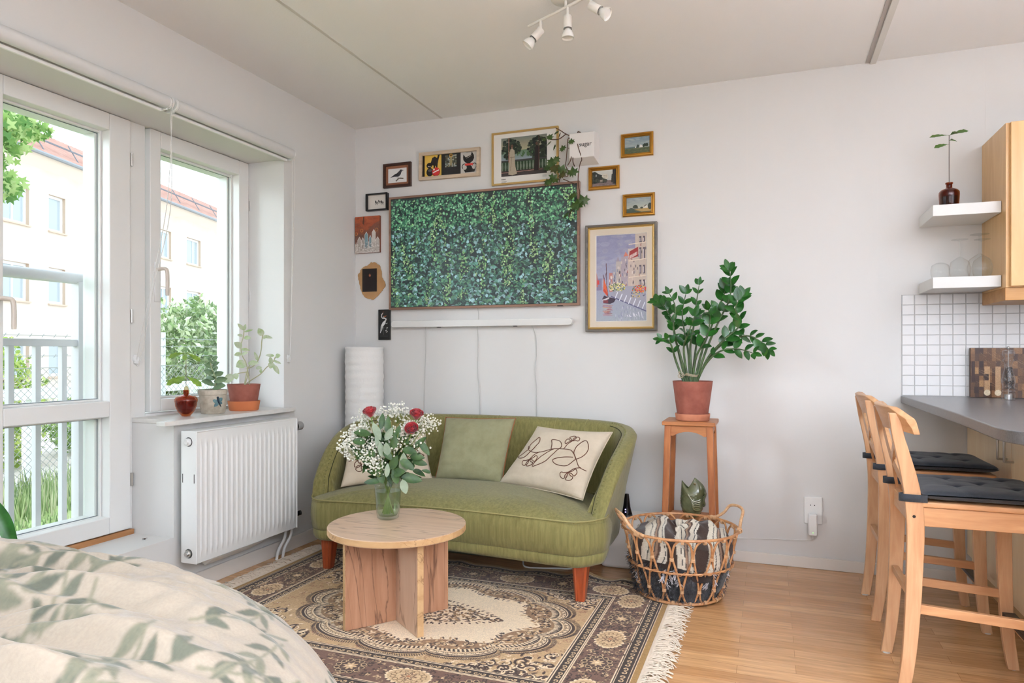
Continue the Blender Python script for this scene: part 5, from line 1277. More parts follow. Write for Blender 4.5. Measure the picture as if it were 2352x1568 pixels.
for k in range(700):
    a = R_.uniform(0, 6.28); q = R_.uniform(.86, 1.0); x = mx0+.505*q*math.cos(a); y = my0+.340*q*math.sin(a)
    c.leaf(x, y, R_.uniform(0, 6.28), .024, .010, R_.choice([DK, CR, TN, BR, BG, CR])); 
for k in range(26):
    a = 2*PI*k/26; x = mx0+.470*math.cos(a); y = my0+.312*math.sin(a); c.ell(x, y, .024, .018, DK); c.ell(x, y, .021, .015, BG)
    for q in range(6): c.leaf(x, y, q*1.05, .017, .007, R_.choice([DK, BR, TN]))
cream = []
for k in range(240): a = 2*PI*k/240; q = 1-.14*abs(math.sin(a*4))**1.3; cream.append((mx0+.465*q*math.cos(a), my0+.315*q*math.sin(a)))
c.poly(cream, (240, 228, 204))
for k in range(170):
    a = R_.uniform(0, 6.28); q = (1-.14*abs(math.sin(a*4))**1.3)*R_.uniform(.97, 1.02); c.leaf(mx0+.465*q*math.cos(a), my0+.315*q*math.sin(a), a+PI+R_.uniform(-.6, .6), .022, .008, R_.choice([DK, BR, TN]))
# central lozenge of flowers
def inloz(x, y): return abs(x-mx0)/.30+abs(y-my0)/.125 < 1
for k in range(900):
    x = mx0+R_.uniform(-.30, .30); y = my0+R_.uniform(-.125, .125)
    if inloz(x, y): c.leaf(x, y, R_.uniform(0, 6.28), .022, .010, R_.choice([DK, BR, (120, 94, 66), TN, (84, 64, 48), (150, 122, 88)]))
for k in range(60):
    t = k/60; a = 2*PI*t; x = mx0+.29*math.copysign(abs(math.cos(a))**1.6, math.cos(a)); y = my0+.122*math.copysign(abs(math.sin(a))**1.6, math.sin(a)); c.leaf(x, y, a, .020, .009, (84, 62, 46))
# borders
def band(o, w_, col):
    c.rect(o, o, RW-o, o+w_, col); c.rect(o, RH-o-w_, RW-o, RH-o, col); c.rect(o, o, o+w_, RH-o, col); c.rect(RW-o-w_, o, RW-o, RH-o, col)
def along(o, step, f):
    n1 = int((RW-2*o)/step); s1 = (RW-2*o)/n1; n2 = int((RH-2*o)/step); s2 = (RH-2*o)/n2
    for i in range(n1): f(o+(i+.5)*s1, o, 0, i); f(o+(i+.5)*s1, RH-o, 0, i)
    for i in range(n2): f(o, o+(i+.5)*s2, 1, i); f(RW-o, o+(i+.5)*s2, 1, i)
band(0, .022, (168, 142, 96)); band(.022, .006, CR); band(.028, .005, DK); band(.033, .004, CR); band(.037, .004, DK); band(.041, .034, (52, 40, 34))
along(.058, .03, lambda x, y, o, i: (curl(x, y, .0125, BG, .0042, (0 if o == 0 else PI/2)+(PI if i % 2 else 0), .95, 1 if i % 2 else -1)))
band(.075, .004, CR); band(.079, .003, DK); band(.082, .004, CR); band(.086, .150, MV)
for k in range(2600):
    side = R_.randrange(4); w_ = R_.uniform(.09, .232)
    x, y = {0: (R_.uniform(.1, RW-.1), w_), 1: (R_.uniform(.1, RW-.1), RH-w_), 2: (w_, R_.uniform(.1, RH-.1)), 3: (RW-w_, R_.uniform(.1, RH-.1))}[side]
    curl(x, y, R_.uniform(.008, .016), R_.choice([DK, (54, 42, 38), BG, (150, 128, 104), (70, 56, 52)]), .0045, R_.uniform(0, 6.28), .6, R_.choice([-1, 1]))
def oval(x, y, o, i):
    if i % 2 == 0:
        a, b_ = (.078, .052) if o == 0 else (.052, .078)
        c.ell(x, y, a+.008, b_+.008, DK)
        for k in range(22): q = 2*PI*k/22; c.ell(x+a*math.cos(q), y+b_*math.sin(q), .0085, .0085, CR)
        c.ell(x, y, a, b_, BG)
        for k in range(14): q = 2*PI*k/14; c.ring(x+a*.72*math.cos(q), y+b_*.72*math.sin(q), .011, .009, .0025, (120, 92, 64))
        for k in range(8): q = 2*PI*k/8; c.leaf(x, y, q, .034, .014, (116, 90, 72)); c.leaf(x, y, q, .024, .006, BG)
        c.ell(x, y, .007, .007, (176, 120, 86))
        for sg in (-1, 1): dx, dy = ((0, sg*.066) if o == 0 else (sg*.066, 0)); c.ell(x+dx, y+dy, .02, .016, DK); c.ell(x+dx, y+dy, .015, .011, (160, 136, 106)); c.ell(x+dx, y+dy, .008, .006, BR)
    else:
        for k in range(12): q = 2*PI*k/12; c.ell(x+.046*math.cos(q), y+.046*math.sin(q), .0135, .0135, DK); c.ring(x+.046*math.cos(q), y+.046*math.sin(q), .011, .011, .003, BG)
        c.ell(x, y, .036, .036, (84, 66, 58)); 
        for k in range(8): c.leaf(x, y, k*PI/4, .03, .011, BG)
        c.ell(x, y, .007, .007, CR)
along(.161, .215, oval)
for o_, w_, col in ((.236, .004, CR), (.240, .003, DK), (.243, .004, CR), (.247, .030, (56, 44, 38)), (.277, .005, CR), (.282, .004, DK), (.286, .004, CR)): band(o_, w_, col)
along(.262, .028, lambda x, y, o, i: (curl(x, y, .0115, BG, .004, (0 if o == 0 else PI/2)+(PI if i % 2 else 0), .95, 1 if i % 2 else -1)))
# selvedge ends in plain olive, then fine weave grain
c.rect(0, 0, .026, RH, (150, 122, 72)); c.rect(RW-.026, 0, RW, RH, (158, 128, 76)); c.grain(.16, 9, 1); c.grain(.08, 10, 2); c.a *= np.array((1.06, .97, .88))
rugm = M('rug_wool', rough=.95, attr=True, bump=.35, bscale=700, sheen=.1)
rug = T('area_rug', 'brown and cream oriental rug with a scalloped medallion and fringed ends', 'rug', (1.14, -1.245, 0))
def rugf(X, Y):
    wy = Y+ry0; wx = X+rx0
    amp = np.clip((wy+.80)/.22, 0, 1)**2
    rip = amp*(.010*np.exp(-((wx-1.02)/.05)**2)+.020*np.exp(-((wx-1.64-.35*(wy+.6))/.045)**2)+.016*np.exp(-((wx-1.86-.2*(wy+.6))/.05)**2)+.004*np.sin(wx*14)**2)
    eg = .007+rip
    wy2 = wy+amp*(.012*np.sin(wx*9)+.010*np.sin(wx*23))
    return wx, wy2, eg
o = c.mesh('pile', rugf, rugm, rug)
md = o.modifiers.new('solid', 'SOLIDIFY'); md.thickness = .005; md.offset = -1
def fringe(x, sg, seed):
    R_ = random.Random(seed); m = MB(); y = ry0+.004
    while y < ry0+RH-.004:
        L_ = R_.uniform(.055, .105); a = R_.gauss(0, .45); b_ = R_.gauss(0, .012)
        p0_ = Vector((x, y, .006)); p1_ = p0_+Vector((sg*L_*.35, L_*.15*a+b_*.3, R_.uniform(.002, .010))); p2_ = p0_+Vector((sg*L_*.7, L_*.45*a+b_, .003+R_.uniform(0, .006))); p3_ = p0_+Vector((sg*L_, L_*.7*a-b_, -.0025))
        m.tube(spline([p0_, p1_, p2_, p3_], 3), [.0022]*9+[.0013], 4); y += R_.uniform(.0022, .0046)
    o = m.build('fringe', M('fringe_cotton', (216, 200, 180), .9), rug); o['kind'] = 'stuff'
    m = MB(); m.box(x-.006, ry0+.003, .002, x+.006, ry0+RH-.003, .009); m.build('knotted_edge', M('fringe_cotton', (216, 200, 180), .9), rug, bevel=.002)
fringe(rx0-.002, -1, 1); fringe(rx0+RW+.002, 1, 2)
# ============================================================ PLANT STAND AND POT PLANT
pine_st = wood('oiled_pine', (176, 112, 64), (140, 80, 42), 'z', .45, ring=30, coat=.1)
pine_sx = wood('oiled_pine_rail', (188, 128, 76), (156, 96, 54), 'x', .45, ring=30, coat=.1)
st = T('plant_stand', 'tall narrow brown wooden plant stand with curved apron, by the back wall', 'plant stand', (2.142, -.25, 0))
sxc, syc = 2.142, -.25
m = MB(); m.box(sxc-.128, syc-.125, .742, sxc+.128, syc+.125, .762)
m.build('top', pine_sx, st, bevel=.004)
for i in (-1, 1):
    for j in (-1, 1):
        a, b_ = .016, .014; tx, ty = sxc+i*.100, syc+j*.098; bx, by = sxc+i*.122, syc+j*.118
        m = MB(); m.hexa([(bx-b_, by-b_, 0), (bx+b_, by-b_, 0), (bx+b_, by+b_, 0), (bx-b_, by+b_, 0)], [(tx-a, ty-a, .742), (tx+a, ty-a, .742), (tx+a, ty+a, .742), (tx-a, ty+a, .742)])
        m.build('leg', pine_st, st, bevel=.002)
def apron(p0, p1, th):
    m = MB(); p0 = Vector(p0); p1 = Vector(p1); d = p1-p0; pts = [p0+Vector((0, 0, .741)), p0+Vector((0, 0, .690))]
    for k in range(13): t = k/12; pts.append(p0+d*t+Vector((0, 0, .690+.022*math.sin(PI*min(1, max(0, (t-.1)/.8)))**.7)))
    pts.append(p1+Vector((0, 0, .741))); m.prism(pts, th); m.build('apron', pine_sx, st, bevel=.001)
apron((sxc-.088, syc-.110, 0), (sxc+.088, syc-.110, 0), (0, .014, 0)); apron((sxc-.088, syc+.096, 0), (sxc+.088, syc+.096, 0), (0, .014, 0))
apron((sxc-.113, syc-.086, 0), (sxc-.113, syc+.086, 0), (.014, 0, 0)); apron((sxc+.099, syc-.086, 0), (sxc+.099, syc+.086, 0), (.014, 0, 0))
m = MB(); m.box(sxc-.106, syc-.102, .262, sxc+.106, syc+.102, .276); m.build('shelf', pine_sx, st, bevel=.002)
for j in (-1, 1): MB().box(sxc-.10, syc+j*.109-.007, .232, sxc+.10, syc+j*.109+.007, .262).build('rail', pine_sx, st, bevel=.002)
for i in (-1, 1): MB().box(sxc+i*.112-.006, syc-.10, .232, sxc+i*.112+.006, syc+.10, .262).build('rail', pine_sx, st, bevel=.002)

terra = M('terracotta_dark', (156, 94, 78), .75, col2=(138, 78, 64), nscale=14, bump=.15, bscale=60)
terral = M('terracotta_pale', (196, 132, 100), .75, col2=(178, 116, 88), nscale=12, bump=.1, bscale=50)
soil = M('soil', (48, 36, 28), .95, bump=.6, bscale=90)
def pot(parent, c, rt, rb, h, mat, n=48, lip=.006):
    m = MB(); m.lathe([(0, .0), (rb-.003, .0), (rb, .004), (rt-.001, h-.004), (rt, h), (rt-lip, h), (rt-lip-.003, h-.015), (rb-.008, .01), (0, .01)], c, n); o = m.build('pot', mat, parent, smooth=50)
    m = MB(); k = (h-.022-.004)/(h-.008); r_ = rb+(rt-rb)*k-lip-.002; m.lathe([(0, h-.018), (r_*.5, h-.019), (r_, h-.022)], c, 24); m.build('soil', soil, parent); return o
zz = T('potted_plant', 'large glossy green plant in a tall terracotta pot standing on the wooden stand', 'plant', (2.152, -.265, .7625))
ZC = Vector((2.152, -.265, .7625))
m = MB(); m.lathe([(0, 0), (.078, 0), (.083, .004), (.086, .034), (.081, .034), (.078, .006), (0, .006)], ZC, 48); m.build('saucer', terral, zz, smooth=50)
pot(zz, ZC+Vector((0, 0, .007)), .099, .074, .190, terra)
zs = M('zz_stem', (82, 104, 62), .5, col2=(58, 74, 44), nscale=30); zl = M('zz_leaf', (48, 104, 32), .28, col2=(28, 70, 24), nscale=16, coat=.2)
# stems: list of points (x, z) in the plane of the plant and a depth drift
ST = [([(2.13, .95), (2.09, 1.09), (2.06, 1.22), (2.07, 1.33), (2.04, 1.40)], -.03, 5, .03), ([(2.12, .95), (2.07, 1.15), (2.05, 1.26), (2.01, 1.335), (1.965, 1.365)], .05, 7, .036), ([(2.11, .95), (2.07, 1.06), (2.055, 1.13), (2.04, 1.165), (2.01, 1.17)], -.08, 4, .03),
      ([(2.14, .95), (2.13, 1.10), (2.11, 1.22), (2.10, 1.31), (2.115, 1.40)], .02, 5, .036), ([(2.15, .95), (2.14, 1.12), (2.16, 1.24), (2.17, 1.34), (2.185, 1.44)], -.02, 6, .028), ([(2.15, .95), (2.165, 1.12), (2.19, 1.24), (2.20, 1.28)], .07, 3, .042),
      ([(2.16, .95), (2.20, 1.12), (2.25, 1.25), (2.29, 1.36), (2.31, 1.42)], .04, 6, .040), ([(2.165, .95), (2.22, 1.12), (2.28, 1.26), (2.33, 1.37), (2.335, 1.47), (2.325, 1.515)], .0, 8, .036), ([(2.17, .95), (2.23, 1.08), (2.31, 1.17), (2.38, 1.24), (2.36, 1.32), (2.39, 1.37)], -.05, 8, .040),
      ([(2.17, .95), (2.21, 1.04), (2.29, 1.14), (2.40, 1.185), (2.47, 1.16), (2.51, 1.12)], .03, 8, .036), ([(2.17, .95), (2.22, 1.05), (2.29, 1.11), (2.37, 1.12), (2.44, 1.10)], -.06, 5, .034), ([(2.15, .95), (2.17, 1.08), (2.22, 1.17), (2.24, 1.26), (2.235, 1.31)], -.07, 5, .038), ([(2.13, .95), (2.11, 1.12), (2.14, 1.20), (2.17, 1.28)], -.10, 4, .04)]
ms, ml = MB(), MB(); R_ = random.Random(5)
for pts, dy, nl_, sz in ST:
    P_ = [Vector((x, -.265+dy*(i/(len(pts)-1))**1.2+.012*math.sin(i*2+x*9), z)) for i, (x, z) in enumerate(pts)]; S_ = spline(P_, 8); n_ = len(S_)
    ms.tube(S_, [.0068*(1-.72*k/(n_-1)) for k in range(n_)], 8)
    for k in range(nl_*2):
        t = .40+.60*(k//2)/(nl_-1 if nl_ > 1 else 1); i = min(n_-1, int(t*(n_-1))); p = S_[i]; d = (S_[min(i+1, n_-1)]-S_[max(0, i-1)]).normalized()
        sd = d.cross(Vector((R_.uniform(-.5, .5), -1, R_.uniform(-.2, .2)))).normalized()*(1 if k % 2 else -1)
        dr = (d*.75+sd*.75+Vector((0, R_.uniform(-.4, .3), R_.uniform(-.05, .3)))).normalized(); L_ = sz*1.75*R_.uniform(.8, 1.15)*(1 if t < .93 else .8)
        ml.leaf(p+dr*.003, p+dr*L_, Vector((R_.uniform(-.4, .4), -.8, .8)), L_*.58, .14, R_.uniform(0, .15), 'oval', 7)
    d = (S_[-1]-S_[-3]).normalized(); ml.leaf(S_[-1], S_[-1]+d*sz*1.6, Vector((0, -1, .5)), sz*.75, .12, 0, 'oval', 7)
ms.build('stems', zs, zz); ml.build('foliage', zl, zz, smooth=180)
m = MB()
for q in range(3): m.tube([(2.145+.032*math.cos(a)+.002*q, -.265+.028*math.sin(a), .985+.004*q+.004*math.sin(a*2)) for a in [2*PI*k/20 for k in range(20)]], .0016, 5, closed=True)
for a in (2.6, 3.4, 2.0): m.tube(spline([(2.115, -.285, .988), (2.105+.02*math.cos(a), -.30, .995+.02*math.sin(a)), (2.09, -.305, .985+.012*math.sin(a*3)), (2.112, -.30, .980)], 5), .0014, 5)
m.build('twine', M('twine', (176, 160, 134), .9), zz)

# fish vase on the lower shelf
fv = T('fish_vase', 'green glazed ceramic vase shaped like an open-mouthed fish on the lower shelf of the stand', 'vase', (2.148, -.255, .2765))
gz = M('green_glaze', (112, 116, 84), .12, col2=(84, 88, 60), nscale=8, coat=.5)
FC = Vector((2.148, -.255, .2765))
def fishf(u, v):
    a = 2*PI*u; z = .205*v
    # body profile: round belly, neck, gaping mouth leaning left/right
    r_ = .031+.022*math.sin(v*PI)**.8
    rx_ = r_*1.0*(1+.10*math.sin(2*PI*v)); ry_ = r_*(.9-.3*v); off = 0
    rx_ = rx_+(.053-rx_)*(v/.5)**3 if v < .5 else rx_; ry_ = ry_+(.040-ry_)*(v/.5)**3 if v < .5 else ry_
    # mouth: front lip (left) low, upper jaw (right) high, notch between
    zz_ = z
    if v > .5:
        k = (v-.5)/.5; ca = math.cos(a); sa = math.sin(a)
        xb = .0+.053*ca; yb = .040*sa; zb = .1025
        x1 = -.018+.031*ca; y1 = .020*sa; z1 = .140+.036*max(0, -ca)**1.5+.054*max(0, ca)**1.2
        q = k**1.15; s_ = .0014*abs(math.sin(a*7+v*26))*abs(math.sin(a*7-v*26))*(1-k)**2
        return FC+Vector((xb+(x1-xb)*q+.024*math.sin(PI*k)*max(0, ca)+s_*ca, yb+(y1-yb)*q-.002*math.sin(PI*k)*sa*-3+s_*sa, zb+(z1-zb)*k))
    sc_ = .0016*abs(math.sin(a*7+v*26))*abs(math.sin(a*7-v*26)) if v < .60 else 0
    return FC+Vector((off+(rx_+sc_)*math.cos(a), (ry_+sc_)*math.sin(a), zz_))
m = MB(); m.grid(fishf, 96, 60, wu=True); m.lathe([(0, 0), (.030, 0), (.032, .004), (.029, .01)], FC+Vector((0, 0, 0)), 32)
m.build('body', gz, fv, smooth=180, solid=.004)
m = MB(); m.tube(spline([FC+Vector(q) for q in ((.034, 0, .155), (.055, 0, .150), (.066, -.004, .120), (.058, -.004, .085), (.060, 0, .060), (.036, 0, .05))], 8), [.007]*16+[.010]*16+[.012]*9, 12, flat=.6); m.build('tail', gz, fv, smooth=180)
m = MB()
for k in range(6): m.tube(spline([FC+Vector((-.016+.003*k, -.046+.001*k, .118-.004*k)), FC+Vector((.012, -.052+.001*k, .085-.008*k)), FC+Vector((.045, -.040, .082-.010*k+.01))], 6), .0028, 6)
m.build('fin', M('glaze_fin', (130, 128, 88), .15, coat=.5), fv)
m = MB(); m.ball(FC+Vector((.016, -.030, .168)), .006, 8, (1, .5, 1)); m.build('eye', M('glaze_eye', (128, 112, 70), .15, coat=.4), fv)

# ============================================================ RATTAN BASKET
bk_ = T('rattan_basket', 'round open rattan basket with two loop handles, holding a striped blanket', 'basket', (2.13, -.62, 0))
rat = M('rattan', (198, 148, 100), .5, col2=(170, 116, 72), nscale=40, detail=2, coat=.1); rat2 = M('rattan_binding', (214, 176, 134), .55, col2=(196, 150, 108), nscale=80)
BC = Vector((2.13, -.62, 0)); NP = 17
def bpnt(ai, h, dr=0):
    """ai in pitches, h 0..1"""
    a = 2*PI*ai/NP-.3; r_ = .185+.072*(h**.8)+dr; return BC+Vector((r_*math.cos(a), r_*math.sin(a), .016+.292*h))
def ringb(h, r_=.006, dr=0): return [bpnt(NP*k/96, h, dr) for k in range(96)]
m = MB(); m.tube(ringb(1, .0062), .0062, 8, closed=True); m.build('rim', rat, bk_)
m = MB(); m.tube(ringb(0), .0062, 8, closed=True); m.tube([BC+Vector((.168*math.cos(2*PI*k/72), .168*math.sin(2*PI*k/72), .008)) for k in range(72)], .005, 6, closed=True); m.build('base_ring', rat, bk_)
m = MB()
for k in range(9):
    x = -.15+k*.0375; y = math.sqrt(max(.0, .170**2-x*x)); m.tube([BC+Vector((x, -y, .010)), BC+Vector((x, y, .010))], .004, 6)
for k in range(7):
    x = -.15+k*.05; y = math.sqrt(max(.0, .170**2-x*x)); m.tube([BC+Vector((-y, x, .014)), BC+Vector((y, x, .014))], .004, 6)
m.build('base', rat, bk_)
m = MB(); m.tube(ringb(.49, dr=.006), .0042, 6, closed=True)
w_ = []
for k in range(NP*24): w_.append(bpnt(k/24, .49, .006+.0065*math.cos(k*2*PI/12*1.0))+Vector((0, 0, .0075*math.sin(k*2*PI/12))))
m.tube(w_, .0018, 5, closed=True); m.build('middle_ring', rat, bk_)
for i in range(NP):
    m = MB()
    pts = [(i-.02, -.0, .0)]
    L_ = [(i-.42, .02), (i-.24, .03), (i-.09, .12), (i-.045, .20), (i-.12, .34), (i-.33, .56), (i-.455, .70), (i-.46, .80), (i-.36, .92), (i-.16, .985), (i, .99), (i+.16, .985), (i+.36, .92), (i+.46, .80), (i+.455, .70), (i+.33, .56), (i+.12, .34), (i+.045, .20), (i+.09, .12), (i+.24, .03), (i+.42, .02)]
    m.tube(spline([bpnt(a, h, -.004) for a, h in L_], 4), .0048, 7); m.build('stake', rat, bk_)
stakes = [o for o in bk_.children if o.name.startswith('stake')]
def wrap(p, ax, n_, r_, pitch=.0045):
    ax = Vector(ax).normalized()
    for q in range(n_):
        c_ = Vector(p)+ax*(q-(n_-1)/2)*pitch; _, u, v = frame(ax)
        m.tube([c_+u*r_*math.cos(2*PI*k/10)+v*r_*math.sin(2*PI*k/10) for k in range(10)], .0018, 4, closed=True)
for i in range(NP):
    for a_ in ((bpnt(i, .975, 0), bpnt(i+.1, .975)-bpnt(i-.1, .975), 4, .0088, .0034), (bpnt(i+.5, .70, -.002), (0, 0, 1), 4, .0082, .0034), (bpnt(i, .20, -.002), (0, 0, 1), 4, .0078, .0034), (bpnt(i+.5, .015, 0), bpnt(i+.6, .0)-bpnt(i+.4, .0), 4, .0082, .0034)):
        m = MB(); wrap(*a_); m.build('binding', rat2, stakes[i])
def handle(c_):
    a0, a1 = c_-1.15, c_+1.15
    P_ = [bpnt(a0-.5, 1, .004), bpnt(a0, 1.03, .004), bpnt(c_-.78, 1.12, .010), bpnt(c_-.55, 1.24, .018), bpnt(c_, 1.27, .022), bpnt(c_+.55, 1.24, .018), bpnt(c_+.78, 1.12, .010), bpnt(a1, 1.03, .004), bpnt(a1+.5, 1, .004)]
    m_ = MB(); m_.tube(spline(P_, 6), .0068, 8); m_.build('handle', rat2, bk_)
    global m
    for a_ in ((bpnt(a0-.15, 1, .004), bpnt(a0+.1, 1)-bpnt(a0-.3, 1), 9, .0098, .004), (bpnt(a1+.15, 1, .004), bpnt(a1+.3, 1)-bpnt(a1-.1, 1), 9, .0098, .004)):
        m = MB(); wrap(*a_); m.build('handle_binding', rat2, bk_)
aL = (math.atan2(-.12, -.24)+.3)/(2*PI)*NP; aR = (math.atan2(.135, .22)+.3)/(2*PI)*NP
handle(aL % NP); handle(aR % NP)

# striped blanket heaped in the basket
def blanket_col(s):
    q = (s*1.0) % .17
    if q < .030: return (208, 198, 180)
    if q < .034: return (28, 28, 34)
    if q < .052: return (206, 196, 178)
    if q < .056: return (28, 28, 34)
    if q < .068: return (150, 122, 100)
    if q < .078: return (84, 64, 54)
    if q < .10: return (204, 194, 176)
    if q < .104: return (26, 28, 36)
    if q < .114: return (206, 198, 182)
    return (58, 42, 34)
bl_ = T('blanket', 'striped brown, cream and black woven blanket heaped in the rattan basket', 'blanket', (2.13, -.62, .15))
nu, nvv = 300, 130; U = np.linspace(0, 1, nu); Vv = np.linspace(0, 1, nvv)
co = np.zeros((nu, nvv, 3)); cc = np.zeros((nu, nvv, 3))
for i in range(nu):
    a = 2*PI*i/(nu)
    for j in range(nvv):
        t = j/(nvv-1); ca, sa = math.cos(a), math.sin(a)
        nz = mnoise.noise(Vector((ca*1.6+t, sa*1.6, t*2.0)))
        fold = .012*math.sin(a*5+t*6+2*nz)+.008*math.sin(a*11-t*9)
        # t 0: lower edge at the wall of the basket, 1: centre of the top
        if t < .42: r_ = .213+.010*math.sin(t/.42*PI)+fold*.5; z = .135+.13*(t/.42)+.02*math.sin(a*3+1)
        else:
            k = (t-.42)/.58; r_ = (.213+fold*.5)*(1-k)+.0; z = .265+.02*math.sin(a*3+1)*(1-k)+.045*math.sin(k*PI*.5)
        x = r_*ca; y = r_*sa
        z += .050*math.exp(-((x+.11)**2+(y+.02)**2)/.010)+.030*math.exp(-((x-.10)**2+(y-.06)**2)/.008)-.055*math.exp(-((x-.0)**2+(y+.05)**2)/.0035)+.010*math.sin(x*55+y*25+3*nz)*min(1, t*2)
        if t < .42: x *= 1+.05*max(0, ca)*math.sin(t/.42*PI); 
        co[i, j] = (BC.x+x*.985, BC.y+y*.985, z)
        s_ = x*1.0+y*.35+.25*fold+.3 if t >= .30 else (a*.16+.3)
        s_ = x*1.25+y*.12+.028*nz+.36
        cc[i, j] = L3(blanket_col(s_)) if (t > .12) else L3((44, 32, 28))
cc *= (1+.25*(np.random.RandomState(2).rand(nu, nvv)-.5))[..., None]
idx = np.arange(nu*nvv).reshape(nu, nvv); nx_ = np.roll(idx, -1, 0); f = np.stack([idx[:, :-1], nx_[:, :-1], nx_[:, 1:], idx[:, 1:]], -1).reshape(-1, 4)
rawmesh('cloth', co.reshape(-1, 3), f, M('blanket_wool', rough=.95, attr=True, bump=.5, bscale=260, sheen=.2), bl_, cc.reshape(-1, 3))
m = MB(); R_ = random.Random(12)
for k in range(26):
    a = R_.uniform(PI*.9, PI*2.05); r_ = .207; z = R_.uniform(.12, .19); p = BC+Vector((r_*math.cos(a), r_*math.sin(a), z)); tip = p+Vector((R_.gauss(0, .02), R_.gauss(0, .012), -R_.uniform(.02, .06)))
    for q in range(9): m.tube([p+Vector((R_.gauss(0, .002), R_.gauss(0, .002), 0)), p.lerp(tip, .5)+Vector((R_.gauss(0, .004), R_.gauss(0, .004), 0)), tip+Vector((R_.gauss(0, .008), R_.gauss(0, .006), R_.gauss(0, .006)))], .0013, 4)
o = m.build('tassels', M('tassel_white', (206, 202, 206), .9), bl_); o['kind'] = 'stuff'
# black sheepskin below it and a dark velvet cushion bulging out on the right
fu = T('sheepskin', 'black shaggy sheepskin pushed into the bottom of the basket under the blanket', 'sheepskin', (2.12, -.62, .02))
m = MB(); m.grid(lambda u, v: BC+Vector(((.183+.034*v+.012*math.sin(u*2*PI*4+v*5))*math.sin(PI*min(1, v*.5+.5 if v < 1 else 1))**0*math.cos(2*PI*u)*.985, (.183+.034*v+.010*math.sin(u*2*PI*5+1))*math.sin(2*PI*u)*.985, .024+.15*v)), 120, 16, wu=True)
m.lathe([(0, .022), (.18, .023)], BC, 40); m.lathe([(.20, .172), (0, .178)], BC, 40)
m.build('hide', M('black_wool', (30, 30, 32), .85, col2=(66, 66, 70), nscale=34, bump=1, bscale=120, sheen=.2), fu, smooth=180)
m = MB(); R_ = random.Random(3)
for k in range(2600):
    a = R_.uniform(0, 2*PI); h = R_.random()
    if math.cos(a) > .2 and R_.random() < .5: continue
    z = .026+.16*h; r_ = .190+.034*h; p = BC+Vector((r_*math.cos(a), r_*math.sin(a), z)); l_ = R_.uniform(.012, .030)*(1.25 if math.cos(a) < -.6 else .7)
    q = p+Vector((math.cos(a)*l_*.7, math.sin(a)*l_*.7, -l_*.6+R_.gauss(0, .006))); m.tube([p, q], [.0012, .0003], 3, cap=False)
o = m.build('wool', M('black_wool', (30, 30, 32), .85), fu); o['kind'] = 'stuff'
cushion('cushion', 'dark grey velvet cushion bulging out of the right side of the basket', [(2.315, -.52, .19), (2.352, -.70, .185), (2.300, -.74, .055), (2.262, -.55, .05)], .05, M('grey_velvet', (62, 60, 58), .6, sheen=.5, col2=(84, 82, 80), nscale=20), (.9, -.25, -.1), 5, nx=24)

# ============================================================ white box, router and cable behind the sofa
wb_ = MB(); wb_.box(1.70, -.36, .0, 2.02, -.04, .235)
o = wb_.build('storage_box', M('white_laminate', (226, 221, 215), .35), None, bevel=.022, seg=4); tag(o, 'white rounded box on the floor behind the right end of the sofa', 'box')
ro = T('router', 'small glossy black router with two violet lights on top of the white box', 'router', (1.80, -.22, .236))
m = MB(); m.lathe([(0, 0), (.030, 0), (.032, .006), (.028, .02), (.020, .05), (.014, .10), (.012, .118), (0, .12)], (1.805, -.20, .236), 24, fn=lambda t, z: 1-.35*abs(math.sin(2*PI*t))); m.build('body', M('piano_black', (12, 10, 14), .1, coat=.6), ro, smooth=60)
m = MB(); m.ball((1.803, -.224, .275), .003, 6); m.ball((1.804, -.226, .262), .003, 6); m.build('status_lights', M('led_violet', (190, 170, 255), .4, emit=(200, 180, 255), estr=3), ro)
cord('white cable lying on the floor under the sofa', [(1.30, -.42, .004), (1.34, -.50, .004), (1.42, -.50, .005), (1.50, -.47, .004), (1.58, -.44, .004), (1.68, -.30, .004)], .004, mat=whiteplastic)

# wall socket with a plugged-in adapter
sk = T('wall_socket', 'white double wall socket low on the back wall', 'socket', (2.725, 0, .25))
m = MB(); m.box(2.682, -.012, .228, 2.768, 0, .366); m.build('plate', whiteplastic, sk, bevel=.005, seg=3)
for z in (.322, .262):
    m = MB(); m.lathe([(0, .0), (.0185, .0), (.0195, .004), (.0195, .0125)], T=Matrix.Translation((2.722, 0, z)) @ Matrix.Rotation(PI/2, 4, 'X'), n=28); m.build('outlet', M('outlet_recess', (206, 204, 200), .5), sk)
    m = MB()
    for q in (-.0095, .0095): m.cyl((2.722+q, -.0128, z+.002), (2.722+q, -.002, z+.002), .0025, n=10)
    m.build('pin_hole', blackf, sk)
ad = T('plug_adapter', 'white plug adapter with a green light hanging in the lower half of the wall socket', 'adapter', (2.722, -.03, .20))
MB().box(2.701, -.050, .175, 2.743, -.012, .285).build('body', whiteplastic, ad, bevel=.007, seg=3)
MB().ball((2.722, -.0502, .192), .0022, 6).build('indicator', M('led_green', (160, 255, 120), .4, emit=(150, 255, 110), estr=1.5), ad)
cord('thin white cable running along the wall from the adapter behind the basket', [(2.722, -.03, .175), (2.722, -.025, .160), (2.712, -.012, .146), (2.60, -.006, .136), (2.50, -.006, .132), (2.40, -.006, .124), (2.30, -.008, .118), (2.05, -.02, .10), (1.95, -.03, .004)], .0016, mat=whiteplastic)

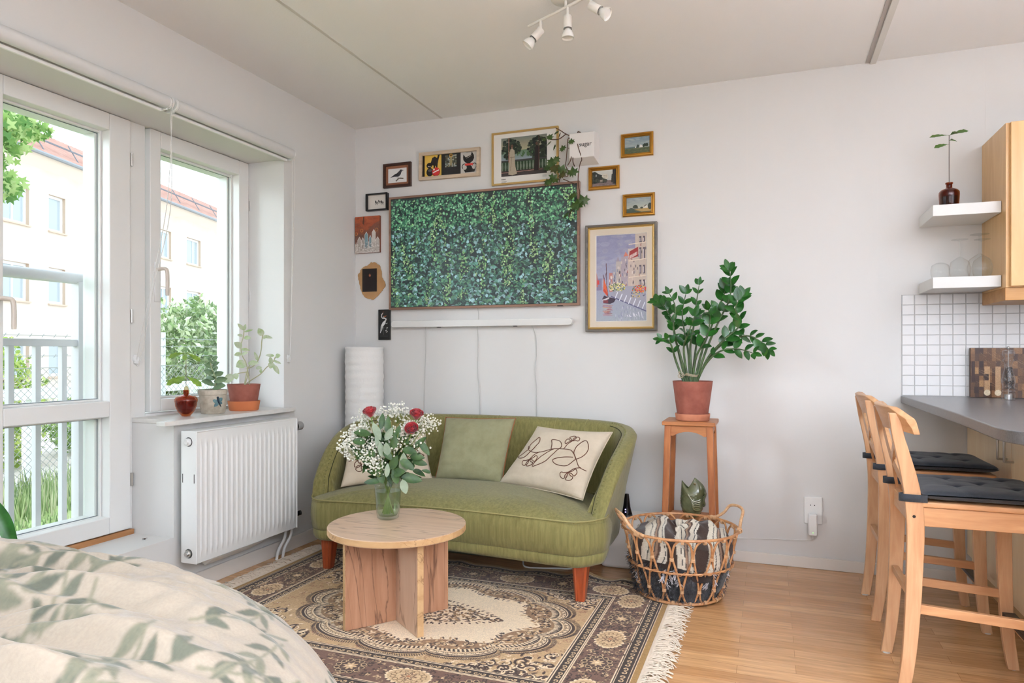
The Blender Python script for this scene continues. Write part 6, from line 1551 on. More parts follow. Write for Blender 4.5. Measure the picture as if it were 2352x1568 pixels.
# paper floor lamp in the corner
pl = T('floor_lamp', 'tall white rice-paper cylinder lamp in the room corner behind the sofa', 'lamp', (.152, -.135, 0))
m = MB(); prof = [(.112, .02)]
for k in range(120):
    z = .03+k*(1.135-.03)/119; prof.append((.117+.0015*math.sin(z*2*PI/.045)+.0012*math.sin(z*61), z))
prof += [(.112, 1.138), (.11, 1.136)]
m.lathe(prof, (.152, -.135, 0), 48, fn=lambda t, z: 1+.006*math.sin(2*PI*t*7+z*12)); m.build('paper_shade', M('rice_paper', (232, 230, 226), .85, bump=.5, bscale=60, sss=.0), pl, smooth=180, solid=.0008)
m = MB(); m.tube([(.152+.113*math.cos(2*PI*k/40), -.135+.113*math.sin(2*PI*k/40), 1.136) for k in range(40)], .0025, 6, closed=True); m.tube([(.152+.113*math.cos(2*PI*k/40), -.135+.113*math.sin(2*PI*k/40), .02) for k in range(40)], .0025, 6, closed=True)
m.cyl((.152, -.135, 0), (.152, -.135, .9), .006, n=8); m.cyl((.152, -.135, 0), (.152, -.135, .02), .09, n=30); m.build('frame', whiteplastic, pl)

# ============================================================ PLANTS ON THE SILL
amber = glassy('amber_glass', (232, 170, 120), rough=.04, fres=1.5); SZ = .8005
av = T('acorn_vase', 'small amber glass acorn-shaped vase with an oak seedling, left on the window sill', 'vase', (-.085, -1.31, SZ))
A0 = Vector((-.085, -1.31, SZ))
m = MB(); m.lathe([(0, 0), (.018, 0), (.021, .004), (.037, .022), (.047, .048), (.0485, .064), (.051, .070), (.051, .080), (.044, .092), (.020, .100), (.0125, .104), (.0125, .122), (.014, .124), (.0115, .124), (.0105, .104), (.018, .097), (.040, .088), (.0465, .070), (.034, .026), (.014, .010), (0, .008)], A0, 40); m.build('glass', amber, av, smooth=60)
m = MB(); m.lathe([(0, .009), (.013, .011), (.033, .026), (.0445, .052), (.046, .074), (0, .074)], A0, 32); m.build('water', glassy('amber_water', (206, 128, 74), rough=.05, fres=1.33), av)
def seedling(root, A0, z0, z1, leaves, lean=(0, 0), mat=None, acorn=True, smat=None):
    m = MB(); m.tube(spline([A0+Vector((0, 0, z0)), A0+Vector((lean[0]*.3, lean[1]*.3, z0+(z1-z0)*.5)), A0+Vector((lean[0], lean[1], z1))], 6), .0014, 6); m.build('stem', smat or M('seedling_stem', (112, 100, 72), .7), root)
    m = MB()
    for h, a, L_, w_, up in leaves:
        b_ = A0+Vector((lean[0]*h, lean[1]*h, z0+(z1-z0)*h)); d = Vector((math.cos(a), math.sin(a), up)).normalized(); m.leaf(b_+d*.006, b_+d*L_, Vector((.55, -.6, .75)), w_*1.15, .1, .2, 'oak', 10)
        m.tube([b_, b_+d*.008], .0008, 4)
    m.build('foliage', mat or M('oak_leaf', (132, 160, 58), .5, col2=(110, 142, 48), nscale=40), root, smooth=180)
seedling(av, A0, .01, .30, [(1, 3.7, .085, .034, -.15), (1, .6, .075, .03, -.5), (1, 5.4, .07, .026, -.35), (1, 1.8, .05, .022, .1), (.62, 3.9, .095, .040, -.35), (.62, .4, .085, .036, -.55), (.62, 5.0, .08, .034, -.2), (.66, 2.0, .06, .03, .0), (.58, 4.5, .06, .045, -.2)])
m = MB(); m.ball(A0+Vector((.002, 0, .130)), .0105, 8, (1, 1, 1.3)); m.build('acorn', M('acorn_pale', (196, 188, 140), .5), av)
sp_ = T('potted_succulent', 'small succulent in a mottled stoneware pot with a blue dragonfly, middle of the sill', 'plant', (-.09, -1.135, SZ))
A1 = Vector((-.09, -1.135, SZ)); stone = M('stoneware', (190, 182, 166), .7, col2=(158, 148, 130), nscale=16, bump=.6, bscale=34)
m = MB(); m.lathe([(0, 0), (.054, 0), (.057, .005), (.061, .04), (.0635, .092), (.067, .094), (.069, .112), (.067, .118), (.061, .118), (.058, .10), (.053, .01), (0, .01)], A1, 48); m.build('pot', stone, sp_, smooth=50)
m = MB(); m.lathe([(0, .106), (.058, .104)], A1, 24); m.build('soil', soil, sp_)
# dragonfly relief facing the room
cdir = Vector((2.6, -2.72, 0)).normalized(); sdir = Vector((-cdir.y, cdir.x, 0))
def onpot(a, z, r_=.0645): d = (cdir*math.cos(a)+sdir*math.sin(a)); return A1+d*(r_-.0045*(1-z/.1))+Vector((0, 0, z))
m = MB()
for a0_, z0_, a1_, z1_, w_ in ((.40, .060, -.02, .068, .022), (.42, .056, .08, .036, .018), (.44, .062, .72, .078, .020), (.44, .056, .74, .050, .014)):
    d = cdir*math.cos(.4)+sdir*math.sin(.4); m.leaf(onpot(a0_, z0_, .0665), onpot(a1_, z1_, .0665), d, w_, -.05, 0, 'oval', 8)
m.build('dragonfly_wings', M('glaze_teal', (96, 130, 132), .4, col2=(70, 100, 112), nscale=60), sp_)
m = MB(); m.tube([onpot(.36, .076, .066), onpot(.43, .058, .066), onpot(.62, .034, .066)], [.005, .0045, .0015], 8); m.ball(onpot(.35, .080, .066), .006, 8); m.build('dragonfly_body', M('glaze_navy', (30, 46, 60), .4), sp_)
sl_ = M('succulent_leaf', (124, 146, 108), .6, col2=(104, 130, 92), nscale=20); m = MB(); ms = MB(); R_ = random.Random(7)
ms.tube(spline([A1+Vector((0, 0, .10)), A1+Vector((.012, .008, .16)), A1+Vector((-.004, -.006, .23)), A1+Vector((-.01, -.01, .275))], 6), .0032, 8)
for k in range(16):
    t = k/15; h = .125+.15*t; a = k*2.3; L_ = .075*(1-.62*t); c0_ = A1+Vector((.006*math.sin(t*5), 0, h)); d = Vector((math.cos(a), math.sin(a), .25+.5*t)).normalized(); m.leaf(c0_, c0_+d*L_, (.55, -.6, .7), L_*.62, .06, .12, 'oval', 7)
ms.build('stem', M('succulent_stem', (150, 158, 120), .6), sp_); m.build('foliage', sl_, sp_, smooth=180, solid=.002)
tp_ = T('potted_plant', 'terracotta pot with a sprawling pale-leaved plant, right on the window sill', 'plant', (-.074, -.935, SZ))
A2 = Vector((-.074, -.935, SZ))
m = MB(); m.lathe([(0, 0), (.070, 0), (.073, .004), (.081, .050), (.077, .050), (.069, .006), (0, .006)], A2, 48); m.build('saucer', M('terracotta_orange', (196, 118, 72), .7, col2=(188, 110, 66), nscale=6), tp_, smooth=50)
pot(tp_, A2+Vector((0, 0, .007)), .083, .062, .130, terra)
pstem = M('pale_stem', (168, 166, 130), .7); pale = M('felted_leaf', (186, 192, 170), .8, col2=(150, 172, 116), nscale=26, sheen=.4)
# branches in wall-parallel coordinates: right (along -the camera right axis), up, out
r1 = Vector((.82, .57, 0)).normalized(); o1 = Vector((.57, -.82, 0))
def q3(a, b_, c=0): return A2+Vector((0, 0, .12))+r1*a+UP*b_+o1*c
BR_ = [[(.0, 0, 0), (.01, .06, 0), (.02, .10, 0), (.035, .125, 0)], [(.0, 0, 0), (.02, .07, .01), (.01, .13, .01), (-.01, .17, 0), (-.015, .22, 0), (-.002, .27, 0), (.0, .30, 0)], [(.02, .10, 0), (.045, .11, 0), (.07, .14, .01), (.085, .19, .01), (.09, .24, .02), (.095, .275, .02)],
       [(.0, .01, 0), (.04, .04, .02), (.085, .07, .03), (.115, .105, .03), (.145, .13, .04), (.16, .16, .04)], [(.01, .08, 0), (-.02, .075, .02), (-.045, .065, .03)], [(.03, .0, .0), (.02, .07, -.01), (.015, .10, 0)]]
m = MB()
for B_ in BR_: m.tube(spline([q3(*p) for p in B_], 6), [.0032]*1+[.0026]*(6*(len(B_)-1)), 7)
m.build('stems', pstem, tp_)
m = MB(); LL = [((0, .30, 0), (-.03, .335, .01), .020), ((0, .30, 0), (.01, .33, .02), .018), ((0, .29, 0), (.045, .305, .0), .012), ((-.005, .27, 0), (-.03, .275, .02), .018), ((0, .26, 0), (.035, .26, .02), .024), ((-.01, .21, 0), (-.045, .235, .02), .034), ((-.015, .20, 0), (.03, .195, .01), .018),
                ((-.012, .175, 0), (-.045, .17, .02), .026), ((-.01, .17, .01), (.02, .185, .02), .018), ((.01, .13, .01), (-.035, .11, .03), .050), ((.02, .125, .01), (.075, .13, .02), .030), ((-.045, .065, .03), (-.095, .03, .04), .045), ((-.04, .075, .03), (-.03, .045, .05), .03), ((.07, .14, .01), (.055, .185, .03), .018),
                ((.095, .27, .02), (.075, .31, .03), .034), ((.095, .26, .02), (.115, .265, .03), .02), ((.095, .27, .02), (.145, .26, .03), .018), ((.16, .16, .04), (.185, .17, .05), .026), ((.155, .165, .04), (.11, .17, .04), .018), ((.145, .13, .04), (.135, .10, .06), .034), ((.15, .12, .05), (.18, .07, .06), .024), ((.15, .14, .05), (.19, .125, .05), .014),
                ((.14, .125, .05), (.135, .16, .06), .022), ((.085, .075, .03), (.09, .10, .04), .014), ((.06, .10, .01), (.09, .105, .02), .02)]
for a, b_, w_ in LL: m.leaf(q3(*a), q3(*b_), o1+UP*.4, w_, .12, .1, 'oval', 8)
m.build('foliage', pale, tp_, smooth=180)

# lily leaf poking up at the left edge behind the bed
ly = T('potted_lily', 'dark green peace lily, only one long drooping leaf showing beside the balcony door', 'plant', (.13, -2.20, 0))
m = MB(); m.lathe([(0, 0), (.07, 0), (.09, .16), (.085, .16), (.07, .02), (0, .02)], (.13, -2.20, 0), 32); m.build('pot', whiteplastic, ly)
m = MB(); m.tube(spline([(.13, -2.20, .1), (.12, -2.26, .4), (.11, -2.40, .62), (.135, -2.475, .70)], 6), .003, 6); m.tube(spline([(.13, -2.20, .1), (.08, -2.36, .4), (.02, -2.58, .55)], 6), .003, 6); m.build('stem', zs, ly)
def lil(u, v):
    P_ = LS[min(len(LS)-1, int(u*(len(LS)-1)))]; d = (LS[min(len(LS)-1, int(u*(len(LS)-1))+1)]-LS[max(0, int(u*(len(LS)-1))-1)]).normalized(); sd = d.cross(Vector((.6, -.7, .3))).normalized()
    w_ = .025*math.sin(PI*min(1, u*.98+.01))**.7; return P_+sd*w_*(2*v-1)+Vector((.5, -.7, .2))*(-.25*w_*(1-abs(2*v-1)))
LS = spline([(.135, -2.475, .70), (.20, -2.43, .675), (.262, -2.395, .60), (.295, -2.38, .53), (.315, -2.37, .455)], 10)
LS = LS
m = MB(); m.grid(lil, 30, 7); m.build('leaf', M('lily_leaf', (56, 112, 40), .35, col2=(38, 88, 30), nscale=20, coat=.2), ly, smooth=180)
LS = spline([(.0+.02, -2.58, .55), (.05, -2.56, .68), (.10, -2.53, .72), (.16, -2.50, .70)], 10)
m = MB(); m.grid(lil, 30, 7); m.build('leaf', MATS['lily_leaf'], ly, smooth=180)
# ============================================================ KITCHEN SIDE
CX0 = 3.40
birch = wood('birch_cabinet', (248, 226, 188), (238, 210, 168), 'z', .38, ring=14, coat=.15)
birchu = wood('birch_upper', (226, 184, 124), (210, 162, 100), 'z', .35, ring=14, coat=.2)
bs = T('base_cabinet', 'pale birch base cabinet under the grey worktop behind the bar stools', 'cabinet', (3.75, -.8, 0))
MB().box(CX0+.02, -1.70, .10, 4.30, -.002, .852).build('body', birch, bs, smooth=0)
MB().box(CX0+.06, -1.66, 0, 4.25, -.01, .10).build('plinth', M('plinth_birch', (196, 160, 112), .5), bs, smooth=0)
for y0_, y1_ in ((-.640, -.006), (-1.17, -.646), (-1.70, -1.176)):
    d = MB().box(CX0, y0_, .143, CX0+.019, y1_, .850).build('door', birch, bs, bevel=.0015)
    yh = y0_+.045 if y1_ > -.1 else y1_-.03
    m = MB(); ya, yb = yh, yh+.096
    m.tube(spline([(CX0, ya, .678), (CX0-.028, ya, .678), (CX0-.032, ya, .682), (CX0-.032, ya, .755), (CX0-.028, ya, .760), (CX0, ya, .760)], 4), .0045, 8)
    if y1_ > -.1:
        pass
    m.build('handle', steel, d)
# worktop: peninsula with chamfered corner
wt = MB(); wt.prism([(3.122, -.001, .855), (3.124, -1.08, .855), (3.110, -1.55, .855), (3.116, -1.62, .855), (3.135, -1.675, .855), (3.17, -1.71, .855), (3.24, -1.745, .855), (4.36, -1.75, .855), (4.36, -.001, .855)], (0, 0, .036))
o = wt.build('worktop', M('grey_laminate', (98, 97, 98), .28, col2=(112, 111, 112), nscale=200, bump=.05, bscale=300), None, bevel=.004, seg=3); tag(o, 'dark grey laminate breakfast worktop running out from the tiled wall', 'worktop')
em = MB(); 
# tiles on the back wall
tl = M('tile_white', (226, 225, 224), .22, coat=.2); tb_ = MB(); R_ = random.Random(9); ts = .0535
x = 3.127; nxt = 24; z0_ = .893
gm = struct(MB().box(3.124, -.004, .891, 4.42, 0, 1.386).build('wall_backsplash', M('grout', (196, 194, 192), .8), smooth=0)); gm['kind'] = 'structure'
for i in range(24):
    for j in range(10):
        xx = 3.127+i*.0538; zz_ = .894+j*.0492; e = R_.uniform(-.0003, .0003); tb_.box(xx, -.0072+e, zz_, xx+.0506, -.003, zz_+.0462)
tb_.build('tile_field', tl, gm, bevel=.0014)
# floating shelves
for z, lb_ in ((1.711, 'upper'), (1.388, 'lower')):
    m = MB(); m.prism([(3.200, 0, z), (3.200, -.30, z), (3.4595, -.30, z), (3.4595, 0, z)], (0, 0, .050))
    o = m.build('wall_shelf', whitem, None, bevel=.002)
    tag(o, 'white floating shelf with the amber bottle, upper of two beside the wall cabinet' if lb_ == 'upper' else 'white floating shelf with wine glasses, lower of two above the white tiles', 'shelf')
# wall cabinet
uc = T('wall_cabinet', 'honey birch wall cabinet at the right edge beside the shelves', 'cabinet', (3.9, -.17, 1.33))
MB().box(3.461, -.352, 1.380, 4.30, -.001, 2.082).build('body', birchu, uc, bevel=.001)
m = MB(); m.prism([(3.461, -.001, 1.325), (3.461, -.345, 1.325), (4.30, -.345, 1.325), (4.30, -.001, 1.325)], (0, 0, .055)); m.build('light_pelmet', wood('pelmet_birch', (200, 150, 88), (184, 132, 72), 'x', .4), uc, bevel=.002)
for x0_, x1_ in ((3.475, 3.872), (3.876, 4.298)): MB().box(x0_, -.372, 1.384, x1_, -.353, 2.080).build('door', birchu, uc, bevel=.0015)
# bottle with oak seedling
bo_ = T('bottle_vase', 'small brown glass bottle with an oak seedling on the upper shelf', 'vase', (3.295, -.15, 1.7615)); A3 = Vector((3.295, -.15, 1.7615))
brown = glassy('brown_glass', (196, 130, 78), rough=.03, fres=1.5)
m = MB(); m.lathe([(0, 0), (.036, 0), (.038, .004), (.0425, .07), (.042, .082), (.034, .092), (.014, .100), (.0125, .104), (.0125, .118), (.0155, .120), (.0155, .126), (.011, .126), (.010, .102), (.030, .089), (.0385, .075), (.0345, .006), (0, .006)], A3, 40); m.build('glass', brown, bo_, smooth=60)
m = MB(); m.lathe([(0, .007), (.034, .008), (.038, .06), (0, .06)], A3, 24); m.build('water', glassy('brown_water', (176, 110, 60), fres=1.3), bo_)
seedling(bo_, A3, .01, .345, [(1, 3.5, .085, .026, .05), (1, 5.3, .055, .035, .1), (1, .1, .085, .030, .35), (.93, 5.0, .05, .018, -.1), (.93, .5, .045, .018, .1), (.88, 3.7, .075, .026, -.15)], mat=M('oak_leaf_dark', (84, 112, 48), .5), smat=M('dark_stem', (60, 50, 36), .7))
# upturned wine glasses
clear = glassy('clear_glass', (252, 253, 253), rough=.02, fres=1.38)
def wineglass(loc, s_, label, tall=1):
    t = T('wine_glass', label, 'glass', loc, 0, 'upturned wine glasses on the lower shelf'); A_ = Vector(loc)
    m = MB(); m.lathe([(.033*s_, 0), (.040*s_, .02*s_), (.043*s_, .05*s_), (.036*s_, .080*s_), (.015*s_, .096*s_), (.004, .103*s_)], A_, 36); m.build('bowl', clear, t, smooth=180)
    m = MB(); m.cyl(A_+Vector((0, 0, .102*s_)), A_+Vector((0, 0, (.102+.075*tall)*s_)), .0038, n=12); m.build('stem', clear, t)
    m = MB(); z = (.102+.075*tall)*s_; m.lathe([(.0038, z-.004), (.010, z+.001), (.034*s_, z+.004), (.034*s_, z+.0055), (0, z+.006)], A_, 36); m.build('foot', clear, t, smooth=60)
    return t
wineglass((3.335, -.16, 1.4385), 1.0, 'upturned stemmed wine glass standing next to the stemless glass on the lower shelf')
wineglass((3.415, -.15, 1.4385), 1.12, 'upturned clear wine glass nearest the wooden wall cabinet')
tg = T('drinking_glass', 'stemless clear glass upturned at the left end of the lower shelf', 'glass', (3.255, -.17, 1.4385))
m = MB(); m.lathe([(.030, 0), (.037, .02), (.039, .045), (.034, .066), (.015, .077), (0, .078)], (3.255, -.17, 1.4385), 36); m.build('bowl', clear, tg, smooth=180)
wineglass((3.405, -.235, 1.4385), .92, 'smaller upturned wine glass in front of the one by the wall cabinet')
# cutting board leaning on the tiles
cb_ = T('cutting_board', 'dark end-grain wooden cutting board leaning against the white tiles', 'cutting board', (3.53, -.03, .892))
c = Cv(.30, .232, 240, (74, 46, 26)); R_ = random.Random(19)
for i in range(18):
    for j in range(7): c.rect(i*.017, j*.034, i*.017+.0165, j*.034+.0335, R_.choice([(84, 54, 30), (104, 70, 40), (60, 34, 20), (122, 86, 52), (70, 44, 26), (92, 62, 38)]))
for x in (.055, .098): c.rect(x, .02, x+.022, .145, (168, 132, 94)); c.ell(x+.011, .022, .013, .014, (206, 190, 160))
for k in range(5): c.rect(.015+.02*(k % 3), .02+.03*k, .032+.02*(k % 3), .05+.03*k, (150, 112, 70) if k % 2 else (46, 24, 16))
for k in range(60): x, y = R_.uniform(.05, .29), R_.uniform(.02, .22); c.line([(x, y), (x-.02-.02*R_.random(), y+.02)], .0006, (176, 146, 112), .6)
c.grain(.2, 3, 2)
MB().box(3.405, -.0445, .8925, 3.705, -.0185, 1.1245).build('board', wood('board_edge', (96, 62, 36), (66, 38, 22), 'x', .5), cb_, bevel=.003)
c2 = c; wallpaint(c, 'end_grain', 3.405, .8925, -.0451, M('board_face', rough=.3, attr=True), cb_)
MB().box(3.409, -.0465, .965, 3.422, -.044, 1.06).build('grip_groove', M('groove_dark', (48, 22, 14), .4), cb_, bevel=.004)
# pepper mill
pmg = T('pepper_mill', 'clear acrylic pepper mill half full of peppercorns on the worktop', 'pepper mill', (3.512, -.20, .8915)); A4 = Vector((3.512, -.20, .8915))
acr = glassy('acrylic', (240, 241, 243), rough=.04, fres=1.6)
m = MB(); m.lathe([(0, 0), (.0265, 0), (.0265, .028), (.024, .032), (.026, .036), (.026, .042), (.0225, .046), (.0255, .052), (.0235, .058), (.027, .078), (.0275, .09), (.022, .115), (.016, .135), (.0145, .155), (.018, .168), (.0225, .172), (.0225, .178), (.017, .182), (.016, .190), (.024, .197), (.026, .207), (.022, .218), (.008, .222), (0, .222)], A4, 40); m.build('body', acr, pmg, smooth=50)
m = MB(); m.ball(A4+Vector((0, 0, .231)), .0065, 10); m.cyl(A4+Vector((0, 0, .02)), A4+Vector((0, 0, .226)), .0018, n=8); m.cyl(A4+Vector((0, 0, .002)), A4+Vector((0, 0, .024)), .015, n=20); m.build('grinder', steel, pmg)
m = MB(); R_ = random.Random(2)
for k in range(420):
    z = R_.uniform(.05, .145); rm = .019 if z < .1 else .019-.007*(z-.1)/.045; a = R_.uniform(0, 6.28); q = rm*R_.random()**.5; m.ball(A4+Vector((q*math.cos(a)+.003, q*math.sin(a), z)), .0021, 3)
o = m.build('peppercorns', M('peppercorn', (44, 38, 36), .7, col2=(90, 80, 74), nscale=200), pmg); o['kind'] = 'stuff'
jr = T('salt_shaker', 'small white salt shaker cut off by the right edge beside the pepper mill', 'shaker', (3.60, -.32, .8915))
m = MB(); m.lathe([(0, 0), (.022, 0), (.024, .004), (.024, .04), (.018, .052), (0, .054)], (3.60, -.32, .8915), 28); m.build('body', whiteplastic, jr, smooth=50)
m = MB(); m.lathe([(.0185, .050), (.019, .056), (.012, .064), (0, .065)], (3.60, -.32, .8915), 28); m.build('cap', steel, jr, smooth=50)

# ============================================================ BAR STOOLS
pz = wood('pine_upright', (214, 172, 130), (192, 144, 102), 'z', .42, ring=30, coat=.15); px_ = wood('pine_rail', (206, 158, 112), (184, 132, 88), 'x', .42, ring=30, coat=.15); py_ = wood('pine_crossrail', (210, 166, 122), (188, 140, 96), 'y', .42, ring=30, coat=.15)
def stool(label):
    # local: seat faces +x, width along y, origin on the floor under the seat centre
    t = T('bar_stool', label, 'bar stool', (0, 0, 0))
    W_ = .165
    for sg in (-1, 1):
        # rear leg and back post: one curved board
        y0_, y1_ = (sg*W_-.0115, sg*W_+.0115)
        fr = [(-.222, 0), (-.206, .12), (-.196, .30), (-.192, .50), (-.196, .60), (-.208, .70), (-.232, .82), (-.245, .905)]
        wd = [.037, .040, .045, .050, .052, .046, .036, .030]
        A_ = spline([(a, 0, z) for a, z in fr], 5); n_ = len(A_); m = MB(); rr_ = []
        for i, p in enumerate(A_):
            k = i/(n_-1)*(len(wd)-1); j = min(int(k), len(wd)-2); w_ = wd[j]+(wd[j+1]-wd[j])*(k-j)
            rr_.append([m.bm.verts.new(q) for q in ((p.x, y0_, p.z), (p.x+w_, y0_, p.z), (p.x+w_, y1_, p.z), (p.x, y1_, p.z))])
        for a, b_ in zip(rr_, rr_[1:]):
            for k in range(4): m.bm.faces.new([a[k], a[(k+1) % 4], b_[(k+1) % 4], b_[k]])
        m.bm.faces.new(rr_[0][::-1]); m.bm.faces.new(rr_[-1]); m.build('rear_leg', pz, t, bevel=.003, local=True)
        # front leg
        A_ = spline([(.188, 0, 0), (.172, 0, .12), (.164, 0, .28), (.160, 0, .45), (.156, 0, .606)], 4); n_ = len(A_); m = MB(); rr_ = []
        yo = sg*.158
        for i, p in enumerate(A_):
            w_ = .034+.016*i/(n_-1); rr_.append([m.bm.verts.new(q) for q in ((p.x-w_/2, yo-.0125, p.z), (p.x+w_/2, yo-.0125, p.z), (p.x+w_/2, yo+.0125, p.z), (p.x-w_/2, yo+.0125, p.z))])
        for a, b_ in zip(rr_, rr_[1:]):
            for k in range(4): m.bm.faces.new([a[k], a[(k+1) % 4], b_[(k+1) % 4], b_[k]])
        m.bm.faces.new(rr_[0][::-1]); m.bm.faces.new(rr_[-1]); m.build('front_leg', pz, t, bevel=.003, local=True)
        m = MB(); m.box(-.150, sg*.164-.010, .545, .176, sg*.164+.010, .605); m.build('seat_rail', px_, t, bevel=.002, local=True)
        m = MB(); m.hexa([(-.158, sg*.160-.009, .262), (.15, sg*.158-.009, .245), (.15, sg*.158+.009, .245), (-.158, sg*.160+.009, .262)], [(-.158, sg*.160-.009, .292), (.15, sg*.158-.009, .275), (.15, sg*.158+.009, .275), (-.158, sg*.160+.009, .292)])
        m.build('side_stretcher', px_, t, bevel=.002, local=True)
        m = MB()
        for x, z in ((-.172, .575), (.16, .18 if sg > 0 else .18)): m.cyl((x, sg*(W_+.0117)-.0003*sg, z), (x, sg*(W_+.0112)+.0005*sg, z), .005, n=12)
        m.build('screw_cap', blackf, t, local=True)
        for x in (-.204, .188): MB().cyl((x, sg*.160, -.0005), (x, sg*.160, .004), .014, n=14).build('felt_pad', M('felt', (206, 200, 190), .9), t, local=True)
    MB().box(-.180, -.155, .545, -.160, .155, .605).build('rear_rail', py_, t, bevel=.002, local=True)
    MB().box(.168, -.148, .545, .184, .148, .605).build('front_rail', py_, t, bevel=.002, local=True)
    m = MB(); m.hexa([(.158, -.148, .172), (.184, -.148, .172), (.184, .148, .172), (.158, .148, .172)], [(.158, -.148, .196), (.184, -.148, .196), (.184, .148, .196), (.158, .148, .196)]); o = m.build('footrest', py_, t, bevel=.002, local=True)
    m = MB(); m.box(.152, -.143, .1962, .190, .143, .1995); m.box(.152, -.143, .184, .1555, .143, .1990); m.build('metal_cover', M('gunmetal', (66, 62, 60), .35, metal=.8), o, bevel=.0008, local=True)
    MB().box(-.185, -.150, .30, -.165, .150, .325).build('rear_stretcher', py_, t, bevel=.002, local=True)
    # seat board
    m = MB(); m.prism([(-.160, -.150, .606), (-.150, -.178, .606), (.205, -.186, .606), (.215, -.178, .606), (.215, .178, .606), (.205, .186, .606), (-.150, .178, .606), (-.160, .150, .606)], (0, 0, .018)); m.build('seat', px_, t, bevel=.005, seg=3, local=True)
    # top rail, bowed backwards in plan
    m = MB(); rr_ = []
    for k in range(21):
        q = -1+2*k/20; y = q*.205; bow = .034*(q*q)-.034*.64; end = .016*max(0, abs(q)-.80)/.2; zt = .925-.012*max(0, abs(q)-.75)/.25*4*.5; zb = .842+.006*abs(q)
        for_ = [(-.002, zb), (-.006, zb+.02), (-.016, zt-.014), (-.018, zt-.004), (-.010, zt), (.008, zt-.002), (.012, zt-.012), (.014, zb+.02), (.016, zb)]
        bx = -.205+bow*1.15
        rr_.append([m.bm.verts.new((bx+a+end-(b_-zb)*.16, y, b_-end*.5)) for a, b_ in for_])
    for a, b_ in zip(rr_, rr_[1:]):
        for k in range(9): m.bm.faces.new([a[k], a[(k+1) % 9], b_[(k+1) % 9], b_[k]])
    m.bm.faces.new(rr_[0][::-1]); m.bm.faces.new(rr_[-1]); m.build('top_rail', py_, t, smooth=50, bevel=.002, local=True)
    # crossed back slats
    for sg in (-1, 1):
        m = MB(); P_ = [(-.172, -sg*.145, .625), (-.205, 0, .735), (-.214, sg*.145, .845)]; S_ = spline(P_, 8); rr_ = []
        for p in S_: rr_.append([m.bm.verts.new(q) for q in ((p.x-.005, p.y-sg*.012, p.z+.012), (p.x+.005, p.y-sg*.012, p.z+.012), (p.x+.005, p.y+sg*.012, p.z-.012), (p.x-.005, p.y+sg*.012, p.z-.012))])
        for a, b_ in zip(rr_, rr_[1:]):
            for k in range(4): m.bm.faces.new([a[k], a[(k+1) % 4], b_[(k+1) % 4], b_[k]])
        m.bm.faces.new(rr_[0][::-1]); m.bm.faces.new(rr_[-1]); m.build('cross_slat', py_, t, bevel=.001, local=True)
    return t
GS = 'pine bar stools at the worktop'
s1 = stool('pine bar stool with crossed back slats, nearer to the camera at the worktop'); s1['group'] = GS
S1 = (3.121, -1.150, 0); S2 = (3.128, -.500, 0)
s1.location = S1
s2 = dup(s1, S2, 0, 'pine bar stool with crossed back slats, farther one by the wall', GS)
navy = M('charcoal_cotton', (52, 58, 66), .85, bump=.3, bscale=300, sheen=.2, col2=(44, 49, 57), nscale=20)
def seatpad(label):
    t = T('seat_cushion', label, 'cushion', (0, 0, 0)); nx, ny = 70, 66
    tufts = [(.3, .3), (.3, .72), (.52, .5), (.74, .28), (.74, .74)]
    def f(u, v, side):
        x = -.150+.375*u; y = -.182+.364*v; a, b_ = 2*u-1, 2*v-1
        x += -.006*a*(1-b_*b_); y += -.008*b_*(1-a*a)
        h_ = .019*((1-abs(a)**7)*(1-abs(b_)**7))**.5; z = .0+.019
        if side > 0:
            for p, q in tufts: h_ -= .015*math.exp(-(((u-p)/.045)**2+((v-q)/.045)**2))+.004*math.exp(-(((u-p)/.03)**2+((v-q)/.20)**2))+.003*math.exp(-(((u-p)/.2)**2+((v-q)/.03)**2))
            h_ += .0025*mnoise.noise(Vector((u*9, v*7, 1)))*(1-a**6)*(1-b_**6)+.004
        return (x, y, .6250+z+side*h_)
    m = MB()
    for side in (1, -1): m.grid(lambda u, v: f(u, v, side), nx, ny)
    bmesh.ops.remove_doubles(m.bm, verts=m.bm.verts, dist=.0005); m.build('cover', navy, t, smooth=180, local=True)
    for p, q in tufts: MB().ball(Vector(f(p, q, 1))+Vector((0, 0, .001)), .005, 6, (1, 1, .5)).build('tuft', navy, t, local=True)
    for sg in (-1, 1):
        # tie straps round the rear posts
        m = MB(); y = sg*.165; L_ = [(-.135, y+sg*.016), (-.200, y+sg*.0145), (-.212, y+sg*.008), (-.212, y-sg*.008), (-.200, y-sg*.0145), (-.135, y-sg*.016)]
        rr_ = []
        for x, yy in L_: rr_.append([m.bm.verts.new((x, yy, .622)), m.bm.verts.new((x, yy, .646))])
        for a, b_ in zip(rr_, rr_[1:]): m.bm.faces.new([a[0], b_[0], b_[1], a[1]])
        m.build('tie_strap', navy, t, smooth=50, solid=.003, local=True)
    return t
GC = 'charcoal seat cushions on the bar stools'
c1 = seatpad('charcoal tufted seat cushion tied to the nearer bar stool'); c1['group'] = GC; c1.location = S1
dup(c1, S2, 0, 'charcoal tufted seat cushion tied to the farther bar stool', GC)
# ============================================================ BED
bed = T('bed', 'bed under a pale duvet patterned with grey-green willow leaves, bottom left corner', 'bed', (.75, -3.6, 0))
MB().box(.08, -4.75, .12, 1.62, -2.80, .34).build('bed_base', M('bed_base_cloth', (180, 172, 160), .9), bed, bevel=.02)
MB().box(.08, -4.75, .34, 1.60, -2.80, .56).build('mattress', M('mattress_cloth', (226, 222, 214), .9), bed, bevel=.04, seg=4)
for x in (.14, 1.55):
    for y in (-4.6, -2.95): MB().cyl((x, y, 0), (x, y, .12), .025, n=12).build('leg', blackf, bed)
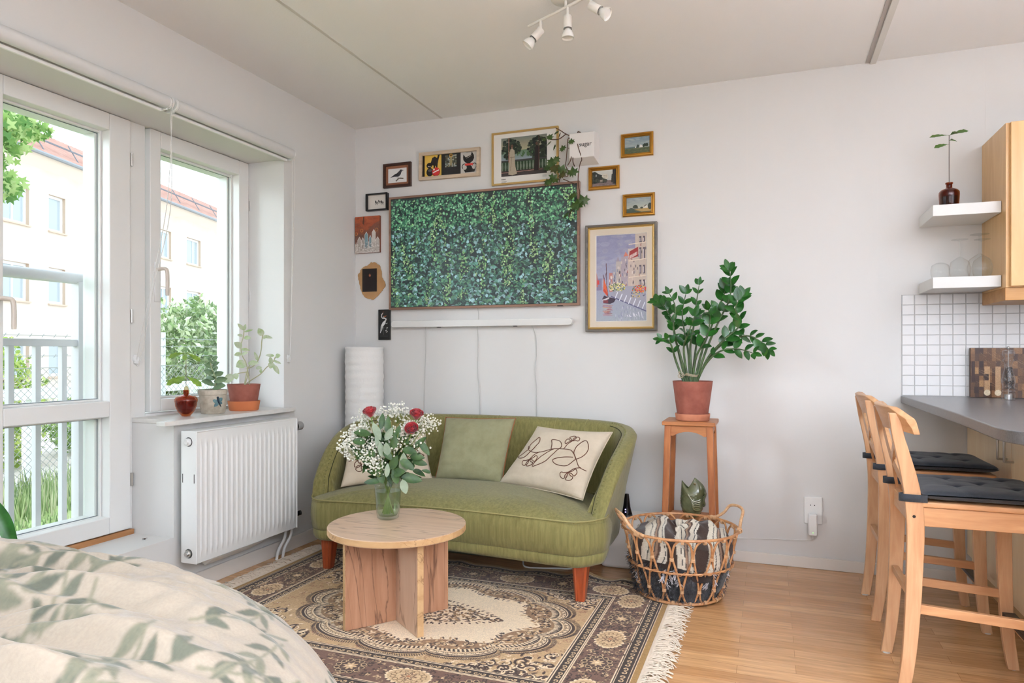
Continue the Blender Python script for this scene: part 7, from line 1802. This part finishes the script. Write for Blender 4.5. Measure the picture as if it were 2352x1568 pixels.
# duvet: laid over the mattress, rounded drop at the foot and the side
DX, DY = 1.86, 1.50           # sheet size of the modelled part, from (x0,y0)
X0, Y0 = .16, -4.20
c = Cv(2.30, 2.30, 860, (168, 156, 139)); R_ = random.Random(41)
LG = [(104, 106, 91), (122, 121, 102), (94, 97, 84), (132, 129, 109)]
def spray(x, y, a, n_, sg):
    for k in range(n_):
        st_ = .025; x2, y2 = x+st_*math.cos(a), y+st_*math.sin(a); c.line([(x, y), (x2, y2)], .006, (128, 126, 106)); x, y = x2, y2; a += sg*R_.uniform(.0, .12)
        if k % 2 == 0:
            for q in (-1, 1):
                if R_.random() < .9:
                    b_ = a+q*R_.uniform(.45, .95); L_ = R_.uniform(.048, .072); col = R_.choice(LG); c.leaf(x, y, b_, L_, R_.uniform(.016, .024), col, 1, (100, 104, 90))
    c.leaf(x, y, a, .07, .021, R_.choice(LG), 1, (100, 104, 90))
for i in range(16):
    for j in range(16): spray(-.05+i*.152+R_.uniform(-.04, .04), -.05+j*.152+R_.uniform(-.05, .05), R_.uniform(.3, 2.2)+(PI if (i+j) % 3 == 0 else 0), R_.randint(5, 9), R_.choice([-1, 1]))
c.blur(1); c.grain(.05, 3, 1)
core_x, core_y, cr = 1.53, -2.85, .37    # inner flat area reaches x<core_x, y<core_y
RAD = .50
def duvf(X, Y):
    sx = X+X0-.10; sy = Y+Y0+.0
    # distance outside the rounded core
    dx = np.maximum(sx-(core_x-cr), 0); dy = np.maximum(sy-(core_y-cr), 0)
    dd = np.hypot(dx, dy); d = np.maximum(dd-cr, 0)
    nxn = np.where(dd > 1e-6, dx/np.maximum(dd, 1e-6), 0); nyn = np.where(dd > 1e-6, dy/np.maximum(dd, 1e-6), 0)
    th = np.clip(d/RAD, 0, 1.4)
    out = RAD*.95*np.sin(th); drop = .50*(1-np.cos(th))+np.maximum(d-RAD*1.4, 0)
    bx = sx-nxn*d; by = sy-nyn*d
    wv = np.zeros_like(sx)
    R2 = np.random.RandomState(5)
    for k in range(26):
        a = 2.0+R2.normal()*.3; f = R2.uniform(20, 130); p = R2.uniform(0, 6.28); env = .5+.5*np.sin(sx*R2.uniform(2, 7)+sy*R2.uniform(2, 7)+R2.uniform(0, 6.28))
        wv += env**2*np.sin(f*(np.cos(a)*sx+np.sin(a)*sy)+p+1.2*np.sin(sx*5+k))*.30/f**.88
    top = .655+.012*np.sin((sx+.2)*1.8)*np.cos((sy+3.4)*1.2)
    fl = np.clip(1-d/.22, 0, 1)
    z = top-drop+wv*(.25+.75*fl)
    return bx+nxn*out, by+nyn*out, np.maximum(z, .05)
duvm = M('duvet_cotton', rough=.85, attr=True, sheen=.25, bump=.2, bscale=160)
o = c.mesh('duvet', duvf, duvm, bed)
md = o.modifiers.new('solid', 'SOLIDIFY'); md.thickness = .012; md.offset = -1

# ============================================================ CEILING SPOTLIGHT
sl = T('ceiling_spotlight', 'white ceiling lamp with a rod and three swivelling spot heads', 'lamp', (1.745, -1.16, 2.55))
lampw = M('lamp_white', (226, 222, 214), .35)
m = MB(); m.lathe([(0, 2.518), (.045, 2.518), (.058, 2.522), (.062, 2.530), (.062, 2.5495), (0, 2.5495)], (1.745, -1.165, 0), 48, fn=lambda t, z: 1+.0*t); m.build('canopy', lampw, sl, smooth=50)
D0 = Vector((1.555, -1.075, 2.487)); D1 = Vector((2.02, -1.30, 2.497))
MB().tube([D0, D1], .0058, 12).build('rod', lampw, sl)
MB().cyl((1.745, -1.165, 2.49), (1.745, -1.165, 2.520), .006, n=10).build('holder', lampw, sl)
def spot(k, ang, el):
    p = D0.lerp(D1, k); m = MB(); m.cyl(p, p+Vector((0, 0, -.042)), .006, n=12); h = m.build('arm', lampw, sl)
    d = Vector((math.cos(ang)*math.cos(el), math.sin(ang)*math.cos(el), math.sin(el))); q = p+Vector((0, 0, -.042))
    Tm = Matrix.Translation(q-d*.004) @ d.to_track_quat('Z', 'Y').to_matrix().to_4x4()
    m = MB(); m.lathe([(0, 0), (.0155, 0), (.0175, .003), (.0175, .048), (.0165, .050), (0, .050)], T=Tm, n=28); m.build('head', lampw, sl, smooth=50)
    m = MB(); m.lathe([(.0165, .0505), (.0170, .0535)], T=Tm, n=28); m.build('gap_ring', M('socket_shadow', (70, 70, 70), .6), sl)
    m = MB(); m.lathe([(0, .051), (.010, .052), (.0125, .056), (.020, .066), (.0245, .080), (.0255, .090), (.0240, .090), (.021, .084), (0, .083)], T=Tm, n=32); m.build('bulb', M('bulb_white', (232, 230, 224), .25), sl, smooth=60)
spot(.14, math.radians(200), -.85); spot(.43, 0, -PI/2); spot(.66, math.radians(-5), -.62);
